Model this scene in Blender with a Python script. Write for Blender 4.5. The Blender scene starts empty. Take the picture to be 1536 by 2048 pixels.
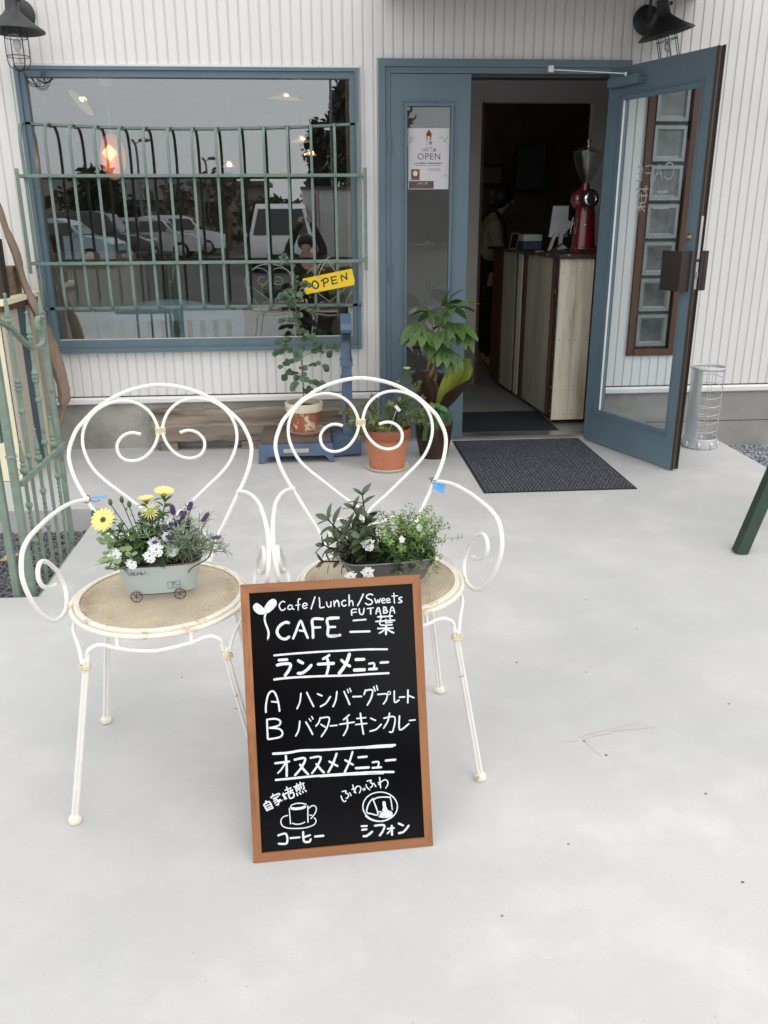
import bpy, bmesh, math, random
from mathutils import Vector, Matrix, Euler
random.seed(7)
PI = math.pi
sc = bpy.context.scene
# ------------------------------------------------------------------ camera, light, exposure
cam = bpy.data.objects.new('camera', bpy.data.cameras.new('camera'))
sc.collection.objects.link(cam); sc.camera = cam
cam.matrix_world = Matrix(((0.99699775, 0.03038231, -0.07122073, 0.0),
                           (-0.0772692, 0.33105648, -0.94044196, -5.32947),
                           (-0.00499471, 0.94312169, 0.33241019, 1.4),
                           (0, 0, 0, 1)))
cam.data.sensor_fit = 'HORIZONTAL'; cam.data.sensor_width = 36.0
cam.data.lens = 36 * 1693.5 / 1536
cam.data.clip_start = 0.05; cam.data.clip_end = 400
sc.view_settings.view_transform = 'Standard'; sc.view_settings.look = 'None'
sc.view_settings.exposure = 0.0; sc.view_settings.gamma = 1.0
sc.view_settings.use_curve_mapping = False
W = bpy.data.worlds.new('World'); sc.world = W; W.use_nodes = True
nt = W.node_tree; nt.nodes.clear()
sky = nt.nodes.new('ShaderNodeTexSky'); sky.sky_type = 'NISHITA'; sky.sun_disc = False
sky.sun_elevation = math.radians(58); sky.sun_rotation = math.radians(150)
sky.air_density = 1.0; sky.dust_density = 3.0
mx = nt.nodes.new('ShaderNodeMix'); mx.data_type = 'RGBA'; mx.inputs[0].default_value = 0.86
tc = nt.nodes.new('ShaderNodeTexCoord'); nz = nt.nodes.new('ShaderNodeTexNoise'); nz.inputs['Scale'].default_value = 2.2; nz.inputs['Detail'].default_value = 5
cr = nt.nodes.new('ShaderNodeValToRGB')          # soft cloud mottling of an overcast sky
cr.color_ramp.elements[0].position = 0.3; cr.color_ramp.elements[0].color = (0.87, 0.885, 0.91, 1)
cr.color_ramp.elements[1].position = 0.7; cr.color_ramp.elements[1].color = (1.0, 0.99, 0.97, 1)
vm = nt.nodes.new('ShaderNodeVectorMath'); vm.operation = 'SCALE'; vm.inputs['Scale'].default_value = 17.6
bg = nt.nodes.new('ShaderNodeBackground'); bg.inputs['Strength'].default_value = 0.1
wo = nt.nodes.new('ShaderNodeOutputWorld')
nt.links.new(tc.outputs['Generated'], nz.inputs['Vector']); nt.links.new(nz.outputs['Fac'], cr.inputs['Fac'])
nt.links.new(cr.outputs['Color'], vm.inputs[0]); nt.links.new(vm.outputs[0], mx.inputs[7])
nt.links.new(sky.outputs[0], mx.inputs[6]); nt.links.new(mx.outputs[2], bg.inputs['Color'])
nt.links.new(bg.outputs[0], wo.inputs['Surface'])
sl = bpy.data.lights.new('sun', 'SUN'); sl.energy = 0.7; sl.angle = math.radians(35); sl.color = (1.0, 0.97, 0.92)
sun = bpy.data.objects.new('sun', sl); sc.collection.objects.link(sun)
sun.rotation_euler = Euler((math.radians(32), 0, math.radians(30)))

# ------------------------------------------------------------------ materials
MATS = {}
def srgb(r, g, b):
    f = lambda c: (c/255/12.92) if c/255 <= 0.04045 else ((c/255+0.055)/1.055)**2.4
    return (f(r), f(g), f(b))
def mat(name, col, rough=0.6, metal=0.0, var=0.12, vs=6.0, bump=0.0, bs=60.0, col2=None, c2s=8.0, c2lo=0.55, c2hi=0.62,
        spec=0.5, alpha=None, emit=None, es=1.0, stretch=None, sub=0.0, rnd=0.0, coat=0.0, sheen=0.0, det=5.0):
    m = bpy.data.materials.new(name); m.use_nodes = True; N = m.node_tree.nodes; K = m.node_tree.links
    p = N['Principled BSDF']; p.inputs['Roughness'].default_value = rough; p.inputs['Metallic'].default_value = metal
    p.inputs['Specular IOR Level'].default_value = spec
    if coat: p.inputs['Coat Weight'].default_value = coat; p.inputs['Coat Roughness'].default_value = 0.1
    if sheen: p.inputs['Sheen Weight'].default_value = sheen
    t = N.new('ShaderNodeTexCoord'); vec = t.outputs['Object']
    if stretch:
        mp = N.new('ShaderNodeMapping'); mp.inputs['Scale'].default_value = stretch
        K.new(vec, mp.inputs['Vector']); vec = mp.outputs[0]
    n1 = N.new('ShaderNodeTexNoise'); n1.inputs['Scale'].default_value = vs; n1.inputs['Detail'].default_value = det
    K.new(vec, n1.inputs['Vector'])
    mr = N.new('ShaderNodeMapRange'); mr.inputs[1].default_value = 0.3; mr.inputs[2].default_value = 0.7
    mr.inputs[3].default_value = 1 - var; mr.inputs[4].default_value = 1 + var
    K.new(n1.outputs['Fac'], mr.inputs[0])
    hs = N.new('ShaderNodeHueSaturation'); hs.inputs['Color'].default_value = (*col, 1)
    val = mr.outputs[0]
    if rnd:
        oi = N.new('ShaderNodeObjectInfo'); r2 = N.new('ShaderNodeMapRange')
        r2.inputs[3].default_value = 1 - rnd; r2.inputs[4].default_value = 1 + rnd
        K.new(oi.outputs['Random'], r2.inputs[0])
        mu = N.new('ShaderNodeMath'); mu.operation = 'MULTIPLY'; K.new(val, mu.inputs[0]); K.new(r2.outputs[0], mu.inputs[1]); val = mu.outputs[0]
    K.new(val, hs.inputs['Value']); c = hs.outputs[0]
    if col2:
        n2 = N.new('ShaderNodeTexNoise'); n2.inputs['Scale'].default_value = c2s; n2.inputs['Detail'].default_value = 8; n2.inputs['Roughness'].default_value = 0.65
        K.new(vec, n2.inputs['Vector'])
        m2 = N.new('ShaderNodeMapRange'); m2.inputs[1].default_value = c2lo; m2.inputs[2].default_value = c2hi
        K.new(n2.outputs['Fac'], m2.inputs[0])
        mi = N.new('ShaderNodeMix'); mi.data_type = 'RGBA'; mi.inputs[7].default_value = (*col2, 1)
        K.new(m2.outputs[0], mi.inputs[0]); K.new(c, mi.inputs[6]); c = mi.outputs[2]
    K.new(c, p.inputs['Base Color'])
    if bump:
        n3 = N.new('ShaderNodeTexNoise'); n3.inputs['Scale'].default_value = bs; n3.inputs['Detail'].default_value = 6
        K.new(vec, n3.inputs['Vector'])
        b = N.new('ShaderNodeBump'); b.inputs['Strength'].default_value = bump; b.inputs['Distance'].default_value = 0.004
        K.new(n3.outputs['Fac'], b.inputs['Height']); K.new(b.outputs[0], p.inputs['Normal'])
    if emit: p.inputs['Emission Color'].default_value = (*emit, 1); p.inputs['Emission Strength'].default_value = es
    if sub:
        tr = N.new('ShaderNodeBsdfTranslucent'); K.new(c, tr.inputs[0]); ms = N.new('ShaderNodeMixShader'); ms.inputs[0].default_value = sub
        o = N['Material Output']; K.new(p.outputs[0], ms.inputs[1]); K.new(tr.outputs[0], ms.inputs[2]); K.new(ms.outputs[0], o.inputs[0])
    MATS[name] = m; return m
def glassmat(name, base, tint=(0.93, 0.96, 0.95), rough=0.0):
    m = bpy.data.materials.new(name); m.use_nodes = True; N = m.node_tree.nodes; K = m.node_tree.links; N.remove(N['Principled BSDF'])
    tr = N.new('ShaderNodeBsdfTransparent'); tr.inputs[0].default_value = (*tint, 1)
    gl = N.new('ShaderNodeBsdfGlossy'); gl.inputs['Roughness'].default_value = rough; gl.inputs['Color'].default_value = (0.95, 0.97, 1, 1)
    lw = N.new('ShaderNodeLayerWeight'); lw.inputs['Blend'].default_value = 0.5      # Schlick's curve on a thin pane
    pw = N.new('ShaderNodeMath'); pw.operation = 'POWER'; pw.inputs[1].default_value = 4.5; K.new(lw.outputs['Facing'], pw.inputs[0])
    ad = N.new('ShaderNodeMath'); ad.operation = 'MULTIPLY_ADD'; ad.use_clamp = True; ad.inputs[1].default_value = 0.9 - base; ad.inputs[2].default_value = base
    ms = N.new('ShaderNodeMixShader'); K.new(pw.outputs[0], ad.inputs[0]); K.new(ad.outputs[0], ms.inputs[0])
    K.new(tr.outputs[0], ms.inputs[1]); K.new(gl.outputs[0], ms.inputs[2]); K.new(ms.outputs[0], N['Material Output'].inputs[0])
    MATS[name] = m; return m
mat('siding', (0.77, 0.755, 0.735), 0.45, var=0.02, vs=3, bump=0.05, bs=200, rnd=0.012, stretch=(5, 5, 0.5), col2=(0.66, 0.64, 0.60), c2s=2.0, c2lo=0.55, c2hi=0.95)
mat('siding_gap', (0.66, 0.65, 0.645), 0.7, var=0.03)
mat('flashing', (0.78, 0.77, 0.76), 0.4, var=0.03)
mat('dark_gap', (0.05, 0.05, 0.05), 0.8)
mat('found', (0.35, 0.34, 0.315), 0.9, var=0.22, vs=2.3, bump=0.3, bs=40, col2=(0.17, 0.165, 0.14), c2s=1.7, c2lo=0.5, c2hi=0.75, det=9)
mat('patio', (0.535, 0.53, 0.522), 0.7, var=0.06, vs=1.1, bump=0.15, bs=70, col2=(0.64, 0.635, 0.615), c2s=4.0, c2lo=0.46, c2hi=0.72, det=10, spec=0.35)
mat('asphalt', (0.085, 0.085, 0.087), 0.9, var=0.2, vs=0.5, bump=0.2, bs=30)
mat('bluepaint', srgb(96, 116, 127), 0.42, var=0.07, vs=5, bump=0.04, bs=150)
mat('grillepaint', srgb(112, 132, 124), 0.6, var=0.12, vs=30, bump=0.2, bs=120, col2=srgb(130, 128, 118), c2s=9, c2lo=0.56, c2hi=0.66)
mat('gatepaint', srgb(124, 141, 128), 0.65, var=0.12, vs=22, bump=0.35, bs=90, col2=srgb(104, 112, 98), c2s=14, c2lo=0.6, c2hi=0.66)
mat('black_metal', (0.03, 0.031, 0.033), 0.5, var=0.2, vs=10)
mat('browntrim', srgb(92, 60, 42), 0.6, var=0.12, vs=20, stretch=(1, 1, 0.1))
mat('doorbrown', srgb(72, 62, 55), 0.5, var=0.1, vs=10)
mat('bronze', srgb(58, 50, 45), 0.4, metal=0.3)
mat('steel', (0.55, 0.55, 0.55), 0.3, metal=0.9)
mat('silverpaint', (0.62, 0.63, 0.64), 0.35, metal=0.55, var=0.03)
mat('brass', (0.5, 0.35, 0.15), 0.3, metal=0.9)
mat('interior', (0.74, 0.72, 0.68), 0.9, var=0.05)
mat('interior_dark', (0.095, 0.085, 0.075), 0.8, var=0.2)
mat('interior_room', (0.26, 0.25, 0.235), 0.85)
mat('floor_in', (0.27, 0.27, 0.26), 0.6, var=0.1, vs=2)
mat('ivory', srgb(220, 214, 192), 0.55, var=0.08, vs=9, stretch=(1, 1, 0.12), col2=srgb(158, 142, 116), c2s=5, c2lo=0.52, c2hi=0.72)
mat('ivory2', srgb(232, 224, 196), 0.55, var=0.04, vs=5)
mat('greige', srgb(186, 178, 164), 0.6, var=0.04, vs=5)
mat('slate', srgb(72, 88, 98), 0.6, var=0.06)
mat('peeling', srgb(58, 46, 42), 0.7, var=0.2, vs=20, col2=srgb(190, 180, 150), c2s=22, c2lo=0.6, c2hi=0.63, bump=0.4)
mat('woodbrown', srgb(96, 62, 40), 0.6, var=0.25, vs=10, stretch=(1, 1, 0.12), bump=0.2)
mat('woodgrey', srgb(172, 165, 146), 0.75, var=0.2, vs=12, stretch=(1, 1, 0.1), bump=0.3)
mat('wooddark', srgb(52, 40, 33), 0.6, var=0.2, vs=14, stretch=(0.3, 1, 1))
mat('beamwood', srgb(140, 128, 116), 0.9, var=0.35, vs=9, stretch=(0.15, 1, 1.6), bump=0.6, bs=40, col2=srgb(62, 52, 46), c2s=7, c2lo=0.5, c2hi=0.68)
mat('driftwood', srgb(144, 125, 110), 0.9, var=0.22, vs=9, stretch=(1, 1, 0.3), bump=0.5, bs=30, col2=srgb(104, 80, 60), c2s=7, c2lo=0.5, c2hi=0.7)
mat('endgrain', srgb(118, 100, 80), 0.9, var=0.4, vs=12, stretch=(0.5, 1, 3))
mat('chairpaint', srgb(236, 234, 228), 0.38, var=0.03, vs=15, bump=0.06, bs=120, col2=srgb(186, 140, 84), c2s=26, c2lo=0.655, c2hi=0.70)
mat('chairpaint_worn', srgb(230, 224, 208), 0.45, var=0.05, vs=15, bump=0.15, bs=160, col2=srgb(192, 150, 92), c2s=18, c2lo=0.56, c2hi=0.66)
mat('chairrust', srgb(218, 204, 174), 0.6, var=0.2, vs=60, bump=0.3, bs=200)
mat('seatmesh', srgb(206, 188, 154), 0.6, var=0.15, vs=12, col2=srgb(166, 130, 84), c2s=8, c2lo=0.54, c2hi=0.68)
mat('frameoak', srgb(152, 101, 64), 0.5, var=0.14, vs=26, stretch=(.08, 1, 1), bump=0.12, bs=120, col2=srgb(112, 70, 42), c2s=60, c2lo=0.5, c2hi=0.75)
mat('frameoak_v', srgb(152, 101, 64), 0.5, var=0.14, vs=26, stretch=(1, .3, .06), bump=0.12, bs=120, col2=srgb(112, 70, 42), c2s=60, c2lo=0.5, c2hi=0.75)
mat('boardblack', (0.004, 0.004, 0.005), 0.14, var=0.15, vs=4, spec=0.17)
mat('marker', (0.74, 0.76, 0.81), 0.6, var=0.1, vs=140, col2=(0.48, 0.50, 0.58), c2s=160, c2lo=0.58, c2hi=0.70)
mat('terracotta', srgb(184, 118, 90), 0.85, var=0.08, vs=9, bump=0.1, bs=90)
mat('terracotta_dark', srgb(136, 76, 56), 0.8, var=0.08, vs=9)
mat('terra_peel', srgb(168, 104, 80), 0.85, var=0.12, vs=12, col2=srgb(214, 205, 182), c2s=16, c2lo=0.545, c2hi=0.57)
mat('limewash', srgb(206, 196, 172), 0.85, var=0.1, vs=15, col2=srgb(160, 92, 66), c2s=18, c2lo=0.62, c2hi=0.64)
mat('saucer', srgb(226, 220, 210), 0.7, var=0.06)
mat('saucer_pink', srgb(196, 168, 154), 0.7, var=0.06)
mat('soil', srgb(46, 36, 30), 0.95, var=0.5, vs=60, bump=0.8, bs=120)
mat('pebblesoil', srgb(150, 134, 108), 0.9, var=0.5, vs=90, bump=0.8, bs=140)
mat('scaleblue', srgb(84, 104, 130), 0.5, var=0.15, vs=12, col2=srgb(92, 62, 46), c2s=12, c2lo=0.62, c2hi=0.7, bump=0.15)
mat('scaletop', srgb(96, 84, 72), 0.7, var=0.15, vs=12, col2=srgb(66, 84, 112), c2s=9, c2lo=0.6, c2hi=0.68)
mat('rust', srgb(92, 58, 42), 0.85, var=0.3, vs=30, bump=0.4)
mat('plate', srgb(176, 172, 160), 0.5, var=0.1)
mat('matnavy', srgb(78, 82, 89), 0.95, var=0.45, vs=90, det=2)
mat('matedge', srgb(34, 35, 38), 0.8)
mat('matnavy2', srgb(46, 48, 58), 0.95, var=0.25, vs=160)
mat('euca', srgb(80, 106, 80), 0.6, var=0.15, vs=20, rnd=0.3, sub=0.15)
mat('eucastem', srgb(104, 104, 60), 0.6, var=0.2)
mat('pachira', srgb(80, 110, 58), 0.42, var=0.15, vs=14, rnd=0.3, sub=0.08)
mat('bark', srgb(136, 112, 86), 0.85, var=0.25, vs=14, bump=0.4)
mat('succ', srgb(116, 130, 84), 0.55, var=0.25, vs=25, sub=0.1)
mat('succlight', srgb(150, 170, 90), 0.5, var=0.2, vs=25, sub=0.15)
mat('wrapbrown', srgb(56, 40, 30), 0.35, var=0.25, vs=10, bump=0.35, bs=25, col2=srgb(116, 92, 50), c2s=26, c2lo=0.655, c2hi=0.67, sub=0.05)
mat('wraplime', srgb(164, 172, 76), 0.55, var=0.12, vs=8, sub=0.35, bump=0.1, bs=30)
mat('ribbon', srgb(64, 108, 62), 0.3, var=0.1, sub=0.15)
mat('yellowsign', srgb(234, 198, 34), 0.6, var=0.06, vs=12, bump=0.15, bs=60)
mat('blackpaint', (0.02, 0.02, 0.025), 0.6)
mat('string', srgb(196, 180, 150), 0.8)
mat('bluetag', srgb(104, 170, 226), 0.5, var=0.04)
mat('whitetag', (0.75, 0.75, 0.75), 0.5)
mat('tin', srgb(182, 193, 190), 0.45, metal=0.15, var=0.05, vs=9, spec=0.5)
mat('tinedge', srgb(92, 74, 62), 0.6, metal=0.4, var=0.2)
mat('zinc', srgb(122, 122, 124), 0.45, metal=0.6, var=0.12, vs=14, bump=0.1)
mat('print_black', (0.03, 0.03, 0.03), 0.7)
mat('daisyleaf', srgb(74, 108, 52), 0.5, var=0.25, vs=25, sub=0.2)
mat('daisyyellow', srgb(252, 238, 150), 0.55, var=0.05, vs=30, sub=0.25)
mat('daisyeye', srgb(92, 66, 36), 0.8, var=0.3, vs=200)
mat('lavleaf', srgb(134, 150, 122), 0.7, var=0.2, vs=30, sub=0.1)
mat('lavhead', srgb(86, 70, 104), 0.7, var=0.3, vs=120)
mat('lavbract', srgb(210, 206, 216), 0.6, sub=0.3)
mat('whiteflower', (0.82, 0.83, 0.84), 0.55, var=0.03, sub=0.2)
mat('creeper', srgb(148, 170, 124), 0.55, var=0.2, vs=30, sub=0.25)
mat('darkleaf', srgb(68, 82, 54), 0.38, var=0.2, vs=25, rnd=0.3, sub=0.08)
mat('darkstem', srgb(64, 44, 38), 0.7)
mat('finegreen', srgb(120, 150, 82), 0.6, var=0.3, vs=30, sub=0.25)
mat('finedark', srgb(52, 78, 40), 0.6, var=0.25, vs=30, sub=0.15)
mat('grinder_red', srgb(112, 24, 34), 0.28, var=0.06, coat=0.6)
mat('grinder_black', (0.02, 0.02, 0.02), 0.4)
mat('chrome', (0.75, 0.75, 0.75), 0.18, metal=1.0)
mat('whiteplastic', (0.7, 0.71, 0.73), 0.4)
mat('paper', (0.62, 0.6, 0.62), 0.7, var=0.02)
mat('paper_brown', srgb(96, 80, 80), 0.7, var=0.02)
mat('print_grey', (0.12, 0.12, 0.13), 0.8)
mat('print_green', srgb(130, 170, 90), 0.8, var=0.3, vs=300)
mat('print_house', srgb(120, 62, 48), 0.8)
mat('print_photo', srgb(104, 100, 112), 0.8, var=0.2, vs=60)
mat('print_cream', srgb(220, 206, 164), 0.8)
mat('skin', srgb(206, 168, 140), 0.6, var=0.03)
mat('hair', (0.012, 0.010, 0.010), 0.5)
mat('shirt', srgb(150, 146, 134), 0.8, var=0.05)
mat('apron', (0.012, 0.012, 0.014), 0.9)
mat('coat', (0.012, 0.012, 0.013), 0.9)
mat('bulb', (1, 0.8, 0.5), 0.5, emit=(1.0, 0.66, 0.25), es=6.0)
mat('lampshade_orange', (0.8, 0.32, 0.18), 0.6, emit=(1.0, 0.34, 0.16), es=0.45, sub=0.4)
mat('lampshade_cream', (0.75, 0.6, 0.42), 0.6, emit=(1.0, 0.72, 0.42), es=0.2)
mat('darkgreenwood', srgb(44, 62, 54), 0.45, var=0.08, vs=10)
mat('stone1', srgb(104, 104, 108), 0.85, var=0.65, vs=70, det=1)
mat('stone2', srgb(146, 149, 155), 0.85, var=0.5, vs=50, det=1)
mat('deadleaf', srgb(176, 150, 104), 0.8, var=0.2, vs=40)
mat('canopy', srgb(62, 50, 44), 0.6)
mat('scuff', (0.50, 0.48, 0.45), 0.8)
mat('doorletter', (0.40, 0.41, 0.41), 0.6)
mat('screw', (0.12, 0.1, 0.09), 0.5)
mat('conifer', srgb(62, 70, 58), 0.8, var=0.4, vs=2)
mat('bush', srgb(84, 88, 66), 0.8, var=0.4, vs=2)
mat('bareb', srgb(112, 102, 90), 0.9)
mat('housewall', (0.30, 0.28, 0.26), 0.8, var=0.08)
mat('houseroof', (0.10, 0.10, 0.11), 0.7)
mat('contwhite', (0.62, 0.62, 0.6), 0.5, var=0.04)
mat('magenta', srgb(170, 40, 100), 0.6)
for nme, c in (('car_blue', (0.34, 0.46, 0.55)), ('car_dark', (0.03, 0.03, 0.035)), ('car_silver', (0.5, 0.5, 0.52)), ('car_white', (0.75, 0.75, 0.77))):
    mat(nme, c, 0.25, var=0.02, coat=0.7)
mat('carglass', (0.02, 0.022, 0.025), 0.08, spec=0.7)
mat('tyre', (0.02, 0.02, 0.02), 0.9)
mat('lens', (0.6, 0.6, 0.6), 0.1)
glassmat('winglass', 0.165, tint=(0.80, 0.83, 0.82))
glassmat('doorglass', 0.03, tint=(0.93, 0.96, 0.97))
glassmat('sideglass', 0.06, tint=(0.86, 0.88, 0.88))
glassmat('hopperglass', 0.10, tint=(0.90, 0.90, 0.86), rough=0.2)
glassmat('film', 0.004, tint=(0.97, 0.97, 0.98), rough=0.22)
mat('benchblue', srgb(150, 178, 204), 0.6)
glassmat('cageglass', 0.06, tint=(0.93, 0.93, 0.93))
mat('gblock', (0.085, 0.09, 0.088), 0.15, var=0.5, vs=9, spec=0.8, bump=0.4, bs=14)
mat('gblock_edge', (0.23, 0.245, 0.24), 0.15, var=0.1, vs=14, spec=0.8)
mat('mortar', (0.11, 0.115, 0.11), 0.8)

def patio_detail():
    N = MATS['patio'].node_tree.nodes; K = MATS['patio'].node_tree.links; p = N['Principled BSDF']
    src = p.inputs['Base Color'].links[0].from_socket
    tcn = [n for n in N if n.type == 'TEX_COORD'][0]
    def layer(src, scale, rot, sc3, lo, hi, col, det=6, amt=1.0, tex='noise'):
        mp = N.new('ShaderNodeMapping'); mp.inputs['Scale'].default_value = sc3; mp.inputs['Rotation'].default_value = (0, 0, rot); K.new(tcn.outputs['Object'], mp.inputs['Vector'])
        if tex == 'noise':
            n = N.new('ShaderNodeTexNoise'); n.inputs['Scale'].default_value = scale; n.inputs['Detail'].default_value = det; n.inputs['Roughness'].default_value = 0.6; out = n.outputs['Fac']
        else:
            n = N.new('ShaderNodeTexVoronoi'); n.inputs['Scale'].default_value = scale; out = n.outputs['Distance']
        K.new(mp.outputs[0], n.inputs['Vector'])
        r = N.new('ShaderNodeMapRange'); r.inputs[1].default_value = lo; r.inputs[2].default_value = hi; r.inputs[4].default_value = amt; K.new(out, r.inputs[0])
        m = N.new('ShaderNodeMix'); m.data_type = 'RGBA'; m.inputs[7].default_value = (*col, 1); K.new(r.outputs[0], m.inputs[0]); K.new(src, m.inputs[6]); return m.outputs[2]
    src = layer(src, 0.42, 1.9, (1, 1, 1), 0.40, 0.60, (0.395, 0.40, 0.405), det=3, amt=0.55)          # broad grey mottling that puts the shade at left and back into the colour
    src = layer(src, 1.0, 0.3, (1, 1, 1), 0.56, 0.74, (0.60, 0.575, 0.53), amt=0.55)          # warm dust
    src = layer(src, 1.4, 1.0, (1, 1, 1), 0.56, 0.72, (0.44, 0.445, 0.45), amt=0.5)           # damp grey
    src = layer(src, 34.0, 0.2, (1, 1.8, 1), 0.58, 0.74, (0.62, 0.62, 0.61), det=4, amt=0.22)   # trowel flecks
    src = layer(src, 3.0, 0.6, (0.6, 7, 1), 0.68, 0.80, (0.44, 0.41, 0.37), amt=0.45)
    src = layer(src, 220.0, 0.0, (1, 1, 1), 0.42, 0.62, (0.44, 0.435, 0.425), det=3, amt=0.24)       # grain
    src = layer(src, 7.0, 0.9, (1, 1, 1), 0.62, 0.72, (0.47, 0.455, 0.43), det=8, amt=0.35)       # faint stains          # scuffs
    src = layer(src, 26.0, 0, (1, 1, 1), 0.045, 0.03, (0.22, 0.21, 0.20), tex='v', amt=0.7)     # pits
    K.new(src, p.inputs['Base Color'])
patio_detail()
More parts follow.
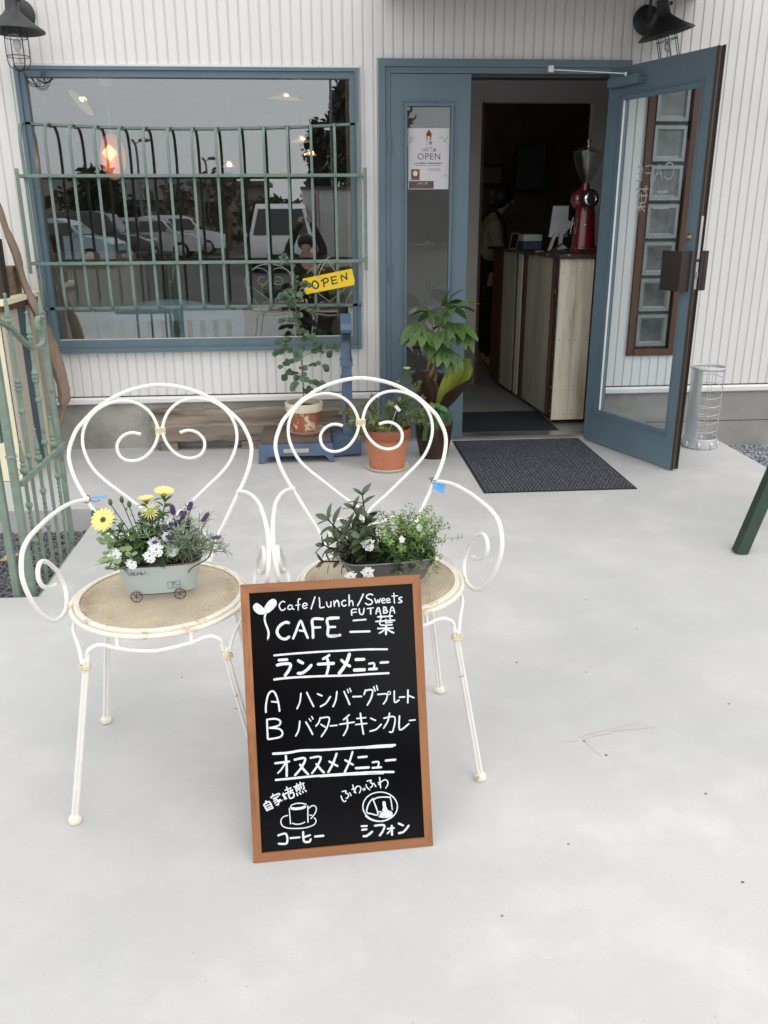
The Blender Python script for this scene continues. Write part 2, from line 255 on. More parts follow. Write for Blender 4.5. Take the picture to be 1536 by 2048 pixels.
BOARD_STROKES=[('sprout_drawing',[(7.0,[(32.9,587.8),(30.0,583.3),(32.3,576.4),(39.3,569.9),(47.9,568.1)]),(8.0,[(34.9,588.4),(41.3,584.0),(48.3,576.8),(51.4,571.2)]),(8.0,[(35.9,581.6),(42.2,574.5),(50.0,569.9)]),(7.8,[(54.9,573.7),(58.0,582.9),(65.7,591.9),(72.6,595.5),(77.1,592.5),(76.2,585.9),(69.1,578.2),(59.4,571.4)]),(9.4,[(58.3,576.2),(65.4,585.2),(71.6,588.8)]),(4.6,[(54.9,566.9),(52.1,557.7),(53.1,545.5),(57.5,531.7),(59.4,520.8),(57.5,510.1)]),(1.6,[(57.3,510.2),(56.0,505.9)])]),
('lettering_0',[(2.9,[(99.2,590.5),(95.2,592.5),(89.7,589.1),(86.5,583.2),(87.8,577.0),(91.6,572.1),(96.3,572.5),(100.4,575.6)]),(2.7,[(115.5,581.4),(110.9,583.0),(106.7,579.2),(106.4,574.5),(111.1,572.9),(115.2,576.0),(116.4,580.7),(116.1,575.3),(119.8,572.3)]),(2.7,[(135.7,595.1),(132.4,595.9),(130.4,591.3),(129.9,581.2),(129.4,570.4)]),(2.4,[(124.2,581.3),(134.4,582.5)]),(2.7,[(141.0,579.2),(149.1,579.7),(150.0,583.4),(145.3,585.4),(141.1,582.5),(140.2,576.5),(144.1,572.9),(149.5,574.6)]),(3.2,[(169.3,597.8),(164.2,584.5),(159.1,571.3)]),(2.9,[(179.0,595.8),(179.7,583.6),(179.9,572.7),(189.4,573.5)]),(2.7,[(195.4,584.7),(197.0,575.7),(200.9,572.8),(204.9,576.6),(205.8,584.7)]),(2.7,[(205.5,577.9),(205.0,573.2)]),(2.7,[(212.6,584.3),(213.2,573.4)]),(2.7,[(212.5,586.4),(213.7,574.1)]),(2.7,[(213.9,579.5),(218.6,586.7),(222.0,585.1),(223.7,572.8)]),(3.0,[(239.7,585.4),(234.9,585.7),(230.6,581.2),(231.1,576.4),(235.7,572.7),(240.6,575.1)]),(3.0,[(248.5,597.8),(247.7,573.3)]),(2.7,[(248.0,578.8),(252.6,584.6),(255.9,581.7),(256.9,572.8)]),(3.3,[(281.8,597.9),(274.5,584.0),(267.1,572.1)]),(3.3,[(303.6,594.5),(298.5,596.9),(291.5,595.2),(288.6,590.6),(292.5,586.3),(299.2,583.2),(302.0,578.2),(298.7,573.6),(291.8,572.7),(285.8,576.4)]),(2.7,[(307.9,586.0),(311.2,574.9),(315.0,582.9),(317.4,575.2),(321.1,585.2)]),(2.6,[(324.5,578.9),(331.5,581.2),(330.9,584.0),(326.8,584.9),(323.8,579.6),(326.3,574.6),(331.9,575.0)]),(2.6,[(335.5,578.9),(343.2,580.5),(342.0,583.3),(337.9,584.2),(335.1,579.6),(338.1,574.6),(344.4,575.6)]),(2.7,[(353.6,595.6),(353.7,581.9),(353.9,572.3)]),(2.5,[(348.5,589.1),(362.3,589.3)])]),
('lettering_1',[(2.7,[(213.5,579.5),(218.5,585.3),(223.2,584.3),(224.3,572.7)]),(6.4,[(106.2,542.1),(100.3,543.8),(90.7,540.4),(82.3,532.8),(78.8,523.6),(81.4,514.6),(88.5,507.4),(97.7,505.4),(105.3,509.7)]),(5.4,[(114.6,505.7),(121.3,519.5),(128.1,535.3),(133.9,545.0),(138.2,534.6),(143.4,518.0),(148.2,504.8)]),(4.6,[(130.2,522.9),(140.9,520.9)]),(6.2,[(160.4,504.7),(161.0,526.4),(161.7,546.7),(184.7,545.9)]),(4.8,[(162.8,527.6),(178.4,527.3)]),(6.2,[(221.4,546.3),(196.2,545.8),(196.6,525.4),(196.3,505.7),(223.0,506.0)]),(4.6,[(198.0,526.0),(212.9,525.7)]),(3.3,[(328.0,565.0),(333.4,563.2),(333.2,559.1),(328.3,558.1),(335.1,556.3),(335.6,552.1),(327.9,550.6)]),(3.0,[(342.4,549.7),(344.3,559.1),(348.0,564.4),(351.2,558.7),(353.1,549.7)]),(1.9,[(343.4,555.1),(351.7,555.7)])]),
('lettering_2',[(3.3,[(371.8,584.9),(366.9,584.5),(364.7,581.2),(370.1,577.5),(370.6,574.0),(363.6,573.1)]),(3.0,[(264.0,564.1),(253.0,562.8),(252.6,550.5)]),(2.5,[(253.3,556.6),(263.6,557.0)]),(3.3,[(270.8,564.4),(270.5,556.9),(273.6,551.2),(279.2,552.2),(282.1,564.4)]),(2.5,[(289.3,563.6),(303.8,564.7)]),(3.6,[(297.1,562.8),(296.9,550.4)]),(3.3,[(309.3,550.4),(311.8,559.8),(315.5,564.4),(318.0,559.4),(319.9,549.7)])]),
('lettering_3',[(2.2,[(311.0,555.7),(318.5,555.5)]),(3.6,[(327.9,563.6),(327.3,550.6)]),(4.1,[(255.9,538.0),(284.7,538.5)]),(4.7,[(247.1,512.0),(292.3,510.4)]),(4.9,[(197.6,545.1),(220.7,545.7)]),(4.7,[(196.7,526.4),(212.3,526.2)]),(5.5,[(195.7,506.1),(222.2,505.7)]),(3.6,[(313.1,542.6),(346.9,542.5)]),(3.6,[(320.2,546.9),(320.8,538.7)]),(3.6,[(341.3,546.3),(341.9,538.7)]),(3.6,[(307.8,532.4),(352.0,532.3)]),(3.3,[(319.0,536.0),(318.7,523.7),(345.9,522.0)]),(3.3,[(331.4,535.3),(331.6,527.0)]),(3.3,[(342.4,535.9),(342.0,527.7)]),(2.7,[(331.7,527.7),(346.2,527.5)]),(3.8,[(311.8,515.7),(347.6,514.3)]),(4.4,[(331.4,521.5),(330.4,501.0)]),(3.6,[(327.5,512.9),(321.7,507.8),(314.7,504.8)]),(3.8,[(334.4,512.4),(341.1,507.2),(348.5,503.3)])]),
('underline_0',[(4.5,[(69.7,469.4),(108.9,470.4),(169.7,470.7),(230.8,469.8),(282.1,468.8),(331.5,465.8)])]),
('underline_1',[(4.9,[(67.0,414.1),(96.2,415.5),(136.6,415.2),(187.3,413.6),(238.2,411.2),(289.6,410.8),(332.0,409.8)])]),
('lettering_4',[(6.1,[(80.2,457.8),(98.3,457.9)]),(6.9,[(75.6,446.7),(87.8,448.5),(104.8,447.3),(103.3,436.3),(92.5,421.8)]),(6.9,[(124.3,453.5),(133.7,447.3)]),(6.9,[(122.5,424.3),(133.0,425.0),(145.6,433.3),(153.0,440.9)]),(5.7,[(181.1,453.6),(189.4,457.7),(195.7,461.4)]),(6.9,[(169.3,442.2),(204.9,441.7)]),(6.1,[(190.3,454.6),(193.1,442.2),(191.7,430.0),(187.4,417.1)]),(7.7,[(242.6,460.2),(236.8,445.3),(227.9,430.5),(217.1,418.0)]),(6.5,[(223.6,447.8),(233.4,438.3),(242.3,432.6)]),(6.9,[(257.4,446.9),(275.9,446.2)]),(7.7,[(252.7,422.6),(275.7,422.0)]),(4.9,[(287.7,435.1),(299.0,435.2),(298.5,424.5)]),(6.1,[(287.1,422.3),(304.6,422.0)]),(5.3,[(314.6,435.7),(332.2,435.5)])]),
('lettering_5',[(4.1,[(44.4,340.6),(45.7,358.4),(51.9,380.8),(61.0,387.8),(68.3,380.9),(73.6,361.3),(75.7,340.8)]),(3.6,[(58.6,363.8),(71.1,361.5)]),(3.6,[(126.5,377.8),(122.9,357.6),(115.9,343.3)]),(3.8,[(140.0,378.9),(147.3,360.9),(154.2,345.5)]),(3.8,[(164.5,373.7),(174.5,368.6)]),(3.8,[(170.0,344.3),(182.6,350.6),(193.6,365.2)]),(3.8,[(209.5,375.5),(206.0,356.5),(198.9,341.6)]),(3.8,[(226.2,374.3),(231.9,359.7),(237.6,343.8)]),(2.8,[(234.1,378.9),(236.3,371.0)]),(2.8,[(239.4,381.1),(242.4,373.1)]),(3.8,[(246.2,361.2),(266.1,360.3)]),(3.8,[(276.6,374.5),(272.2,364.4)]),(3.8,[(275.3,373.3),(292.1,373.3),(288.7,355.5),(278.8,339.4)]),(3.1,[(295.6,380.8),(298.5,370.3)]),(3.1,[(302.5,382.9),(304.6,372.4)]),(3.6,[(304.6,362.0),(325.4,361.0),(323.4,347.7),(316.5,339.1)]),(2.3,[(334.6,363.2),(333.4,360.7),(330.8,359.8),(328.3,361.1),(327.4,363.7),(328.5,366.2),(331.2,367.1),(333.7,365.8),(334.6,363.2)]),(3.6,[(343.4,366.9),(343.2,341.0),(353.4,345.4)]),(3.6,[(355.0,351.8),(367.3,351.7)]),(3.8,[(375.9,367.1),(374.0,337.4)]),(3.6,[(376.1,354.1),(388.9,348.0)])]),
('lettering_6',[(4.1,[(46.0,322.7),(45.7,279.4)]),(4.1,[(46.1,323.2),(64.3,323.8),(76.1,317.8),(72.3,307.8),(50.7,303.9)]),(4.1,[(50.7,303.9),(72.0,300.2),(79.9,290.7),(73.6,280.9),(46.9,278.0)]),(3.6,[(120.8,313.8),(117.3,294.1),(109.8,280.6)]),(3.8,[(134.7,310.6),(141.7,297.3),(148.6,281.3)]),(2.8,[(142.7,317.7),(146.2,311.8)]),(2.8,[(148.5,322.4),(151.3,316.5)]),(3.6,[(168.3,318.3),(163.9,307.1),(157.2,299.9)]),(3.6,[(169.5,316.9),(188.7,316.7),(182.5,294.0),(168.7,274.6)]),(3.3,[(168.8,302.8),(178.7,295.6)]),(3.3,[(190.3,297.3),(205.8,297.8)]),(3.6,[(235.2,319.5),(221.8,309.5)]),(3.6,[(212.3,299.4),(245.9,301.9)]),(3.6,[(230.2,312.2),(229.9,290.3),(220.0,273.0)]),(3.3,[(252.8,309.6),(273.5,310.1)]),(3.3,[(249.5,295.9),(275.5,296.5)]),(3.8,[(261.6,321.3),(263.7,295.3),(266.5,272.4)]),(3.6,[(285.1,307.9),(296.0,301.9)]),(3.6,[(282.3,277.9),(296.8,281.1),(309.0,291.8)]),(3.6,[(316.2,305.5),(341.6,306.1),(335.6,274.1),(327.7,272.7)]),(3.6,[(329.8,316.1),(325.0,298.3),(314.3,282.3)]),(3.8,[(352.9,307.8),(352.1,275.4),(374.2,288.0)]),(3.3,[(375.9,295.6),(389.9,295.8)])]),
('underline_2',[(5.5,[(56.5,243.9),(89.8,243.2),(121.3,245.9),(163.3,243.5),(205.5,242.6),(258.6,241.6),(299.2,241.9),(338.9,240.8)]),(3.4,[(269.1,239.5),(301.2,238.5),(333.4,237.6)])]),
('underline_3',[(5.1,[(59.8,183.1),(97.4,183.6),(139.4,184.2),(192.1,183.9),(245.1,183.2),(287.8,181.7),(332.7,178.2)]),(2.1,[(160.3,181.6),(223.7,180.1),(308.9,176.4)]),(2.8,[(195.7,180.9),(247.3,180.9),(286.2,180.8),(312.2,179.9),(333.7,178.1)])]),
('lettering_7',[(5.1,[(60.0,221.5),(92.0,223.0)]),(5.1,[(84.9,236.3),(85.7,209.9),(84.7,190.0)]),(3.8,[(82.8,219.6),(73.5,206.7),(65.1,198.6)]),(5.1,[(104.7,226.2),(128.8,227.3),(119.5,207.0),(104.0,190.4)]),(5.1,[(116.6,213.6),(125.4,200.2),(133.8,190.0)]),(4.6,[(141.4,227.3),(164.6,227.5),(156.3,208.1),(142.9,191.3)]),(5.1,[(154.3,211.5),(162.2,200.2),(170.2,191.1)]),(5.1,[(201.8,231.8),(192.2,209.3),(180.8,191.2)]),(4.6,[(184.1,215.3),(202.5,203.2)]),(4.6,[(239.0,233.0),(230.5,210.3),(218.8,188.0)]),(4.6,[(221.1,215.4),(238.6,203.3)]),(5.1,[(252.2,219.2),(271.4,219.3)]),(5.5,[(245.2,194.6),(275.1,193.8)]),(4.2,[(284.6,204.7),(298.5,204.6),(296.9,193.0)]),(4.6,[(284.0,192.0),(304.3,191.8)]),(5.1,[(315.7,206.4),(338.3,206.6)])]),
('lettering_8',[(3.3,[(34.4,136.7),(36.1,131.5)]),(3.5,[(29.6,128.2),(36.0,115.5)]),(3.5,[(29.7,128.9),(41.9,134.8),(49.4,118.8)]),(2.8,[(31.9,123.6),(43.5,128.9)]),(2.8,[(34.2,118.9),(46.4,123.5)]),(3.3,[(35.9,114.9),(50.0,120.0)]),(3.0,[(50.9,151.2),(52.0,147.3)]),(3.3,[(48.0,143.1),(47.5,145.1),(64.8,151.2),(65.9,147.9)]),(3.0,[(51.7,140.3),(63.3,145.0)]),(3.0,[(53.5,140.1),(60.4,138.2),(63.9,131.5),(61.6,124.7)]),(2.8,[(52.6,134.4),(59.1,137.7)]),(2.5,[(54.3,129.8),(61.4,133.6)]),(2.5,[(57.2,125.1),(62.5,129.1)]),(3.0,[(64.0,134.1),(67.3,137.6)]),(3.0,[(64.6,132.7),(71.6,135.3)]),(3.3,[(73.5,147.3),(75.9,144.5)]),(3.3,[(74.9,151.0),(77.0,141.8),(78.0,136.6)]),(2.8,[(78.0,148.1),(80.6,150.5)]),(3.0,[(78.4,143.6),(81.9,138.2)]),(3.0,[(83.2,164.9),(84.3,161.0)]),(3.0,[(79.7,157.6),(93.2,162.1)]),(2.5,[(85.4,158.3),(86.5,154.4)]),(2.5,[(91.9,161.0),(91.7,156.5)]),(3.3,[(81.2,150.4),(96.8,156.7)]),(3.5,[(86.8,147.4),(90.2,138.1),(99.2,141.8),(96.5,151.6),(87.5,147.9)]),(3.0,[(106.3,170.6),(108.0,166.6)]),(3.0,[(114.7,173.1),(114.5,168.6)]),(3.3,[(100.3,163.4),(122.9,170.4)]),(2.8,[(103.4,161.9),(106.1,152.0)]),(2.8,[(104.0,161.8),(111.1,163.8),(113.7,152.6)]),(2.3,[(105.7,158.5),(112.2,160.7)]),(2.3,[(106.9,155.2),(112.0,157.3)]),(2.8,[(115.6,165.3),(117.2,158.7)]),(3.0,[(120.8,168.0),(123.6,158.8),(120.9,156.5)]),(3.0,[(105.9,148.2),(107.3,143.0)]),(3.0,[(111.6,149.0),(114.7,145.5)]),(3.0,[(118.8,151.6),(120.6,148.8)]),(3.0,[(125.2,153.6),(127.7,150.8)])]),
('cup_drawing',[(2.5,[(89.8,116.4),(92.6,121.9),(102.9,124.8),(115.6,124.3),(126.2,120.8)]),(5.1,[(92.2,114.9),(102.3,113.3),(116.3,114.0),(122.8,116.0)]),(2.5,[(89.8,116.4),(94.6,112.1),(107.3,111.0),(120.1,112.4),(125.3,115.7)]),(2.5,[(87.1,114.7),(87.6,97.4),(88.2,79.4)]),(2.8,[(129.8,116.6),(129.0,98.7),(128.4,79.5)]),(2.5,[(92.5,80.3),(100.6,77.3),(112.0,77.2),(121.1,80.2)]),(2.5,[(132.1,111.3),(138.1,115.9),(145.1,115.9),(149.0,109.7),(147.0,100.9),(140.8,92.5),(135.4,87.2)]),(2.5,[(133.3,95.1),(137.7,94.7)]),(2.5,[(82.6,99.1),(73.6,97.4),(67.6,91.6),(66.6,84.0),(70.1,76.0),(79.9,70.6),(95.0,67.9),(114.1,66.8),(128.1,68.0),(141.1,72.0),(146.5,77.9),(146.2,84.3),(143.1,87.8)])]),
('lettering_9',[(4.6,[(58.9,55.3),(76.8,57.2),(77.6,35.7),(59.3,36.1)]),(4.3,[(86.4,46.3),(107.3,46.3)]),(4.8,[(116.2,57.6),(116.1,42.2),(118.9,34.9),(129.1,34.0),(132.5,39.4)]),(4.3,[(116.9,45.4),(131.7,49.1)]),(4.8,[(143.0,44.8),(162.2,44.9)])]),
('lettering_a',[(2.8,[(210.6,142.9),(219.7,144.0),(218.2,139.0),(222.6,137.3),(224.9,131.3),(220.8,126.5),(218.9,126.7)]),(2.8,[(207.6,132.8),(209.8,124.9),(214.0,119.4),(218.0,120.9)]),(2.8,[(227.9,138.8),(230.8,132.0)]),(2.8,[(235.8,156.1),(237.9,146.9),(242.0,136.9)]),(2.6,[(233.4,146.0),(238.0,148.2)]),(2.8,[(238.2,139.1),(243.3,150.3),(249.8,152.3),(254.2,148.0),(253.2,141.7),(250.4,136.8)]),(2.3,[(258.5,144.4),(263.1,146.0),(263.6,142.7),(260.3,141.3)]),(2.8,[(269.7,162.2),(279.5,163.3),(277.3,158.3),(282.4,154.6),(280.1,148.4),(276.8,146.7)]),(2.8,[(266.8,154.1),(268.4,148.1),(274.6,141.7)]),(2.8,[(285.0,155.7),(289.8,147.5)]),(2.8,[(299.3,168.1),(300.0,155.7),(300.7,144.0)]),(2.6,[(295.4,156.1),(302.0,157.5)]),(2.8,[(296.5,151.5),(304.7,159.2),(313.3,161.7),(318.2,155.4),(316.5,147.8),(312.4,142.3)])]),
('cake_drawing',[(2.8,[(337.9,96.5),(336.2,88.2),(332.1,80.7),(325.7,74.4),(317.6,69.7),(308.3,66.9),(298.2,66.2),(288.1,67.7),(278.6,71.2),(270.3,76.5),(263.7,83.3),(259.2,91.2),(257.1,99.6),(257.5,108.1),(260.4,116.0),(265.6,123.0),(272.8,128.5),(281.6,132.3),(291.3,134.1),(301.5,133.7),(311.4,131.3),(320.4,126.8),(328.0,120.7),(333.6,113.3),(337.0,105.1),(337.9,96.5)]),(3.4,[(326.2,75.7),(318.3,70.5),(309.0,67.2),(298.9,66.0),(288.6,67.0),(278.7,70.0),(269.9,75.0),(262.6,81.6)]),(3.1,[(282.0,120.4),(275.3,115.1),(268.3,104.1),(265.6,89.5),(276.4,85.3),(289.9,80.8),(290.3,90.5),(286.4,103.8),(281.9,117.1)]),(3.1,[(283.2,117.7),(291.2,121.5),(304.2,121.9),(320.4,120.2)]),(2.8,[(321.8,120.7),(323.8,109.5),(325.5,90.5)]),(2.6,[(292.8,88.3),(298.7,88.4)]),(7.8,[(306.8,108.4),(308.2,96.6),(311.7,88.5)]),(10.4,[(299.6,80.6),(307.6,83.7),(318.0,84.1)]),(11.6,[(308.1,94.0),(310.1,80.9),(320.5,81.2)]),(3.1,[(294.2,77.2),(302.0,75.2),(315.0,74.0),(324.3,78.3)])]),
('lettering_b',[(4.4,[(251.8,58.5),(264.1,58.0)]),(4.4,[(252.7,50.0),(263.1,50.3)]),(5.2,[(255.2,34.9),(263.6,35.4),(275.7,43.3)]),(4.7,[(282.9,56.9),(304.3,56.1),(301.8,44.1),(293.4,33.2)]),(4.1,[(312.3,47.0),(327.4,47.5)]),(4.7,[(322.4,53.2),(322.1,31.8)]),(3.4,[(320.7,43.6),(311.2,36.0)]),(4.7,[(339.0,56.8),(349.2,51.3)]),(4.9,[(338.5,34.1),(348.4,35.8),(356.6,42.8),(362.2,49.5)])])]
DOOR_STROKES=[(7.3,[(505.7,1623.6),(503.5,1638.3),(519.3,1648.9),(541.3,1649.4),(558.0,1635.7),(566.3,1612.8),(562.9,1587.1),(548.3,1569.8),(526.5,1567.3),(507.8,1576.1),(501.5,1584.5)]),
(8.0,[(420.6,1564.2),(440.9,1601.7),(455.1,1643.9),(468.5,1603.9),(485.5,1567.0)]),
(6.6,[(438.6,1600.1),(479.4,1598.5)]),
(7.3,[(394.8,1563.4),(396.9,1603.5),(396.8,1640.0),(348.2,1640.6)]),
(7.3,[(396.9,1603.5),(352.3,1604.6)]),
(7.3,[(286.3,1638.4),(318.4,1638.7),(320.7,1603.1),(291.0,1604.3)]),
(7.3,[(315.3,1603.4),(320.3,1567.6),(279.7,1568.9)]),
(4.7,[(300.7,1669.8),(310.6,1655.8)]),
(13.3,[(462.8,1504.0),(535.8,1504.6)]),
(13.3,[(441.1,1422.5),(555.4,1423.3)]),
(8.6,[(280.6,1522.6),(379.8,1521.8)]),
(8.0,[(367.1,1537.3),(355.0,1510.5)]),
(8.0,[(299.0,1539.2),(306.6,1511.6)]),
(8.6,[(288.4,1486.2),(379.4,1487.9)]),
(7.3,[(365.1,1513.6),(365.8,1452.3),(293.1,1451.5)]),
(7.3,[(329.6,1500.8),(336.8,1449.2)]),
(7.3,[(299.9,1501.4),(309.3,1453.0)]),
(8.6,[(296.3,1428.8),(366.3,1430.0)]),
(10.0,[(331.4,1449.3),(329.1,1407.8)]),
(8.0,[(340.2,1425.0),(367.0,1405.9)]),
(8.0,[(324.0,1425.1),(293.9,1406.2)])]

# ------------------------------------------------------------------ geometry helpers
COL = sc.collection
class MB:
    """collects vertices and faces, then links them as ONE mesh object"""
    def __init__(s): s.v = []; s.f = []
    def add(s, vs, fs):
        o = len(s.v); s.v += [tuple(v) for v in vs]; s.f += [tuple(i + o for i in f) for f in fs]; return s
    def box(s, x0, x1, y0, y1, z0, z1, M=None):
        vs = [(x, y, z) for z in (z0, z1) for y in (y0, y1) for x in (x0, x1)]
        if M is not None: vs = [M @ Vector(v) for v in vs]
        return s.add(vs, [(0, 2, 3, 1), (4, 5, 7, 6), (0, 1, 5, 4), (2, 6, 7, 3), (0, 4, 6, 2), (1, 3, 7, 5)])
    def bar(s, p0, p1, w, d, side=(0, 1, 0)):
        p0, p1 = Vector(p0), Vector(p1); t = (p1 - p0).normalized(); a = t.cross(Vector(side)).normalized(); b = a.cross(t)
        vs = [p + a*i*w/2 + b*j*d/2 for p in (p0, p1) for i, j in ((-1, -1), (1, -1), (1, 1), (-1, 1))]
        return s.add(vs, [(3, 2, 1, 0), (4, 5, 6, 7), (0, 1, 5, 4), (1, 2, 6, 5), (2, 3, 7, 6), (3, 0, 4, 7)])
    def tube(s, pts, r, n=8, closed=False, ry=None):
        P = [Vector(p) for p in pts]; m = len(P); R = r if isinstance(r, (list, tuple)) else [r]*m
        vs = []; up = None
        for i in range(m):
            a = P[(i-1) % m] if (closed or i > 0) else P[i]; b = P[(i+1) % m] if (closed or i < m-1) else P[i]
            t = (b - a); t = t.normalized() if t.length > 1e-9 else Vector((0, 0, 1))
            if up is None:
                up = Vector((0, 0, 1)) if abs(t.z) < 0.9 else Vector((1, 0, 0))
            up = (up - t*up.dot(t)); up = up.normalized() if up.length > 1e-6 else t.orthogonal().normalized()
            sd = t.cross(up)
            for k in range(n):
                an = 2*PI*k/n; vs.append(P[i] + (sd*math.cos(an) + up*math.sin(an)*(ry or 1))*R[i])
        fs = []
        for i in range(m if closed else m-1):
            j = (i+1) % m
            for k in range(n):
                l = (k+1) % n; fs.append((i*n+k, i*n+l, j*n+l, j*n+k))
        if not closed: fs.append(tuple(reversed(range(n)))); fs.append(tuple(range((m-1)*n, m*n)))
        return s.add(vs, fs)
    def lathe(s, prof, c=(0, 0, 0), n=24, axis=None, cap=True, sx=1, sy=1):
        M = Matrix.Identity(3)
        if axis is not None: M = Vector((0, 0, 1)).rotation_difference(Vector(axis)).to_matrix()
        c = Vector(c); vs = []
        for r, z in prof:
            for k in range(n):
                an = 2*PI*k/n; vs.append(c + M @ Vector((r*sx*math.cos(an), r*sy*math.sin(an), z)))
        fs = []
        for i in range(len(prof)-1):
            for k in range(n):
                l = (k+1) % n; fs.append((i*n+k, i*n+l, (i+1)*n+l, (i+1)*n+k))
        if cap: fs.append(tuple(reversed(range(n)))); fs.append(tuple(range((len(prof)-1)*n, len(prof)*n)))
        return s.add(vs, fs)
    def sphere(s, c, r, n=10, m=6, sx=1, sy=1, sz=1):
        prof = [(max(r*math.sin(PI*i/m), 1e-5), -r*math.cos(PI*i/m)*sz) for i in range(m+1)]
        return s.lathe(prof, c, n, cap=False, sx=sx, sy=sy)
    def prism(s, poly, a, b, plane='xz'):
        """poly extruded along the third axis from a to b"""
        f = {'xz': lambda p, t: (p[0], t, p[1]), 'xy': lambda p, t: (p[0], p[1], t), 'yz': lambda p, t: (t, p[0], p[1])}[plane]
        n = len(poly); vs = [f(p, a) for p in poly] + [f(p, b) for p in poly]
        fs = [tuple(range(n)), tuple(reversed(range(n, 2*n)))] + [(i, n+i, n+(i+1) % n, (i+1) % n) for i in range(n)]
        return s.add(vs, fs)
    def leaf(s, M, L, Wd, fold=0.25, droop=0.3, seg=4, tip=1.0, base=0.0):
        vs = []; fs = []
        for i in range(seg+1):
            t = i/seg; w = Wd*(math.sin(PI*min(max(t*0.94+0.03+base*(1-t), 0), 1))**0.8); y = t*L; z = -droop*L*t*t
            vs += [M @ Vector((-w/2, y, z + fold*w/2)), M @ Vector((0, y, z)), M @ Vector((w/2, y, z + fold*w/2))]
        for i in range(seg):
            a = i*3; fs += [(a, a+1, a+4, a+3), (a+1, a+2, a+5, a+4)]
        return s.add(vs, fs)
    def mesh(s, name, m, smooth=False):
        me = bpy.data.meshes.new(name); me.from_pydata(s.v, [], s.f); me.update()
        if m: me.materials.append(MATS[m] if isinstance(m, str) else m)
        bm = bmesh.new(); bm.from_mesh(me); bmesh.ops.recalc_face_normals(bm, faces=bm.faces); bm.to_mesh(me); bm.free()
        if smooth:
            me.polygons.foreach_set('use_smooth', [True]*len(me.polygons))
            try: me.set_sharp_from_angle(angle=math.radians(40))
            except Exception: pass
        return me
    def build(s, name, m, parent=None, smooth=False, label=None, kind=None):
        if parent is not None:
            o0 = Vector(parent.get('_root', (0, 0, 0))); s.v = [tuple(Vector(v) - o0) for v in s.v]
        me = s.mesh(name, m, smooth); o = bpy.data.objects.new(name, me); COL.objects.link(o)
        if parent is not None: o.parent = parent; o['_root'] = list(parent.get('_root', (0, 0, 0)))
        if label: o['label'] = label
        if kind: o['kind'] = kind
        return o
def thing(name, label, cat, loc=(0, 0, 0), group=None):
    o = bpy.data.objects.new(name, None); o.empty_display_size = 0.1; COL.objects.link(o); o.location = loc
    o['label'] = label; o['category'] = cat; o['_root'] = list(loc)
    if group: o['group'] = group
    return o
def tag(o, label, cat, group=None):
    o['label'] = label; o['category'] = cat
    if group: o['group'] = group
    return o
def copy_tree(o, parent=None):
    c = o.copy(); COL.objects.link(c); c.parent = parent
    for ch in [k for k in bpy.data.objects if k.parent == o]: copy_tree(ch, c)
    return c
def inst(name, me, parent, M):
    """one piece of its own sharing mesh data; M in world space"""
    o = bpy.data.objects.new(name, me); COL.objects.link(o); o.parent = parent
    r = Vector(parent.get('_root', (0, 0, 0))); o.matrix_local = Matrix.Translation(-r) @ M; o['_root'] = list(r)
    return o
def smoothpath(pts, k=6, closed=False):
    P = [Vector(p) for p in pts]; n = len(P); out = []
    for i in range(n if closed else n-1):
        if closed: a, b, c, d = P[(i-1) % n], P[i], P[(i+1) % n], P[(i+2) % n]
        else: a, b, c, d = P[max(i-1, 0)], P[i], P[i+1], P[min(i+2, n-1)]
        for j in range(k):
            t = j/k; out.append(0.5*((2*b) + (c-a)*t + (2*a-5*b+4*c-d)*t*t + (3*b-a-3*c+d)*t**3))
    if not closed: out.append(P[-1])
    return out
def orient(p, d, up=(0, 0, 1), roll=0.0, s=1.0):
    """matrix whose +Y runs along d, +Z as near up as it can"""
    y = Vector(d).normalized(); u = Vector(up); x = y.cross(u)
    x = x.normalized() if x.length > 1e-4 else y.orthogonal().normalized()
    z = x.cross(y); R = Matrix((x, y, z)).transposed().to_4x4()
    return Matrix.Translation(Vector(p)) @ R @ Matrix.Rotation(roll, 4, 'Y') @ Matrix.Scale(s, 4)
def strokes(list_, O, ex, ey, en, lift, thick=0.0004, scale=0.001, jit=0.0):
    """flat marker strokes with round ends lying on a plane"""
    mb = MB(); O, ex, ey, en = Vector(O), Vector(ex), Vector(ey), Vector(en); q = 0
    for w, pts in list_:
        q += 1; li = lift + (q % 7)*0.00006
        P = [O + ex*p[0]*scale + ey*p[1]*scale for p in pts]
        if len(P) > 2: P = smoothpath(P, 4)
        w = w*scale/2; vs = []; n = len(P)
        L = []; Rr = []
        for i in range(n):
            t = (P[min(i+1, n-1)] - P[max(i-1, 0)]); t = t.normalized() if t.length > 0 else ex
            sd = t.cross(en).normalized(); ww = w*(1 + random.uniform(-jit, jit))
            L.append(P[i] - sd*ww); Rr.append(P[i] + sd*ww)
            if i == 0: t0, s0 = t, sd
        t1, s1 = t, sd
        cap0 = [P[0] - t0*w*math.sin(a) + s0*w*math.cos(a) for a in (PI*0.25, PI*0.5, PI*0.75)]
        cap1 = [P[-1] + t1*w*math.sin(a) - s1*w*math.cos(a) for a in (PI*0.25, PI*0.5, PI*0.75)]
        off = en*li
        vs = [v + off for v in L + Rr + cap0 + cap1]
        fs = [(i, i+1, n+i+1, n+i) for i in range(n-1)]
        fs += [(0, n, 2*n, 2*n+1, 2*n+2)]; fs += [(2*n-1, n-1, 2*n+3, 2*n+4, 2*n+5)]
        mb.add(vs, fs)
    return mb
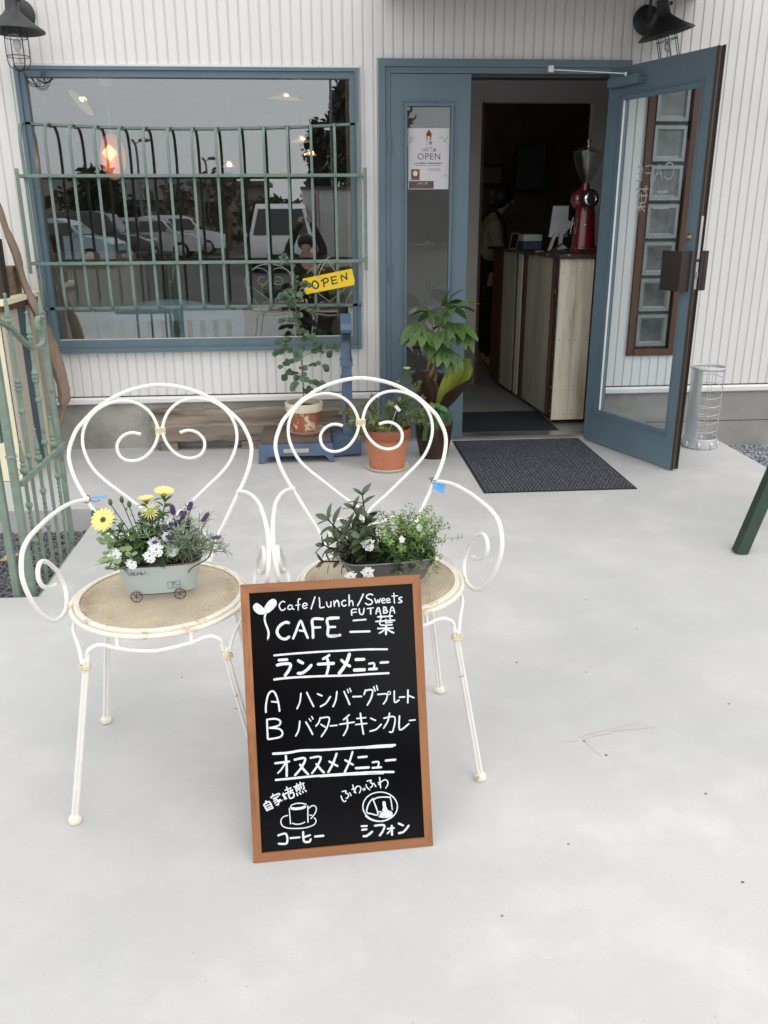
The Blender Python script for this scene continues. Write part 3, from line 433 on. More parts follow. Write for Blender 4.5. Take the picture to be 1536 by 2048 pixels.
def text(name, body, size, M, m, parent, ext=0.0003, align='CENTER', spacing=1.0, sx=1.0):
    cu = bpy.data.curves.new(name, 'FONT'); cu.body = body; cu.size = size; cu.extrude = ext; cu.align_x = align; cu.align_y = 'CENTER'
    cu.space_character = spacing; cu.resolution_u = 3
    o = bpy.data.objects.new(name, cu); COL.objects.link(o); bpy.context.view_layer.update()
    me = bpy.data.meshes.new_from_object(o.evaluated_get(bpy.context.evaluated_depsgraph_get())); bpy.data.objects.remove(o)
    me.materials.clear(); me.materials.append(MATS[m]); me.transform(Matrix.Diagonal((sx, 1, 1, 1)))
    return inst(name, me, parent, M)
def rot3(ex, ey, ez, loc):
    return Matrix.Translation(Vector(loc)) @ Matrix((Vector(ex), Vector(ey), Vector(ez))).transposed().to_4x4()
FACE = lambda x, y, z: rot3((1, 0, 0), (0, 0, 1), (0, -1, 0), (x, y, z))   # a print that faces -Y

# ------------------------------------------------------------------ ground
xs = [-9, -1.112, 2.57, 9]; ys = [-8.2, -2.235, -1.185, 0.012]
mb = MB(); keep = {(0, 0), (1, 0), (1, 1), (1, 2), (0, 2)}
for i in range(3):
    for j in range(3):
        if (i, j) not in keep: continue
        x0, x1, y0, y1 = xs[i], xs[i+1], ys[j], ys[j+1]
        mb.add([(x0, y0, 0), (x1, y0, 0), (x1, y1, 0), (x0, y1, 0)], [(0, 1, 2, 3)])
        for (di, dj, a, b) in ((-1, 0, (x0, y1), (x0, y0)), (1, 0, (x1, y0), (x1, y1)), (0, -1, (x0, y0), (x1, y0)), (0, 1, (x1, y1), (x0, y1))):
            if (i+di, j+dj) not in keep:
                mb.add([(a[0], a[1], 0), (b[0], b[1], 0), (b[0], b[1], -0.4), (a[0], a[1], -0.4)], [(0, 3, 2, 1)])
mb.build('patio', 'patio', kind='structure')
MB().box(-90, 90, -90, 60, -0.6, -0.175).build('ground', 'asphalt', kind='structure')
def gravel(x0, x1, y0, y1, z, n, r0, r1, name):
    mb = MB()
    mb.add([(x0, y0, z), (x1, y0, z), (x1, y1, z), (x0, y1, z)], [(0, 1, 2, 3)])
    ico = bmesh.new(); bmesh.ops.create_icosphere(ico, subdivisions=1, radius=1); iv = [v.co.copy() for v in ico.verts]; fi = [tuple(v.index for v in f.verts) for f in ico.faces]; ico.free()
    for k in range(n):
        r = random.uniform(r0, r1); c = Vector((random.uniform(x0, x1), random.uniform(y0, y1), z + random.uniform(0.0, r0*1.3)))
        R = Euler((random.random()*6, random.random()*6, random.random()*6)).to_matrix(); sc3 = Vector((1, random.uniform(0.6, 1), random.uniform(0.45, 0.8)))
        mb.add([c + R @ Vector((v.x*sc3.x, v.y*sc3.y, v.z*sc3.z))*r*random.uniform(0.85, 1.1) for v in iv], fi)
    return mb
def gcolour(mb, name, m, label=None):
    o = mb.build(name, m, kind='stuff'); o['label'] = label; o['category'] = 'gravel'; return o
g = gcolour(gravel(-2.6, -1.112, -2.235, -1.185, -0.125, 6500, 0.006, 0.014, 'g'), 'gravel', 'stone1', 'dark grey gravel in the sunken bed under the green gate')
g2 = gcolour(gravel(2.57, 3.6, -1.7, 0.012, -0.10, 3600, 0.009, 0.02, 'g'), 'gravel', 'stone2', 'pale grey crushed stone beside the patio edge at right')
for gg, a, b in ((g, 0.10, 0.02), (g2, 0.1, 0.1)):                 # stones differ in tone
    N = gg.data.materials[0].node_tree
    hs = [n for n in N.nodes if n.type == 'HUE_SAT'][0]
# fallen leaf and turquoise scrap in the left gravel
mb = MB(); mb.leaf(orient((-1.49, -1.60, -0.10), (1, 0.25, 0.1), roll=0.3), 0.085, 0.045, fold=0.5, droop=-0.2)
tag(mb.build('fallen_leaf', 'deadleaf'), 'dry tan leaf lying on the dark gravel behind the gate', 'leaf')
# small grit on the patio
for k, (x, y, r) in enumerate([(0.62, -2.9, .0035), (0.83, -2.98, .003), (0.99, -2.45, .003), (0.71, -3.35, .004), (0.75, -3.42, .0045), (0.95, -3.6, .0035), (0.35, -3.95, .0035), (0.9, -3.9, .004), (-0.28, -3.1, .003), (-0.47, -2.9, .003), (0.22, -1.4, .004), (1.2, -3.2, .0035), (1.32, -3.45, .003), (0.55, -3.75, .003), (-0.9, -3.4, .003), (1.1, -2.7, .003)]):
    m2 = MB().sphere((x, y, 0.001), r*.75, 6, 4, sx=1.3, sz=0.6)
    tag(m2.build('grit', 'stone1'), 'tiny dark speck of grit lying on the pale concrete patio', 'grit', 'specks of grit on the patio')

# ------------------------------------------------------------------ the cafe building
bd = thing('cafe_building', 'white ribbed cafe facade with blue framed window and open glazed door', 'building')
P0, PX0 = 0.0570, -1.4651
WX0, WX1, WZ0, WZ1 = -1.611, 0.2676, 0.6085, 2.171
DX0, DX1, DZ1 = 0.384, 1.8423, 2.2193
GX0, GX1, GZ0, GZ1 = 1.968, 2.277, 0.532, 2.16
TOP = 3.15
sid = {}
def siding(xa, xb, za, zb):
    key = (round(xb-xa, 4), round(za, 3), round(zb, 3))
    if key not in sid:
        w = xb-xa; b = 0.0025
        mb = MB(); mb.prism([(0, 0.0045), (0, b), (b, 0), (w-b, 0), (w, b), (w, 0.0045)], za, zb, 'xy')
        sid[key] = mb.mesh('siding_board', 'siding')
    inst('siding_board', sid[key], bd, Matrix.Translation((xa, 0, 0)))
k = -18
while True:
    xa = PX0 + 0.0045 + k*P0; xb = xa + P0 - 0.009; k += 1
    if xa > 3.25: break
    def clip(lo, hi): return (xb > lo and xa < hi)
    segs = [(0.336, TOP)]
    for lo, hi, z0, z1 in ((WX0-0.012, WX1+0.012, WZ0-0.004, WZ1+0.016), (DX0-0.006, DX1+0.006, 0, DZ1+0.006), (GX0-0.004, GX1+0.004, GZ0-0.004, GZ1+0.004)):
        if clip(lo, hi):
            # boards partly beside an opening are trimmed in width instead
            if xa < lo - 0.004 and xb > lo and xb < hi: xb2 = lo; new = [(a, b) for a, b in segs]; segs2 = []
            ns = []
            for a, b in segs:
                if z0 > a + 0.02: ns.append((a, z0))
                if z1 < b: ns.append((max(z1, a), b))
            if xa < lo - 0.004: siding(xa, lo, max(z0, 0.336), z1)
            if xb > hi + 0.004: siding(hi, xb, max(z0, 0.336), z1)
            segs = ns
    for a, b in segs: siding(xa, xb, a, b)
# backing wall with openings
mb = MB()
def wallrect(mb, x0, x1, z0, z1, y0=0.005, y1=0.12): mb.box(x0, x1, y0, y1, z0, z1)
XL, XR = -2.6, 3.25
for x0, x1, z0, z1 in ((XL, WX0+.01, .29, TOP), (WX0+.01, WX1-.01, .29, WZ0+.01), (WX0+.01, WX1-.01, WZ1-.01, TOP), (WX1-.01, DX0+.01, .29, TOP), (DX0+.01, DX1-.01, DZ1-.01, TOP),
                       (DX1-.01, GX0+.01, .29, TOP), (GX0+.01, GX1-.01, .29, GZ0+.01), (GX0+.01, GX1-.01, GZ1-.01, TOP), (GX1-.01, XR, .29, TOP)):
    wallrect(mb, x0, x1, z0, z1)
mb.build('wall', 'siding_gap', bd)
mb = MB().box(XL, DX0-.002, 0.002, 0.12, -0.4, 0.2895).box(DX1+.002, XR, 0.002, 0.12, -0.4, 0.2895)
mb.build('foundation', 'found', bd)
# the small square form-tie mark and cold joint in the concrete
MB().box(DX1+.002, XR, 0.0, 0.0015, 0.088, 0.0915).build('concrete_joint', 'dark_gap', bd)
mb = MB()
for x0, x1 in ((XL, DX0-.004), (DX1+.004, XR)):
    mb.prism([(-0.022, .294), (-0.022, .318), (-0.014, .329), (0.007, .330), (0.007, .288), (-0.016, .288)], x0, x1, 'yz')
mb.build('base_flashing', 'flashing', bd)
MB().box(XL, DX0-.004, -0.004, 0.006, .3305, .3355).box(DX1+.004, XR, -0.004, 0.006, .3305, .3355).build('shadow_gap', 'dark_gap', bd)
# canopy above the door
mb = MB().box(0.40, 2.19, -1.75, -0.004, 2.540, 2.66); mb.build('canopy', 'canopy', bd)
mb = MB().box(0.39, 2.20, -1.77, -0.004, 2.661, 2.70); mb.build('canopy_cap', 'doorbrown', bd)
# ---- large window
win = MB().box(WX0, WX0+.02, -.035, .06, WZ0, WZ1).box(WX1-.02, WX1, -.035, .06, WZ0, WZ1).box(WX0+.02, WX1-.02, -.035, .06, WZ1-.018, WZ1).box(WX0+.02, WX1-.02, -.042, .06, WZ0, WZ0+.028).build('window', 'bluepaint', bd)
a, b, c, d = WX0+.0205, WX1-.0205, WZ0+.0285, WZ1-.0185
MB().box(a, a+.028, -.022, .05, c, d).box(b-.028, b, -.022, .05, c, d).box(a+.028, b-.028, -.022, .05, d-.034, d).box(a+.028, b-.028, -.022, .05, c, c+.046).build('sash', 'bluepaint', win)
MB().box(a+.025, b-.025, .008, .013, c+.04, d-.03).build('pane', 'winglass', win)
MB().box(a+.028, b-.028, .0, .0075, c+.0465, c+.0505).build('glazing_bead', 'saucer', win)
MB().box(WX0-.01, WX1+.01, -.012, .006, WZ1+.001, WZ1+.014).build('window_trim', 'flashing', bd)
# ---- door frame
ds = MB()
ds.box(DX0, DX0+.036, -.03, .11, 0, DZ1).box(DX1-.036, DX1, -.03, .11, 0, DZ1).box(DX0+.036, DX1-.036, -.03, .11, DZ1-.038, DZ1)
df = ds.build('door_frame', 'bluepaint', bd)
MB().box(DX0+.0365, DX0+.066, -.016, .10, 0, DZ1-.0385).box(DX1-.066, DX1-.0365, -.016, .10, 0, DZ1-.0385).box(DX0+.066, DX1-.066, -.016, .10, DZ1-.07, DZ1-.0385).build('frame_stop', 'bluepaint', df)
MB().box(.915, DX1-.0665, .0, .10, DZ1-.088, DZ1-.0705).build('frame_recess', 'black_metal', df)
MB().box(DX0+.0665, DX1-.0665, -.01, .10, .0, .022).build('threshold', 'steel', df)
# ---- fixed side leaf
SX0, SX1 = DX0+.068, .915
y0, y1 = -.012, .030
sd = MB().box(SX0, .548, y0, y1, .024, 2.146).box(.803, SX1, y0, y1, .024, 2.146).box(.548, .803, y0, y1, 1.980, 2.146).box(.548, .803, y0, y1, .024, .46).build('side_door', 'bluepaint', bd)
for w, yy in ((.030, -.020), (.016, -.016)):
    pass
def ring(mb, x0, x1, z0, z1, w, ya, yb):
    mb.box(x0-w, x0, ya, yb, z0-w, z1+w).box(x1, x1+w, ya, yb, z0-w, z1+w).box(x0, x1, ya, yb, z1, z1+w).box(x0, x1, ya, yb, z0-w, z0)
mb = MB(); ring(mb, .548, .803, .46, 1.98, .012, -.022, -.0125); ring(mb, .5235, .8275, .4355, 2.0045, .008, -.017, -.0125); mb.build('moulding', 'bluepaint', sd)
MB().box(.546, .805, .006, .011, .458, 1.982).build('pane', 'sideglass', sd)
for zz in (1.72, 1.0, .3): MB().tube([(SX0-.004, -.026, zz), (SX0-.004, -.026, zz+.10)], .006).build('hinge', 'bluepaint', sd)
# ---- open door leaf, built in its own frame: u along the leaf, n towards the camera side
H0 = Vector((1.7056, -.0652, 0)); U = Vector((.35249, -.93582, 0)); Nn = Vector((-.93582, -.35249, 0))
ML = Matrix((( U.x, Nn.x, 0, H0.x), (U.y, Nn.y, 0, H0.y), (0, 0, 1, 0), (0, 0, 0, 1)))   # (u, n, z)
def lbox(mb, u0, u1, n0, n1, z0, z1): return mb.box(u0, u1, n0, n1, z0, z1, M=ML)
LW, LT = .798, -.040
mb = MB(); lbox(mb, 0, .10, LT, 0, .012, 2.165); lbox(mb, .728, LW, LT, 0, .012, 2.165); lbox(mb, .10, .728, LT, 0, 2.02, 2.165); lbox(mb, .10, .728, LT, 0, .012, .20)
dr = mb.build('front_door', 'bluepaint', bd)
mb = MB()
for u0, u1, z0, z1 in ((.1005, .128, .2005, 2.0195), (.716, .7275, .2005, 2.0195), (.128, .716, 1.995, 2.0195), (.128, .716, .2005, .222)): lbox(mb, u0, u1, -.034, -.006, z0, z1)
mb.build('glazing_bead', 'bluepaint', dr)
mb = MB()
for u0, u1, z0, z1 in ((.088, .0935, .19, 2.032), (.734, .7395, .19, 2.032), (.0935, .734, 2.0265, 2.032), (.0935, .734, .19, .1955)): lbox(mb, u0, u1, .0003, .005, z0, z1)
mb.build('moulding', 'bluepaint', dr)
mb = MB(); lbox(mb, .124, .720, -.022, -.017, .218, 2.0); dp = mb.build('pane', 'doorglass', dr)
mb = MB(); lbox(mb, .1285, .1315, -.016, -.004, .222, 1.995); mb.build('gasket', 'flashing', dr)
mb = MB(); lbox(mb, LW+.0005, LW+.006, LT+.001, -.001, .010, 2.167); mb.build('edge_strip', 'doorbrown', dr)
mb = MB(); lbox(mb, LW+.0065, LW+.010, LT+.006, -.030, .010, 2.167); lbox(mb, LW+.0065, LW+.0095, -.012, -.007, .010, 2.167); lbox(mb, LW-.002, LW+.012, LT-.008, LT-.0005, .010, 2.172); mb.build('weather_strip', 'bronze', dr)
mb = MB(); lbox(mb, LW+.0065, LW+.011, -.029, -.013, 1.165, 1.38); mb.build('lock_plate', 'steel', dr)
mb = MB(); lbox(mb, LW+.0065, LW+.011, -.029, -.013, 1.01, 1.15); lp = mb.build('lock_plate', 'steel', dr)
mb = MB(); lbox(mb, LW+.0112, LW+.018, -.026, -.016, 1.065, 1.10); mb.build('latch', 'chrome', dr)
mb = MB(); lbox(mb, .640, .785, .045, .070, 1.0, 1.205); lbox(mb, .765, .785, .0, .045, 1.0, 1.205); lbox(mb, .745, .768, .0005, .020, 1.03, 1.18); mb.build('handle', 'bronze', dr)
mb = MB(); lbox(mb, .655, .790, -.112, -.085, 1.0, 1.205); lbox(mb, .768, .788, -.085, -.0405, 1.0, 1.205); mb.build('handle', 'bronze', dr)
mb = MB(); c = ML @ Vector((.752, .0, 1.275)); mb.lathe([(.015, 0), (.017, .004), (.012, .009), (.013, .016), (.009, .020)], c, 16, axis=Nn); mb.build('thumb_turn', 'brass', dr)
mb = MB(); lbox(mb, .045, .300, .0005, .052, 2.062, 2.108); cb = mb.build('door_closer', 'bluepaint', dr)
mb = MB()
for du, dz in ((-.014, .012), (.006, .012), (-.004, -.012)): mb.lathe([(.0035, 0), (.0035, .001)], ML @ Vector((.2995, .026+du, 2.086+dz)), 8, axis=U)
mb.build('screw', 'black_metal', dr)
mb = MB(); p = ML @ Vector((.17, .03, 2.122)); mb.bar(p, (1.36, -.055, 2.165), .012, .005, side=(0, 0, 1)); mb.box(1.345, 1.375, -.07, -.012, 2.150, 2.185); mb.lathe([(.010, -.012), (.010, .006)], p, 10); mb.build('closer_arm', 'silverpaint', dr)
# lettering on the door glass, read from inside it is reversed
mb = strokes(DOOR_STROKES, ML @ Vector((0, 0, 0)), U, (0, 0, 1), Nn, -.0166)
mb.build('lettering', 'doorletter', dr)
# ---- glass block window in its brown frame
gw = MB().box(GX0, GX0+.038, -.018, .09, GZ0, GZ1).box(GX1-.042, GX1, -.018, .09, GZ0, GZ1).box(GX0+.042, GX1-.042, -.018, .09, GZ1-.042, GZ1).box(GX0+.042, GX1-.042, -.018, .09, GZ0, GZ0+.042).build('glass_block_window', 'browntrim', bd)
MB().box(GX0+.0425, GX1-.0425, .030, .10, GZ0+.0425, GZ1-.0425).build('mortar', 'mortar', gw)
bm_ = MB()
def pillow(mb, w, ya, yb, inset):
    h = w/2; vs = []
    for s_, y in ((h, ya+.012), (h-.004, ya), (h-inset, ya), (h-inset-.012, ya+.014)):
        vs += [(-s_, y, -s_), (s_, y, -s_), (s_, y, s_), (-s_, y, s_)]
    fs = []
    for i in range(3):
        for k_ in range(4): fs.append((i*4+k_, i*4+(k_+1) % 4, (i+1)*4+(k_+1) % 4, (i+1)*4+k_))
    return mb.add(vs, fs)
edge = pillow(MB(), .186, .004, .03, .018).mesh('glass_block', 'gblock_edge')
face = MB().box(-.070, .070, .012, .020, -.070, .070).mesh('block_face', 'gblock')
for i in range(7):
    zc = .687 + i*.2195
    if zc + .09 > GZ1-.05: break
    blk = MB(); h = .102
    pillow(blk, .203, .004, .03, .022); blk.add([(-.068, .018, -.068), (.068, .018, -.068), (.068, .018, .068), (-.068, .018, .068)], [(0, 1, 2, 3)])
    me = edge.copy() if False else None
    vsh = []
    blk.box(-h, h, .016, .0295, -h, -h+.004).box(-h, h, .016, .0295, h-.004, h).box(-h, -h+.004, .016, .0295, -h+.004, h-.004).box(h-.004, h, .016, .0295, -h+.004, h-.004)
    me = blk.mesh('glass_block', 'gblock_edge', smooth=False); me.materials.append(MATS['gblock'])
    for p in me.polygons:
        if all(abs(me.vertices[v].co.y-.018) < 1e-4 for v in p.vertices): p.material_index = 1
    inst('glass_block', me, gw, Matrix.Translation((2.1225, 0, zc)))

# ---- interior
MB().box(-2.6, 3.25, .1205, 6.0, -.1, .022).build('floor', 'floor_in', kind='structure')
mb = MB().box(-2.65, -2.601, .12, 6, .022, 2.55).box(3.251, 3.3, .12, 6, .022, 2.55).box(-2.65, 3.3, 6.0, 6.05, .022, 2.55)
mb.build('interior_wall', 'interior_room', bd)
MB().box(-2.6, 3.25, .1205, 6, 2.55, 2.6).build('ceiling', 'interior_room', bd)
MB().box(-2.65, 3.3, .1205, 6.05, 2.7, 2.8).build('roof', 'houseroof', bd)
# partition behind the entrance, with the dark opening
mb = MB().box(.30, 1.334, 1.78, 1.86, .022, 2.549).box(2.19, 3.25, 1.78, 1.86, .022, 2.549).box(1.334, 2.19, 1.78, 1.86, 2.205, 2.549)
mb.build('partition', 'interior', bd)
MB().box(.30, 1.314, 1.772, 1.7795, .022, .33).build('wainscot', 'floor_in', bd)
MB().box(.30, 1.314, 1.768, 1.7795, .3305, .355).box(1.3145, 1.3335, 1.76, 1.87, .022, 2.204).build('wood_trim', 'woodbrown', bd)
MB().box(.26, .30, .13, 1.775, .022, 2.549).build('partition', 'interior', bd)
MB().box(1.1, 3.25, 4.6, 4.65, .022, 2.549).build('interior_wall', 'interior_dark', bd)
MB().box(-2.6, 3.25, 3.2, 3.25, .022, 2.549).build('x', 'interior_dark', bd) if False else None

sf = thing('scuff_mark', 'faint brown scuff smeared on the pale patio at right', 'scuff', (.75, -3.35, 0))
strokes([(5, [(700, -3330), (760, -3310), (830, -3290), (900, -3270)]), (9, [(715, -3335), (750, -3325), (800, -3316)]), (3, [(690, -3345), (650, -3350)]), (4, [(800, -3310), (860, -3305), (930, -3300)]), (3, [(712, -3350), (722, -3385), (735, -3420)])], (0, 0, 0), (1, 0, 0), (0, 1, 0), (0, 0, 1), .0006, jit=.5).build('smear', 'scuff', sf)

# ------------------------------------------------------------------ wall lamps
def wall_lamp(x, z, tilt, label):
    t = thing('wall_lamp', label, 'wall lamp', (x, 0, z), group='black caged lamps on the facade')
    t.rotation_euler = (0, tilt, 0); O = Vector((x, 0, z))
    L = lambda a, b, c: (x+a, b, z+c)
    MB().lathe([(.060, 0), (.078, .004), (.078, .012), (.070, .02), (.03, .026)], L(-.02, -.001, .005), 28, axis=(0, -1, 0)).build('backplate', 'black_metal', t, True)
    MB().tube(smoothpath([L(-.02, -.02, .01), L(-.02, -.08, .06), L(-.01, -.15, .16), L(0, -.2, .175), L(0, -.205, .12), L(0, -.205, .05)], 5), .009, 8).build('arm', 'black_metal', t, True)
    MB().tube([L(-.02, -.02, -.01), L(-.01, -.1, .02), L(0, -.17, .03)], .007, 8).build('stay', 'black_metal', t, True)
    MB().lathe([(.024, .070), (.030, .066), (.033, .030), (.036, -.010), (.046, -.025), (.094, -.066), (.148, -.102), (.151, -.109), (.147, -.107), (.092, -.072), (.044, -.034), (.03, -.03)], L(0, -.205, 0), 32, cap=False).build('shade', 'black_metal', t, True)
    MB().sphere(L(.043, -.215, .035), .010).build('thumb_screw', 'black_metal', t, True)
    MB().lathe([(.0005, -.262), (.030, -.255), (.040, -.235), (.042, -.19), (.042, -.10)], L(0, -.205, 0), 20, cap=False).build('glass_jar', 'cageglass', t, True)
    mb = MB(); R = .056
    for k in range(6):
        a = 2*PI*k/6 + .3; c, s_ = math.cos(a), math.sin(a)
        mb.tube(smoothpath([L(c*.046, -.205+s_*.046, -.06), L(c*R, -.205+s_*R, -.12), L(c*R, -.205+s_*R, -.24), L(c*.044, -.205+s_*.044, -.275), L(c*.012, -.205+s_*.012, -.292)], 3), .0026, 5)
    for zz in (-.138, -.225): mb.tube([L(R*math.cos(2*PI*k/24), -.205+R*math.sin(2*PI*k/24), zz) for k in range(24)], .0022, 5, closed=True)
    mb.tube([L(.012*math.cos(2*PI*k/10), -.205+.012*math.sin(2*PI*k/10), -.293) for k in range(10)], .0025, 5, closed=True)
    mb.build('cage', 'black_metal', t)
    MB().sphere(L(0, -.205, -.17), .022, 10, 8, sz=1.3).build('bulb', 'lens', t, True)
    return t
wall_lamp(-1.525, 2.412, 0, 'black cone shaded caged wall lamp above the left corner of the big window')
l2 = wall_lamp(1.932, 2.425, math.radians(-14), 'black cone shaded caged wall lamp hanging askew above the open door')

# loose black cable loops by the left lamp
mb = MB()
for q in range(3): mb.tube(smoothpath([(-1.56+q*.008, -.05, 2.135), (-1.53, -.055, 2.09-q*.008), (-1.49+q*.006, -.055, 2.085-q*.008), (-1.455+q*.01, -.05, 2.14)], 6), .0022, 5)
tag(mb.build('cable', 'black_metal'), 'thin black cable loops dangling below the left wall lamp', 'cable')

# ------------------------------------------------------------------ green window grille
gr = thing('window_grille', 'faded green iron grille bulging in front of the big window', 'window grille', (-.67, -.13, 1.35))
def toprail(x):
    s_ = (x+.67)/.93; return 1.886 - .026*(1-min(1, s_*s_))
def curvebar(x, first=False):
    zt = toprail(x)
    return [(x, -.014, zt-.004), (x, -.030, zt+.004), (x, -.07, zt-.004), (x, -.108, zt-.03), (x, -.128, zt-.08), (x, -.134, zt-.16), (x, -.128, zt-.3), (x, -.130, 1.40), (x, -.130, 1.0), (x, -.128, .925), (x, -.112, .888), (x, -.07, .872), (x, -.03, .875), (x, -.014, .875)]
xs_ = [-1.597 + i*(.258+1.597)/14 for i in range(15)]
for i, x in enumerate(xs_):
    mb = MB(); P = smoothpath(curvebar(x), 3); w, d = .0075, .0045
    vs = []; fs = []
    for j, p in enumerate(P):
        a = P[max(j-1, 0)]; b = P[min(j+1, len(P)-1)]; tt = (b-a).normalized(); nn = Vector((1, 0, 0)).cross(tt)
        vs += [p + Vector((sx*w, 0, 0)) + nn*sy*d for sx, sy in ((-1, -1), (1, -1), (1, 1), (-1, 1))]
    for j in range(len(P)-1):
        for k in range(4): fs.append((j*4+k, j*4+(k+1) % 4, j*4+4+(k+1) % 4, j*4+4+k))
    mb.add(vs, fs); mb.build('bar', 'grillepaint', gr)
    if 0 < i < 14:
        MB().box(x-.012, x+.012, -.022, -.004, toprail(x)-.012, toprail(x)+.003).build('clip', 'rust' if i % 4 == 1 else 'grillepaint', gr)
for zz in (1.607, 1.138):
    mb = MB().box(-1.640, .302, -.150, -.1355, zz-.008, zz+.009); mb.build('rail', 'grillepaint', gr)
    MB().box(-1.636, -1.624, -.1352, -.0, zz-.009, zz+.009).box(.286, .298, -.1352, -.0, zz-.009, zz+.009).build('rail_return', 'grillepaint', gr)
    mb = MB()
    for x in xs_: mb.sphere((x, -.152, zz), .0045, 6, 4)
    mb.build('rivet', 'grillepaint', gr)
mb = MB()
for j in range(14): mb.bar((xs_[j], -.012, toprail(xs_[j])), (xs_[j+1], -.012, toprail(xs_[j+1])), .013, .02, side=(0, 1, 0))
mb.build('rail', 'grillepaint', gr)
MB().box(-1.612, .272, -.022, -.004, .866, .882).build('rail', 'grillepaint', gr)
for x in (-1.632, .294):
    b_ = MB().box(x-.010, x+.010, -.1555, -.1505, 1.085, 1.645).build('wall_bracket', 'grillepaint', gr)
    mb = MB()
    for zz in (1.10, 1.17, 1.30, 1.45, 1.63): mb.sphere((x, -.156, zz), .003, 6, 4)
    mb.build('screw', 'steel', gr)

# yellow OPEN sign hung from the rail by a string and hook
sg = thing('open_sign', 'bright yellow hand painted OPEN board hanging tilted from the green grille', 'sign', (.075, -.165, 1.02))
th = math.radians(10.5); ex = Vector((math.cos(th), 0, math.sin(th))); ez = Vector((-math.sin(th), 0, math.cos(th))); ey = Vector((0, -1, 0)); OO = Vector((.073, -.165, 1.024))
M_ = rot3(ex, ez, ey, OO)
MB().prism([(-.149, -.043), (.142, -.047), (.150, -.020), (.146, -.005), (.148, .046), (-.147, .044), (-.152, .008), (-.147, -.004)], -.003, .003, 'xy').build('x', 'yellowsign') if False else None
mb = MB(); n_ = 8; poly = [(-.147, -.045), (.142, -.048), (.150, -.022), (.147, .046), (-.148, .045), (-.152, .006), (-.147, -.004)]
vs = [M_ @ Vector((p[0], p[1], -.003)) for p in poly] + [M_ @ Vector((p[0], p[1], .003)) for p in poly]; n_ = len(poly)
mb.add(vs, [tuple(range(n_)), tuple(range(n_, 2*n_))] + [(i, (i+1) % n_, n_+(i+1) % n_, n_+i) for i in range(n_)])
mb.build('board', 'yellowsign', sg)
OS = [(9, [(-72, 12), (-84, 20), (-98, 10), (-98, -10), (-84, -24), (-68, -16), (-64, 0), (-72, 13)]),
      (8, [(-30, 18), (-34, -24)]), (8, [(-44, 12), (-20, 22), (-4, 16), (-6, 2), (-30, -4)]),
      (8, [(18, 22), (18, -18)]), (7, [(18, 22), (48, 20)]), (7, [(18, 2), (44, 2)]), (7, [(16, -18), (48, -16)]),
      (8, [(78, -12), (78, 22), (106, -6)]), (8, [(106, -8), (110, 28)])]
strokes(OS, OO, ex, ez, ey, .0034).build('lettering', 'blackpaint', sg)
ha, hb = OO + ex*-.055 + ez*.034 + ey*.006, OO + ex*.058 + ez*.034 + ey*.006; hk = Vector((.063, -.158, 1.150))
MB().tube(smoothpath([ha, ha+Vector((0, -.004, .01)), (ha+hk)/2+Vector((-.008, -.004, 0)), hk], 4), .0016, 6).tube([hb, hk], .0016, 6).tube(smoothpath([hk, hk+Vector((-.03, -.006, -.012)), hk+Vector((-.042, -.005, -.03)), hk+Vector((-.05, -.004, -.05))], 4), .0015, 6).tube(smoothpath([hk, hk+Vector((.012, -.004, .012)), hk+Vector((.02, -.004, .006))], 4), .0015, 6).build('string', 'string', sg, True)
MB().tube([(.060+.013*math.cos(a/10*2*PI), -.156, 1.158+.013*math.sin(a/10*2*PI)) for a in range(9)], .0025, 6).build('hook', 'rust', sg)

# ------------------------------------------------------------------ poster on the side leaf
po = thing('poster', 'white cafe opening notice taped on the narrow glass of the side door', 'poster', (.677, -.001, 1.70))
PX, PZ, pw, ph = .677, 1.700, .241, .331
MB().box(PX-pw/2, PX+pw/2, .0035, .0052, PZ-ph/2, PZ+ph/2).build('sheet', 'paper', po)
yy = .0028
def pm(x, z): return FACE(PX+x, yy, PZ+z)
def prt(poly, m, name, lift=0): MB().prism([(PX+a, PZ+b) for a, b in poly], yy-.0001-lift, .0034, 'xz').build(name, m, po)
prt([(-.020, .128), (0, .160), (.020, .128)], 'print_house', 'house_roof'); prt([(-.014, .1275), (.014, .1275), (.014, .104), (-.014, .104)], 'print_house', 'house')
prt([(-.009, .122), (.008, .122), (.008, .106), (-.009, .106)], 'print_cream', 'house_door', .0002)
text('lettering', '二葉', .021, pm(0, .085), 'print_grey', po); text('lettering', 'CAFE 二葉', .019, pm(0, .048), 'print_grey', po)
text('lettering', 'OPEN', .050, pm(.002, .012), 'print_grey', po, spacing=1.12)
mb = MB()
for row, (z_, w_, n_) in enumerate(((.062, .04, 8), (-.022, .17, 15), (-.034, .15, 22), (-.053, .07, 12), (-.062, .07, 12))):
    random.seed(row+3); x_ = -w_/2 + (.035 if row > 2 else 0)
    for k in range(n_):
        ww = w_/n_*random.uniform(.4, .85)
        hh = .0045 if row == 1 else .0020
        mb.box(PX+x_, PX+x_+ww, yy, .0034, PZ+z_-hh, PZ+z_+hh*random.uniform(.3, 1)); x_ += w_/n_
mb.build('small_print', 'print_photo', po)
mb = MB(); random.seed(5)
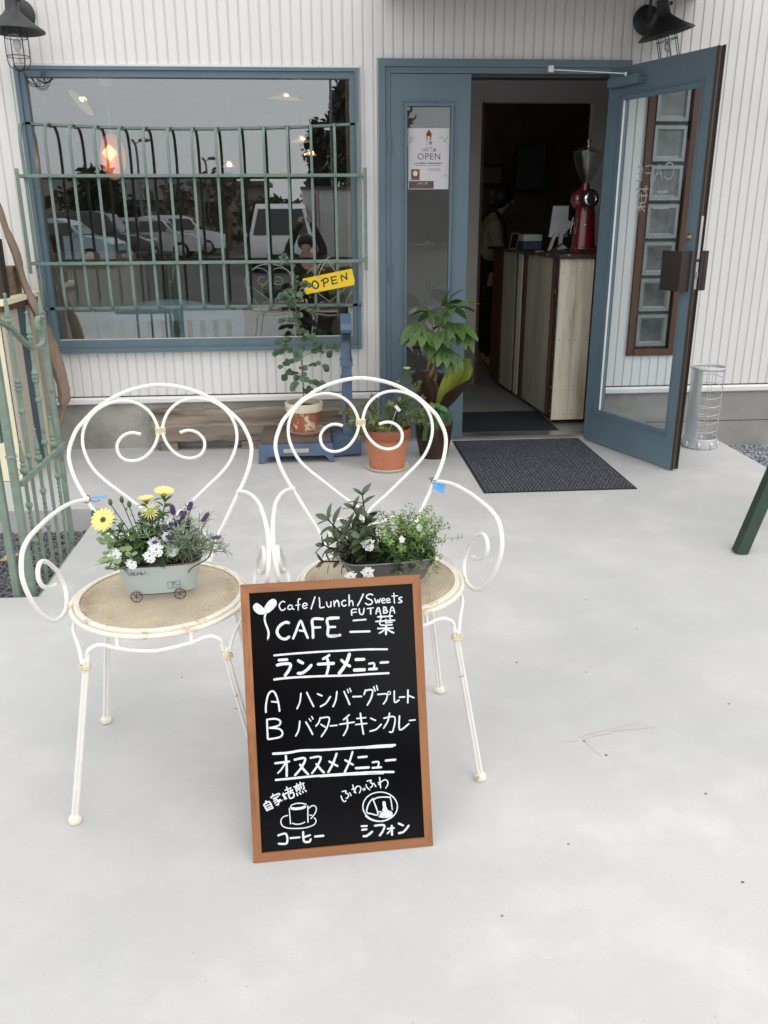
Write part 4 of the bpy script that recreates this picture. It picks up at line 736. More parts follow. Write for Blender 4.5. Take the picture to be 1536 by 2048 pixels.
for cx_, cz_, n_ in ((-.10, .10, 16), (-.085, .112, 8), (.10, .105, 16), (.07, .112, 8), (.095, -.09, 9), (-.112, .09, 8), (.112, .09, 8)):
    for k in range(n_):
        x_, z_ = cx_+random.uniform(-.016, .016), cz_+random.uniform(-.012, .012)
        if abs(x_) > pw/2-.006: continue
        a_ = random.random()*3; s_ = random.uniform(.002, .0045)
        mb.prism([(PX+x_-s_*math.cos(a_), PZ+z_-s_*math.sin(a_)), (PX+x_+s_*.5*math.sin(a_), PZ+z_-s_*.5*math.cos(a_)), (PX+x_+s_*math.cos(a_), PZ+z_+s_*math.sin(a_)), (PX+x_-s_*.5*math.sin(a_), PZ+z_+s_*.5*math.cos(a_))], yy, .0034, 'xz')
mb.build('leaf_print', 'print_green', po, kind='stuff')
prt([(-.102, -.055), (-.052, -.055), (-.052, -.115), (-.102, -.115)], 'print_photo', 'photo_print')
prt([(-.078+.021*math.cos(a/14*2*PI), -.082+.022*math.sin(a/14*2*PI)) for a in range(14)], 'print_house', 'cup_print', .0002)
prt([(-.078+.014*math.cos(a/14*2*PI), -.079+.015*math.sin(a/14*2*PI)) for a in range(14)], 'print_cream', 'foam_print', .0004)
prt([(-.115, -.120), (.032, -.120), (.032, -.162), (-.115, -.162)], 'paper_brown', 'footer_print')
text('lettering', 'CAFE 二葉', .013, FACE(PX-.035, yy-.0003, PZ-.134), 'print_cream', po)
random.seed(7)

# ------------------------------------------------------------------ chairs
HOOP = [(0.0, 0.385, 0.96), (0.026, 0.384, 0.958), (0.051, 0.382, 0.954), (0.076, 0.38, 0.948), (0.1, 0.377, 0.94), (0.123, 0.373, 0.93), (0.145, 0.369, 0.917), (0.166, 0.364, 0.904), (0.185, 0.358, 0.888), (0.203, 0.352, 0.871), (0.22, 0.345, 0.853), (0.231, 0.337, 0.832), (0.240, 0.329, 0.81), (0.244, 0.321, 0.786), (0.241, 0.312, 0.763), (0.235, 0.303, 0.74), (0.226, 0.295, 0.717), (0.215, 0.287, 0.695), (0.203, 0.279, 0.674), (0.191, 0.271, 0.653), (0.179, 0.264, 0.632), (0.167, 0.256, 0.611), (0.155, 0.248, 0.59), (0.142, 0.24, 0.569), (0.126, 0.218, .535), (.113, .190, .505)]
HEART = [(0.052, 0.337, 0.835), (0.076, 0.339, 0.840), (.100, .337, .832), (0.116, 0.331, 0.812), (0.115, 0.322, 0.790), (0.104, 0.317, 0.775), (0.088, 0.315, 0.768), (0.070, 0.315, 0.767), (0.050, 0.317, 0.773), (0.033, 0.321, 0.785), (0.017, 0.328, 0.805), (0.0075, 0.336, 0.828), (0.006, 0.343, 0.848), (0.019, 0.356, 0.882), (0.045, 0.365, 0.908), (0.081, 0.37, 0.921), (0.119, 0.37, 0.92), (0.155, 0.365, 0.907), (0.184, 0.356, 0.883), (0.202, 0.344, 0.851), (0.206, 0.331, 0.815), (0.197, 0.318, 0.78), (0.179, 0.306, 0.748), (0.153, 0.296, 0.721), (0.124, 0.287, 0.697), (0.094, 0.279, 0.672), (0.065, 0.27, 0.648), (0.034, 0.261, 0.626), (0.010, 0.253, 0.606), (.006, .246, .585), (.018, .240, .570), (.045, .238, .574), (.072, .236, .590), (.095, .228, .588), (.110, .212, .555), (.108, .190, .508)]
ARM = [(0.203, 0.279, 0.674), (.222, .235, .685), (.240, .175, .693), (0.256, 0.09, 0.698), (0.261, 0.022, 0.703), (0.265, -0.035, 0.706), (0.268, -0.092, 0.707), (0.271, -0.147, 0.693), (0.269, -0.180, 0.650), (0.261, -0.173, 0.595), (0.252, -0.146, 0.546), (0.242, -0.106, 0.507), (0.234, -0.054, 0.486), (0.229, 0.002, 0.487), (0.234, 0.040, 0.514), (.240, .046, .540), (0.244, 0.037, 0.567), (0.250, 0.018, 0.590), (0.255, -0.010, 0.615), (0.259, -0.048, 0.632), (0.260, -0.080, 0.628), (0.259, -0.092, 0.607), (.255, -.082, .585), (0.251, -0.056, 0.569), (0.247, -0.026, 0.557), (.245, -.006, .553)]
def make_chair(label):
    t = thing('garden_chair', label, 'chair', (0, 0, 0), group='white heart backed wire chairs')
    mir = lambda P, s_: [(p[0]*s_, p[1], p[2]) for p in P]
    hoop = mir(HOOP[::-1], -1) + HOOP[1:]
    MB().tube(smoothpath(hoop, 2), .0056, 10).build('back_hoop', 'chairpaint', t, True)
    for s_ in (-1, 1):
        MB().tube(smoothpath(mir(HEART, s_), 3), .0044, 8).build('back_scroll', 'chairpaint', t, True)
        MB().tube(smoothpath(mir(ARM, s_), 4), .0056, 10).sphere((.203*s_, .279, .674), .0085, 10, 8).build('armrest', 'chairpaint', t, True)
        MB().sphere((.2225*s_, .002, .494), .0065, 8, 6).build('arm_weld', 'chairrust', t, True)
    mb = MB()
    for k in range(5): mb.tube([(.0125*math.cos(a/12*2*PI), .342+.0065*math.sin(a/12*2*PI), .833+k*.004) for a in range(12)], .0022, 5, closed=True)
    mb.build('back_binding', 'chairrust', t, True)
    ZS = .502; R = .214
    c = lambda r, z, n=64: [(r*math.cos(2*PI*k/n), r*math.sin(2*PI*k/n), z) for k in range(n)]
    rim = MB().tube(c(R, ZS-.003), .0058, 10, closed=True).build('seat_rim', 'chairpaint_worn', t, True)
    MB().lathe([(.1935, .0065), (.1945, .008), (.205, .008), (.2065, .0065), (.2065, .001), (.1935, .001)], (0, 0, ZS), 64, cap=False).build('seat_band', 'chairpaint_worn', t)
    mb = MB(); pit = .0072; rr = .195
    for fam in (0, 1):
        a = math.radians(57 if fam == 0 else -57); d = Vector((math.cos(a), math.sin(a), 0)); n_ = Vector((-d.y, d.x, 0)); k = -60
        while k < 60:
            o = k*pit; k += 1
            if abs(o) >= rr-.003: continue
            h = math.sqrt(rr*rr-o*o); mb.bar(n_*o - d*h + Vector((0, 0, ZS+.0045+fam*.0012)), n_*o + d*h + Vector((0, 0, ZS+.0045+fam*.0012)), .0014, .0021, side=(0, 0, 1))
    mb.build('seat_mesh', 'seatmesh', t)
    def leg(sx_, top, bend, foot, front):
        q = .0048; yb = -1 if front else 1
        o = Vector((sx_*q, 0, 0))
        A = [Vector(top), Vector((top[0]+sx_*.004, top[1]+yb*.006, top[2]-.022)), Vector(((top[0]+bend[0])/2+sx_*.002, (top[1]+bend[1])/2+yb*.006, bend[2]+.030)), Vector(bend)+o*1.0+Vector((0, 0, .006)), Vector(bend)+o+Vector((0, 0, -.02)), Vector(foot)+o*.9+Vector((0, 0, .012))]
        l = MB().tube(smoothpath(A, 5), .0046, 8)
        inner = Vector(bend)-o
        B = [Vector((sx_*.098, yb*.197, .474)), Vector((sx_*.125, yb*.194, .478)), Vector((sx_*.146, bend[1]*.55+yb*.09, .470)), Vector((inner.x-sx_*.002, inner.y, bend[2]+.022)), inner + Vector((0, 0, -.005)), Vector(foot)-o*.9+Vector((0, 0, .012))]
        l.tube(smoothpath(B, 5), .0046, 8)
        ob = l.build('leg', 'chairpaint', t, True)
        m2 = MB()
        for k in range(3): m2.tube([(bend[0]+.0125*math.cos(a/12*2*PI), bend[1]+.0075*math.sin(a/12*2*PI), bend[2]-.006+k*.0042) for a in range(12)], .0023, 5, closed=True)
        m2.build('leg_binding', 'chairrust', ob, True)
        MB().lathe([(.012, .0), (.0155, .002), (.0162, .008), (.0140, .015), (.009, .019), (.004, .020)], (foot[0], foot[1], 0), 20).build('foot_cap', 'chairpaint_worn', ob, True)
        return ob
    for s_ in (-1, 1):
        leg(s_, (s_*.191, -.10, .497), (s_*.160, -.196, .428), (s_*.234, -.190, .0), True)
        leg(s_, (s_*.185, .105, .497), (s_*.165, .190, .428), (s_*.222, .246, .0), False)
    for yb in (-1, 1):
        a0 = math.radians(62)
        MB().tube([(.222*math.cos(a), yb*.222*math.sin(a), .474 - .008*(1-abs(a-PI/2)/(PI/2-a0))) for a in [a0 + (PI-2*a0)*k/20 for k in range(21)]], .0044, 8).build('stretcher', 'chairpaint', t, True)
        for s_ in (-1, 1): MB().tube([(s_*.082, yb*.206, .4675), (s_*.082, yb*.200, .496)], .0045, 8).build('strut', 'chairpaint', t, True)
    return t
ch1 = make_chair('white wire garden chair at left holding the pale blue flower tub')
ch2 = copy_tree(ch1); ch2['label'] = 'white wire garden chair with the chalkboard leaning on its front'
ch1.location = (-.411, -3.365, 0); ch1.rotation_euler = (0, 0, .083)
ch2.location = (.140, -3.321, 0); ch2.rotation_euler = (0, 0, .079)
def chairpt(ch, p): return Matrix.Translation(ch.location) @ Matrix.Rotation(ch.rotation_euler.z, 4, 'Z') @ Vector(p)
# blue price tags on rusty wire
for ch, s_, lab, rz in ((ch1, -1, 'blue card tag seen almost edge on, wired to the left chair back', None), (ch2, 1, 'square blue card tag wired to the right chair where arm meets back', 1)):
    J = chairpt(ch, (.203*s_, .279, .676)); t = thing('price_tag', lab, 'tag', J, group='blue tags wired to the chairs')
    mb = MB(); mb.tube([J + Vector((.009*math.cos(a/12*2*PI), .009*math.sin(a/12*2*PI), .008*math.sin(a/12*2*PI))) for a in range(12)], .0011, 5, closed=True)
    if rz is None:
        mb.tube(smoothpath([J+Vector((.008, -.004, 0)), J+Vector((.022, -.010, -.004)), J+Vector((.036, -.006, -.002))], 4), .0010, 5)
        E1, E2 = Vector((.98, -.1, .10)).normalized(), Vector((-.05, .97, -.12)).normalized(); O_ = J + Vector((.012, -.008, .002)); s2 = (.042, .034)
    else:
        mb.tube(smoothpath([J+Vector((.0, -.009, 0)), J+Vector((-.012, -.012, .014)), J+Vector((-.016, -.010, .008)), J+Vector((.004, -.014, .002))], 4), .0010, 5)
        E1, E2 = Vector((.88, -.25, -.35)).normalized(), Vector((-.30, -.25, -.90)).normalized(); O_ = J + Vector((.000, -.013, .010)); s2 = (.034, .030)
    mb.build('wire', 'rust', t)
    N_ = E1.cross(E2).normalized(); c_ = [O_, O_+E1*s2[0], O_+E1*s2[0]+E2*s2[1], O_+E2*s2[1]]
    MB().add([v+N_*.0005 for v in c_]+[v-N_*.0005 for v in c_], [(0, 1, 2, 3), (7, 6, 5, 4), (0, 4, 5, 1), (1, 5, 6, 2), (2, 6, 7, 3), (3, 7, 4, 0)]).build('card', 'bluetag', t)
# clear vinyl sheets laid on the seats under the planters
for ch, lab, sh in ((ch1, 'thin clear vinyl sheet poking out behind the pale blue tub on the seat', (.01, .035)), (ch2, 'thin clear vinyl sheet poking out behind the grey zinc tub on the seat', (-.04, .03))):
    mb = MB(); n_ = 28; vs = [(0, 0, .5125)]; fs = []
    for r_, q in ((.12, 1), (.20, 1), (.235, 1)):
        for k in range(n_):
            a = 2*PI*k/n_; rr = r_*(1 + .05*math.sin(3*a+1) + .03*math.sin(7*a)) if r_ > .13 else r_
            vs.append((rr*math.cos(a)+sh[0], rr*math.sin(a)*.95+sh[1], .5125 + (.004*abs(math.sin(2*a+.4)) if r_ > .22 else 0)))
    for k in range(n_): fs.append((0, 1+k, 1+(k+1) % n_))
    for j in range(2):
        for k in range(n_): fs.append((1+j*n_+k, 1+(j+1)*n_+k, 1+(j+1)*n_+(k+1) % n_, 1+j*n_+(k+1) % n_))
    mb.v = [tuple(chairpt(ch, v)) for v in vs]; mb.f = fs
    tag(mb.build('vinyl_sheet', 'film', smooth=True), lab, 'plastic sheet', 'vinyl sheets on the chair seats')

# ------------------------------------------------------------------ chalkboard
BL = Vector((-.1843, -3.7464, 0)); BE = Vector((.99857206, .05342128, 0)); BU = Vector((-.01761536, .32927333, .94407032)); BN = BE.cross(BU)   # BN faces the camera
BN = -BN if BN.y > 0 else BN
BW, BH, FW = .4171, .6357, .0195
cb_ = thing('chalkboard', 'black menu board in a brown wooden frame leaning on the right chair', 'menu board', BL)
MB3 = rot3(BE, BU, BN, BL)
def bb(mb, u0, u1, v0, v1, n0, n1): return mb.box(u0, u1, v0, v1, n0, n1, M=MB3)
bb(MB(), FW-.004, BW-FW+.004, FW-.004, BH-FW+.004, -.006, .0).build('board', 'boardblack', cb_)
def mitre(name, pts, fm='frameoak'):
    vs = [MB3 @ Vector((a, b, -.008)) for a, b in pts] + [MB3 @ Vector((a, b, .0065)) for a, b in pts]
    ins = [MB3 @ Vector((a, b, .0075)) for a, b in [((p[0]*.96+sum(q[0] for q in pts)/4*.04), (p[1]*.96+sum(q[1] for q in pts)/4*.04)) for p in pts]]
    MB().add(vs, [(0, 1, 2, 3), (0, 4, 5, 1), (1, 5, 6, 2), (2, 6, 7, 3), (3, 7, 4, 0), (4, 7, 6, 5)]).build(name, fm, cb_)
g_ = .0002
mitre('frame_rail', [(g_, 0), (BW-g_, 0), (BW-FW-g_, FW), (FW+g_, FW)]); mitre('frame_rail', [(FW+g_, BH-FW), (BW-FW-g_, BH-FW), (BW-g_, BH), (g_, BH)])
mitre('frame_stile', [(0, g_), (FW, FW+g_), (FW, BH-FW-g_), (0, BH-g_)], 'frameoak_v'); mitre('frame_stile', [(BW-FW, FW+g_), (BW, g_), (BW, BH-g_), (BW-FW, BH-FW-g_)], 'frameoak_v')
for nm_, st_ in BOARD_STROKES: strokes(st_, BL, BE, BU, BN, .0003, jit=.06).build(nm_.split('_')[0] if nm_[:4] in ('lett', 'unde') else nm_, 'marker', cb_)

# ------------------------------------------------------------------ old platform scale
S = thing('platform_scale', 'rusty blue platform scale with a tall column by the wall', 'scale', (-.16, -.28, 0))
mb = MB(); mb.box(-.352, .052, -.44, -.10, .122, .150); mb.build('platform', 'scaletop', S)
mb = MB()
prof = [(-.375, .004), (-.345, .004), (-.335, .03), (-.31, .045), (.015, .045), (.035, .03), (.045, .004), (.072, .004), (.068, .108), (.060, .119), (-.362, .119), (-.370, .108)]
mb.prism(prof, -.452, -.425, 'xz'); mb.prism(prof, -.110, -.085, 'xz'); mb.box(-.365, -.345, -.425, -.11, .05, .118); mb.box(.045, .063, -.425, -.11, .05, .118)
mb.box(-.345, .045, -.425, -.11, .10, .1185); mb.build('base', 'scaleblue', S)
MB().box(-.225, -.075, -.4545, -.4522, .066, .090).build('name_plate', 'plate', S)
mb = MB(); mb.prism([(.0685, .006), (.0685, .115), (.12, .132), (.232, .122), (.245, .08), (.24, .022)], -.345, -.165, 'xz'); mb.build('foot_box', 'scaleblue', S)
mb = MB(); mb.box(.133, .194, -.285, -.215, .128, .73); mb.build('column', 'scaleblue', S)
mb = MB().box(.152, .172, -.2875, -.2852, .20, .33); mb.build('slot', 'rust', S)
mb = MB().box(.127, .200, -.292, -.209, .545, .585).box(.129, .198, -.290, -.21, .455, .480); mb.build('collar', 'scaleblue', S)
mb = MB().add([(.175, -.36, .470), (.225, -.33, .482), (.235, -.30, .478), (.20, -.288, .466), (.16, -.292, .46), (.165, -.36, .462), (.20, -.31, .488)], [(0, 1, 6), (1, 2, 6), (2, 3, 6), (3, 4, 6), (4, 0, 6), (5, 1, 0), (5, 2, 1), (5, 3, 2), (5, 4, 3), (5, 0, 4)]); mb.build('rusty_bracket', 'rust', S)
mb = MB().prism([(-.36, .765), (-.345, .80), (-.20, .842), (-.19, .835), (-.19, .74), (-.215, .73), (-.345, .745)], .132, .196, 'yz'); mb.build('head', 'scaleblue', S)
mb = MB().box(.140, .150, -.31, -.27, .690, .7445).box(.178, .188, -.31, -.27, .690, .7445).box(.150, .178, -.30, -.29, .70, .712); mb.build('hanger', 'black_metal', S)
mb = MB().tube([(.187, -.30, .70), (.190, -.302, .67), (.186, -.30, .64), (.189, -.302, .61), (.186, -.3, .575)], .0035, 6); mb.build('weight_hook', 'rust', S)

def pot(name, label, c, rt, rb, h, rimh, mbody, mrim, msoil, group=None, soil_drop=.03, wob=0):
    t = thing(name, label, 'plant pot', c, group)
    MB().lathe([(rb, 0), (rt-.010, h-rimh), (rt-.016, h-rimh), (rt-.020, h-rimh-.001)], c, 32).build('body', mbody, t, True)
    MB().lathe([(rt-.006, h-rimh+.0005), (rt+.002, h-rimh), (rt+.004, h-.004), (rt+.001, h), (rt-.010, h), (rt-.013, h-soil_drop-.01), (rt-.0125, h-rimh+.001)], c, 32, cap=False).build('rim', mrim, t, True)
    return t
def soil(c, r, z, m, n=1):
    mb = MB(); vs = [(c[0], c[1], z+.006)]; N_ = 20
    for j in (.5, 1):
        for k in range(N_): vs.append((c[0]+r*j*math.cos(2*PI*k/N_), c[1]+r*j*math.sin(2*PI*k/N_), z+random.uniform(0, .006)))
    fs = [(0, 1+k, 1+(k+1) % N_) for k in range(N_)] + [(1+k, 1+N_+k, 1+N_+(k+1) % N_, 1+(k+1) % N_) for k in range(N_)]
    return mb.add(vs, fs)
def saucer_(name, label, c, r, h, m, par=None):
    o = MB().lathe([(r*.82, 0), (r*.97, h*.75), (r, h), (r-.006, h), (r*.8, .007), (.001, .007)], c, 36).build(name, m, None, True); return tag(o, label, 'saucer')
# eucalyptus
EC = (-.098, -.285, .1501)
saucer_('saucer', 'round pale saucer under the peeling pot on the blue scale', (EC[0]+.01, EC[1], EC[2]), .122, .022, 'saucer_pink')
EP = (EC[0], EC[1], .1575)
p1 = pot('plant_pot', 'terracotta pot with peeling white limewash on the old blue scale', EP, .110, .072, .178, .048, 'terra_peel', 'limewash', 'soil')
soil(EP, .092, EP[2]+.145, 'soil').build('soil', 'soil', p1)
ev = thing('eucalyptus', 'slender eucalyptus shrub with round grey green leaves in the peeling pot', 'plant', (EP[0], EP[1], .31))
z0 = .305
main = [(-.095, -.285, z0), (-.100, -.282, .50), (-.108, -.285, .70), (-.125, -.288, .90), (-.118, -.29, 1.03), (-.142, -.29, 1.12), (-.178, -.29, 1.185)]
st = MB().tube(smoothpath(main, 4), [.0045*(1-.75*i/24) for i in range(25)], 6)
leafme = MB().leaf(Matrix.Identity(4), 1, .95, fold=.12, droop=.15, seg=5).mesh('leaf', 'euca', True)
random.seed(21)
tips = []
def branch(p, q, r=.0018, sag=.02):
    m_ = [(a+b)/2 for a, b in zip(p, q)]; m_[2] += sag; P = smoothpath([p, m_, q], 4); st.tube(P, r, 5); return P
brs = [((-.100, -.284, .46), (.02, -.33, .44)), ((-.100, -.284, .50), (-.20, -.31, .50)), ((-.102, -.284, .54), (.03, -.31, .55)), ((-.103, -.284, .58), (-.22, -.30, .56)),
       ((-.105, -.284, .60), (.065, -.30, .63)), ((-.106, -.285, .63), (-.245, -.29, .64)), ((-.108, -.285, .66), (.105, -.31, .66)), ((-.110, -.285, .70), (-.235, -.32, .70)),
       ((-.112, -.286, .74), (-.03, -.34, .72)), ((-.115, -.287, .80), (-.20, -.33, .83)), ((-.12, -.288, .86), (-.045, -.33, .88)), ((-.124, -.288, .92), (-.19, -.32, .96)), ((-.12, -.29, 1.0), (-.06, -.33, 1.02)),
       ((-.104, -.284, .40), (-.04, -.35, .40)), ((-.104, -.284, .56), (-.09, -.38, .50)), ((-.108, -.285, .66), (-.12, -.38, .62)), ((-.104, -.284, .5), (-.15, -.36, .45))]
for p, q in brs:
    P = branch(p, q)
    for j in range(3, len(P)):
        tt = (P[j]-P[j-1]).normalized()
        for s_ in (-1, 1):
            if random.random() < .34: continue
            d = (tt*.5 + tt.cross(Vector((0, 0, 1)))*s_*random.uniform(.4, 1) + Vector((0, random.uniform(-.5, 0), random.uniform(-.7, .25)))).normalized()
            inst('leaf', leafme, ev, orient(P[j], d, up=(random.uniform(-.3, .3), -1, .5), s=random.uniform(.030, .046)))
P = smoothpath(main, 4)
for j in range(7, len(P)):
    k_ = 1 if P[j].z > .98 else 2
    for q in range(k_):
        a = random.random()*2*PI; d = Vector((math.cos(a), math.sin(a)-.3, random.uniform(-.4, .5))).normalized()
        inst('leaf', leafme, ev, orient(P[j]+d*.006, d, up=(0, -1, .5), s=random.uniform(.014, .024) if P[j].z > 1.0 else random.uniform(.034, .05)))
for q in range(9):
    a = random.random()*2*PI; inst('leaf', leafme, ev, orient((-.175+random.uniform(-.02, .02), -.29, 1.16+random.uniform(-.02, .03)), (math.cos(a), -.2, math.sin(a)), up=(0, -1, .3), s=.02))
st.build('stem', 'eucastem', ev, True)

# weathered beam against the foundation
bv = thing('timber_beam', 'weathered grey split timber beam lying along the wall base', 'timber', (-.3, -.07, .1))
mb = MB(); n_ = 26
random.seed(9); pa = [(-1.05+1.27*i/n_) for i in range(n_+1)]
top = [.258 + random.uniform(-.006, .006) + .010*math.sin(i*.5) for i in range(n_+1)]; bot = [.062+random.uniform(-.005, .005) for i in range(n_+1)]
for i, x in enumerate(pa):
    f = -.105+random.uniform(-.003, .003)
    mb.v += [(x, f, bot[i]), (x, f-.004, bot[i]+.095), (x, f+.006, bot[i]+.105), (x, f-.002, top[i]-.01), (x, f+.012, top[i]), (x, -.018, top[i]-.004), (x, -.018, bot[i])]
for i in range(n_):
    for k in range(7): mb.f.append((i*7+k, i*7+(k+1) % 7, (i+1)*7+(k+1) % 7, (i+1)*7+k))
mb.f += [tuple(range(7)), tuple(range(n_*7, n_*7+7))]
mb.build('beam', 'beamwood', bv)
mb = MB().box(-1.0, -.9, -.10, -.02, .0, .055).box(-.5, -.38, -.10, -.02, .0, .055).box(.05, .12, -.10, -.02, 0, .055); mb.build('support_block', 'beamwood', bv)

# terracotta pot with sprawling succulents
PC = (.378, -.60, 0)
saucer_('saucer', 'round cream saucer under the plain terracotta pot on the patio', PC, .127, .02, 'saucer')
PP = (PC[0], PC[1], .0075)
p2 = pot('plant_pot', 'plain orange terracotta pot with dark rim holding sprawling succulents', PP, .137, .098, .235, .052, 'terracotta', 'terracotta_dark', 'soil')
soil(PP, .122, PP[2]+.205, 'pebblesoil').build('gravel_soil', 'pebblesoil', p2)
sv = thing('succulent', 'trailing needle leaved succulents spilling over the terracotta pot', 'plant', (PC[0], PC[1], .22))
random.seed(4); fol = MB(); stm = MB()
def needle_stem(pts, n_per, L, Wd, m=fol, r=.003, spread=.9):
    P = smoothpath(pts, 5); stm.tube(P, r, 5); tot = len(P)
    for j in range(2, tot):
        tt = (P[j]-P[max(j-1, 0)]).normalized()
        for q in range(n_per):
            a = random.random()*2*PI; sd = tt.orthogonal().normalized(); sd = Matrix.Rotation(a, 3, tt) @ sd
            d = (tt*random.uniform(.3, .9) + sd*spread + Vector((0, 0, .2))).normalized()
            m.leaf(orient(P[j]+d*.002, d, up=tt), L*random.uniform(.7, 1.15), Wd, fold=.3, droop=-.15, seg=2)
base = Vector((.36, -.60, .215))
for e in [((-.04, -.02), (-.20, -.04, .05)), ((-.05, 0), (-.17, -.10, .10)), ((-.03, -.04), (-.14, -.12, .02)), ((0, -.03), (-.06, -.13, .10)), ((.04, 0), (.20, -.05, .12)), ((.04, .02), (.26, .0, .14)), ((.03, .03), (.22, .06, .17)), ((.0, .03), (.14, .03, .19)), ((.02, .02), (.08, .0, .17)), ((-.02, .02), (-.10, .03, .15)), ((.05, -.02), (.24, -.06, .06)), ((.0, .0), (.02, -.05, .16)), ((.03, .05), (.18, .10, .22)), ((-.04, .03), (-.05, .08, .18)), ((-.06, .0), (-.22, .0, .12)), ((.05, .02), (.30, .02, .09))]:
    b = base + Vector((e[0][0], e[0][1], 0)); q = base + Vector(e[1]); m_ = (b+q)/2 + Vector((0, 0, .035)); needle_stem([b, m_, q], 9, .040, .0085)
needle_stem([(.40, -.56, .23), (.45, -.50, .33), (.50, -.47, .45), (.505, -.47, .53)], 7, .040, .008)
needle_stem([(.40, -.56, .23), (.46, -.52, .33), (.47, -.50, .42), (.46, -.50, .47)], 7, .036, .008)
needle_stem([(.40, -.56, .23), (.47, -.50, .30), (.55, -.47, .40), (.575, -.47, .46)], 7, .036, .008)
fol.build('foliage', 'succ', sv, kind='stuff'); stm.build('stem', 'eucastem', sv)
mb = MB()
for k in range(16):
    a = k*2.4; el = .25+.05*k; d = Vector((math.cos(a)*math.cos(el), math.sin(a)*math.cos(el), math.sin(el)))
    mb.leaf(orient(base+Vector((-.015, -.075, .02))+d*.004, d, up=(0, 0, 1)), .052-.0018*k, .016, fold=.4, droop=-.2, seg=3)
mb.build('rosette', 'succlight', sv)
mb = MB(); fc = Vector((.505, -.47, .545))
for k in range(12):
    a = k*2.4; d = Vector((math.cos(a), math.sin(a), .5)); mb.leaf(orient(fc, d), .03, .010, fold=.3, droop=-.2, seg=2)
mb.build('flower', 'print_cream', sv)
lb = MB().add([(.418, -.66, .372), (.436, -.665, .352), (.450, -.665, .362), (.432, -.66, .385)], [(0, 1, 2, 3)]); 
lb = MB(); lb.bar((.420, -.665, .382), (.446, -.668, .352), .018, .0015, side=(0, 1, 0)); lb.bar((.43, -.66, .365), (.39, -.61, .225), .003, .0015)
tag(lb.build('plant_label', 'whitetag'), 'small white plastic plant label stuck among the succulents', 'plant label')

# money tree in its gift wrapping
MT = (.680, -.37, 0)
mv = thing('money_tree', 'green money tree with braided trunk standing in the gift wrapped pot', 'plant', (MT[0]+.02, MT[1], .3))
br = MB()
for q in range(3):
    br.tube([(MT[0]+.005-.03*(t/18)+.020*math.cos(t*.55+q*2*PI/3), MT[1]+.020*math.sin(t*.55+q*2*PI/3), .28+t*.0195) for t in range(19)], [.015-.0003*t for t in range(19)], 8)
br.build('trunk', 'bark', mv, True)
random.seed(12)
lp1 = MB().leaf(Matrix.Identity(4), 1, .47, fold=.2, droop=.42, seg=6, base=.05).mesh('leaf', 'pachira', True)
pet = MB()
clus = [((.79, -.42, .80), (.25, -.5, .15), .155), ((.775, -.40, .885), (.3, -.3, .6), .14), ((.70, -.46, .76), (.0, -.7, .1), .125), ((.60, -.43, .765), (-.3, -.6, .1), .13), ((.575, -.40, .80), (-.8, -.3, .0), .15), ((.66, -.36, .86), (-.4, -.2, .6), .14),
        ((.83, -.40, .76), (.6, -.3, -.2), .13), ((.62, -.34, .74), (-.4, .1, .3), .12), ((.73, -.44, .66), (.2, -.6, -.1), .12), ((.78, -.42, .63), (.3, -.5, -.2), .11), ((.74, -.36, .90), (.1, -.1, .9), .13), ((.68, -.40, .70), (-.1, -.5, -.1), .11), ((.72, -.33, .78), (.3, .4, .4), .13)]
for c, d, L in clus:
    c, d = Vector(c), Vector(d).normalized(); b = Vector((MT[0]-.01, MT[1], .62 if c.z > .72 else .56))
    pet.tube(smoothpath([b, (b+c)/2+Vector((0, 0, .03)), c], 4), .0028, 6)
    h = d.cross(Vector((0, 0, 1))); h = h.normalized() if h.length > .1 else Vector((1, 0, 0))
    nrm_ = h.cross(d).normalized()
    for k in range(6):
        an = (k-2.5)*.62; dd = (d*math.cos(an*.9) + h*math.sin(an) + Vector((0, 0, -.38))).normalized()
        inst('leaf', lp1, mv, orient(c, dd, up=nrm_+Vector((0, -.5, .6)), s=L*(1.05-.08*abs(k-2.5))*random.uniform(.9, 1.1)))
pet.build('leaf_stalk', 'eucastem', mv, True)
inst('leaf', lp1, mv, orient((.70, -.46, .62), (.35, -.4, -.5), s=.12))['label'] = 'pale yellow green leaf'
wp = thing('wrapped_pot', 'pot wrapped in dark brown film with lime paper and a green ribbon', 'plant pot', MT)
hexp = lambda r, z, n=14, ph=.3, w=0: [(MT[0]+r*math.cos(2*PI*k/n+ph)*(1+w*math.sin(k*2.7)), MT[1]+r*math.sin(2*PI*k/n+ph)*(1+w*math.cos(k*1.9)), z) for k in range(n)]
mb = MB(); rings = [(.082, .0, 0), (.088, .02, .02), (.108, .12, .03), (.117, .21, .04), (.098, .27, .03), (.078, .305, .02)]
for r, z, w in rings: mb.v += hexp(r, z, 14, .3, w)
for i in range(len(rings)-1):
    for k in range(14): mb.f.append((i*14+k, i*14+(k+1) % 14, (i+1)*14+(k+1) % 14, (i+1)*14+k))
mb.f.append(tuple(range(14))); mb.build('wrapping', 'wrapbrown', wp)
def flare(name, m, a0, a1, r0, r1, z0, z1, n=14, wob=.006, lean=(0, 0)):
    mb = MB(); rows = 6
    for i in range(rows+1):
        t = i/rows
        for k in range(n+1):
            a = a0+(a1-a0)*k/n; ww = wob*t*math.sin(k*1.7+i*.8); edge_ = 1-.35*(abs(k/n-.5)*2)**2*t
            r = r0+(r1-r0)*(t**.8)+ww
            mb.v.append((MT[0]+r*math.cos(a)+lean[0]*t, MT[1]+r*math.sin(a)+lean[1]*t, z0+(z1-z0)*t*edge_+ww*.5))
    for i in range(rows):
        for k in range(n): mb.f.append((i*(n+1)+k, i*(n+1)+k+1, (i+1)*(n+1)+k+1, (i+1)*(n+1)+k))
    return mb.build(name, m, wp, True)
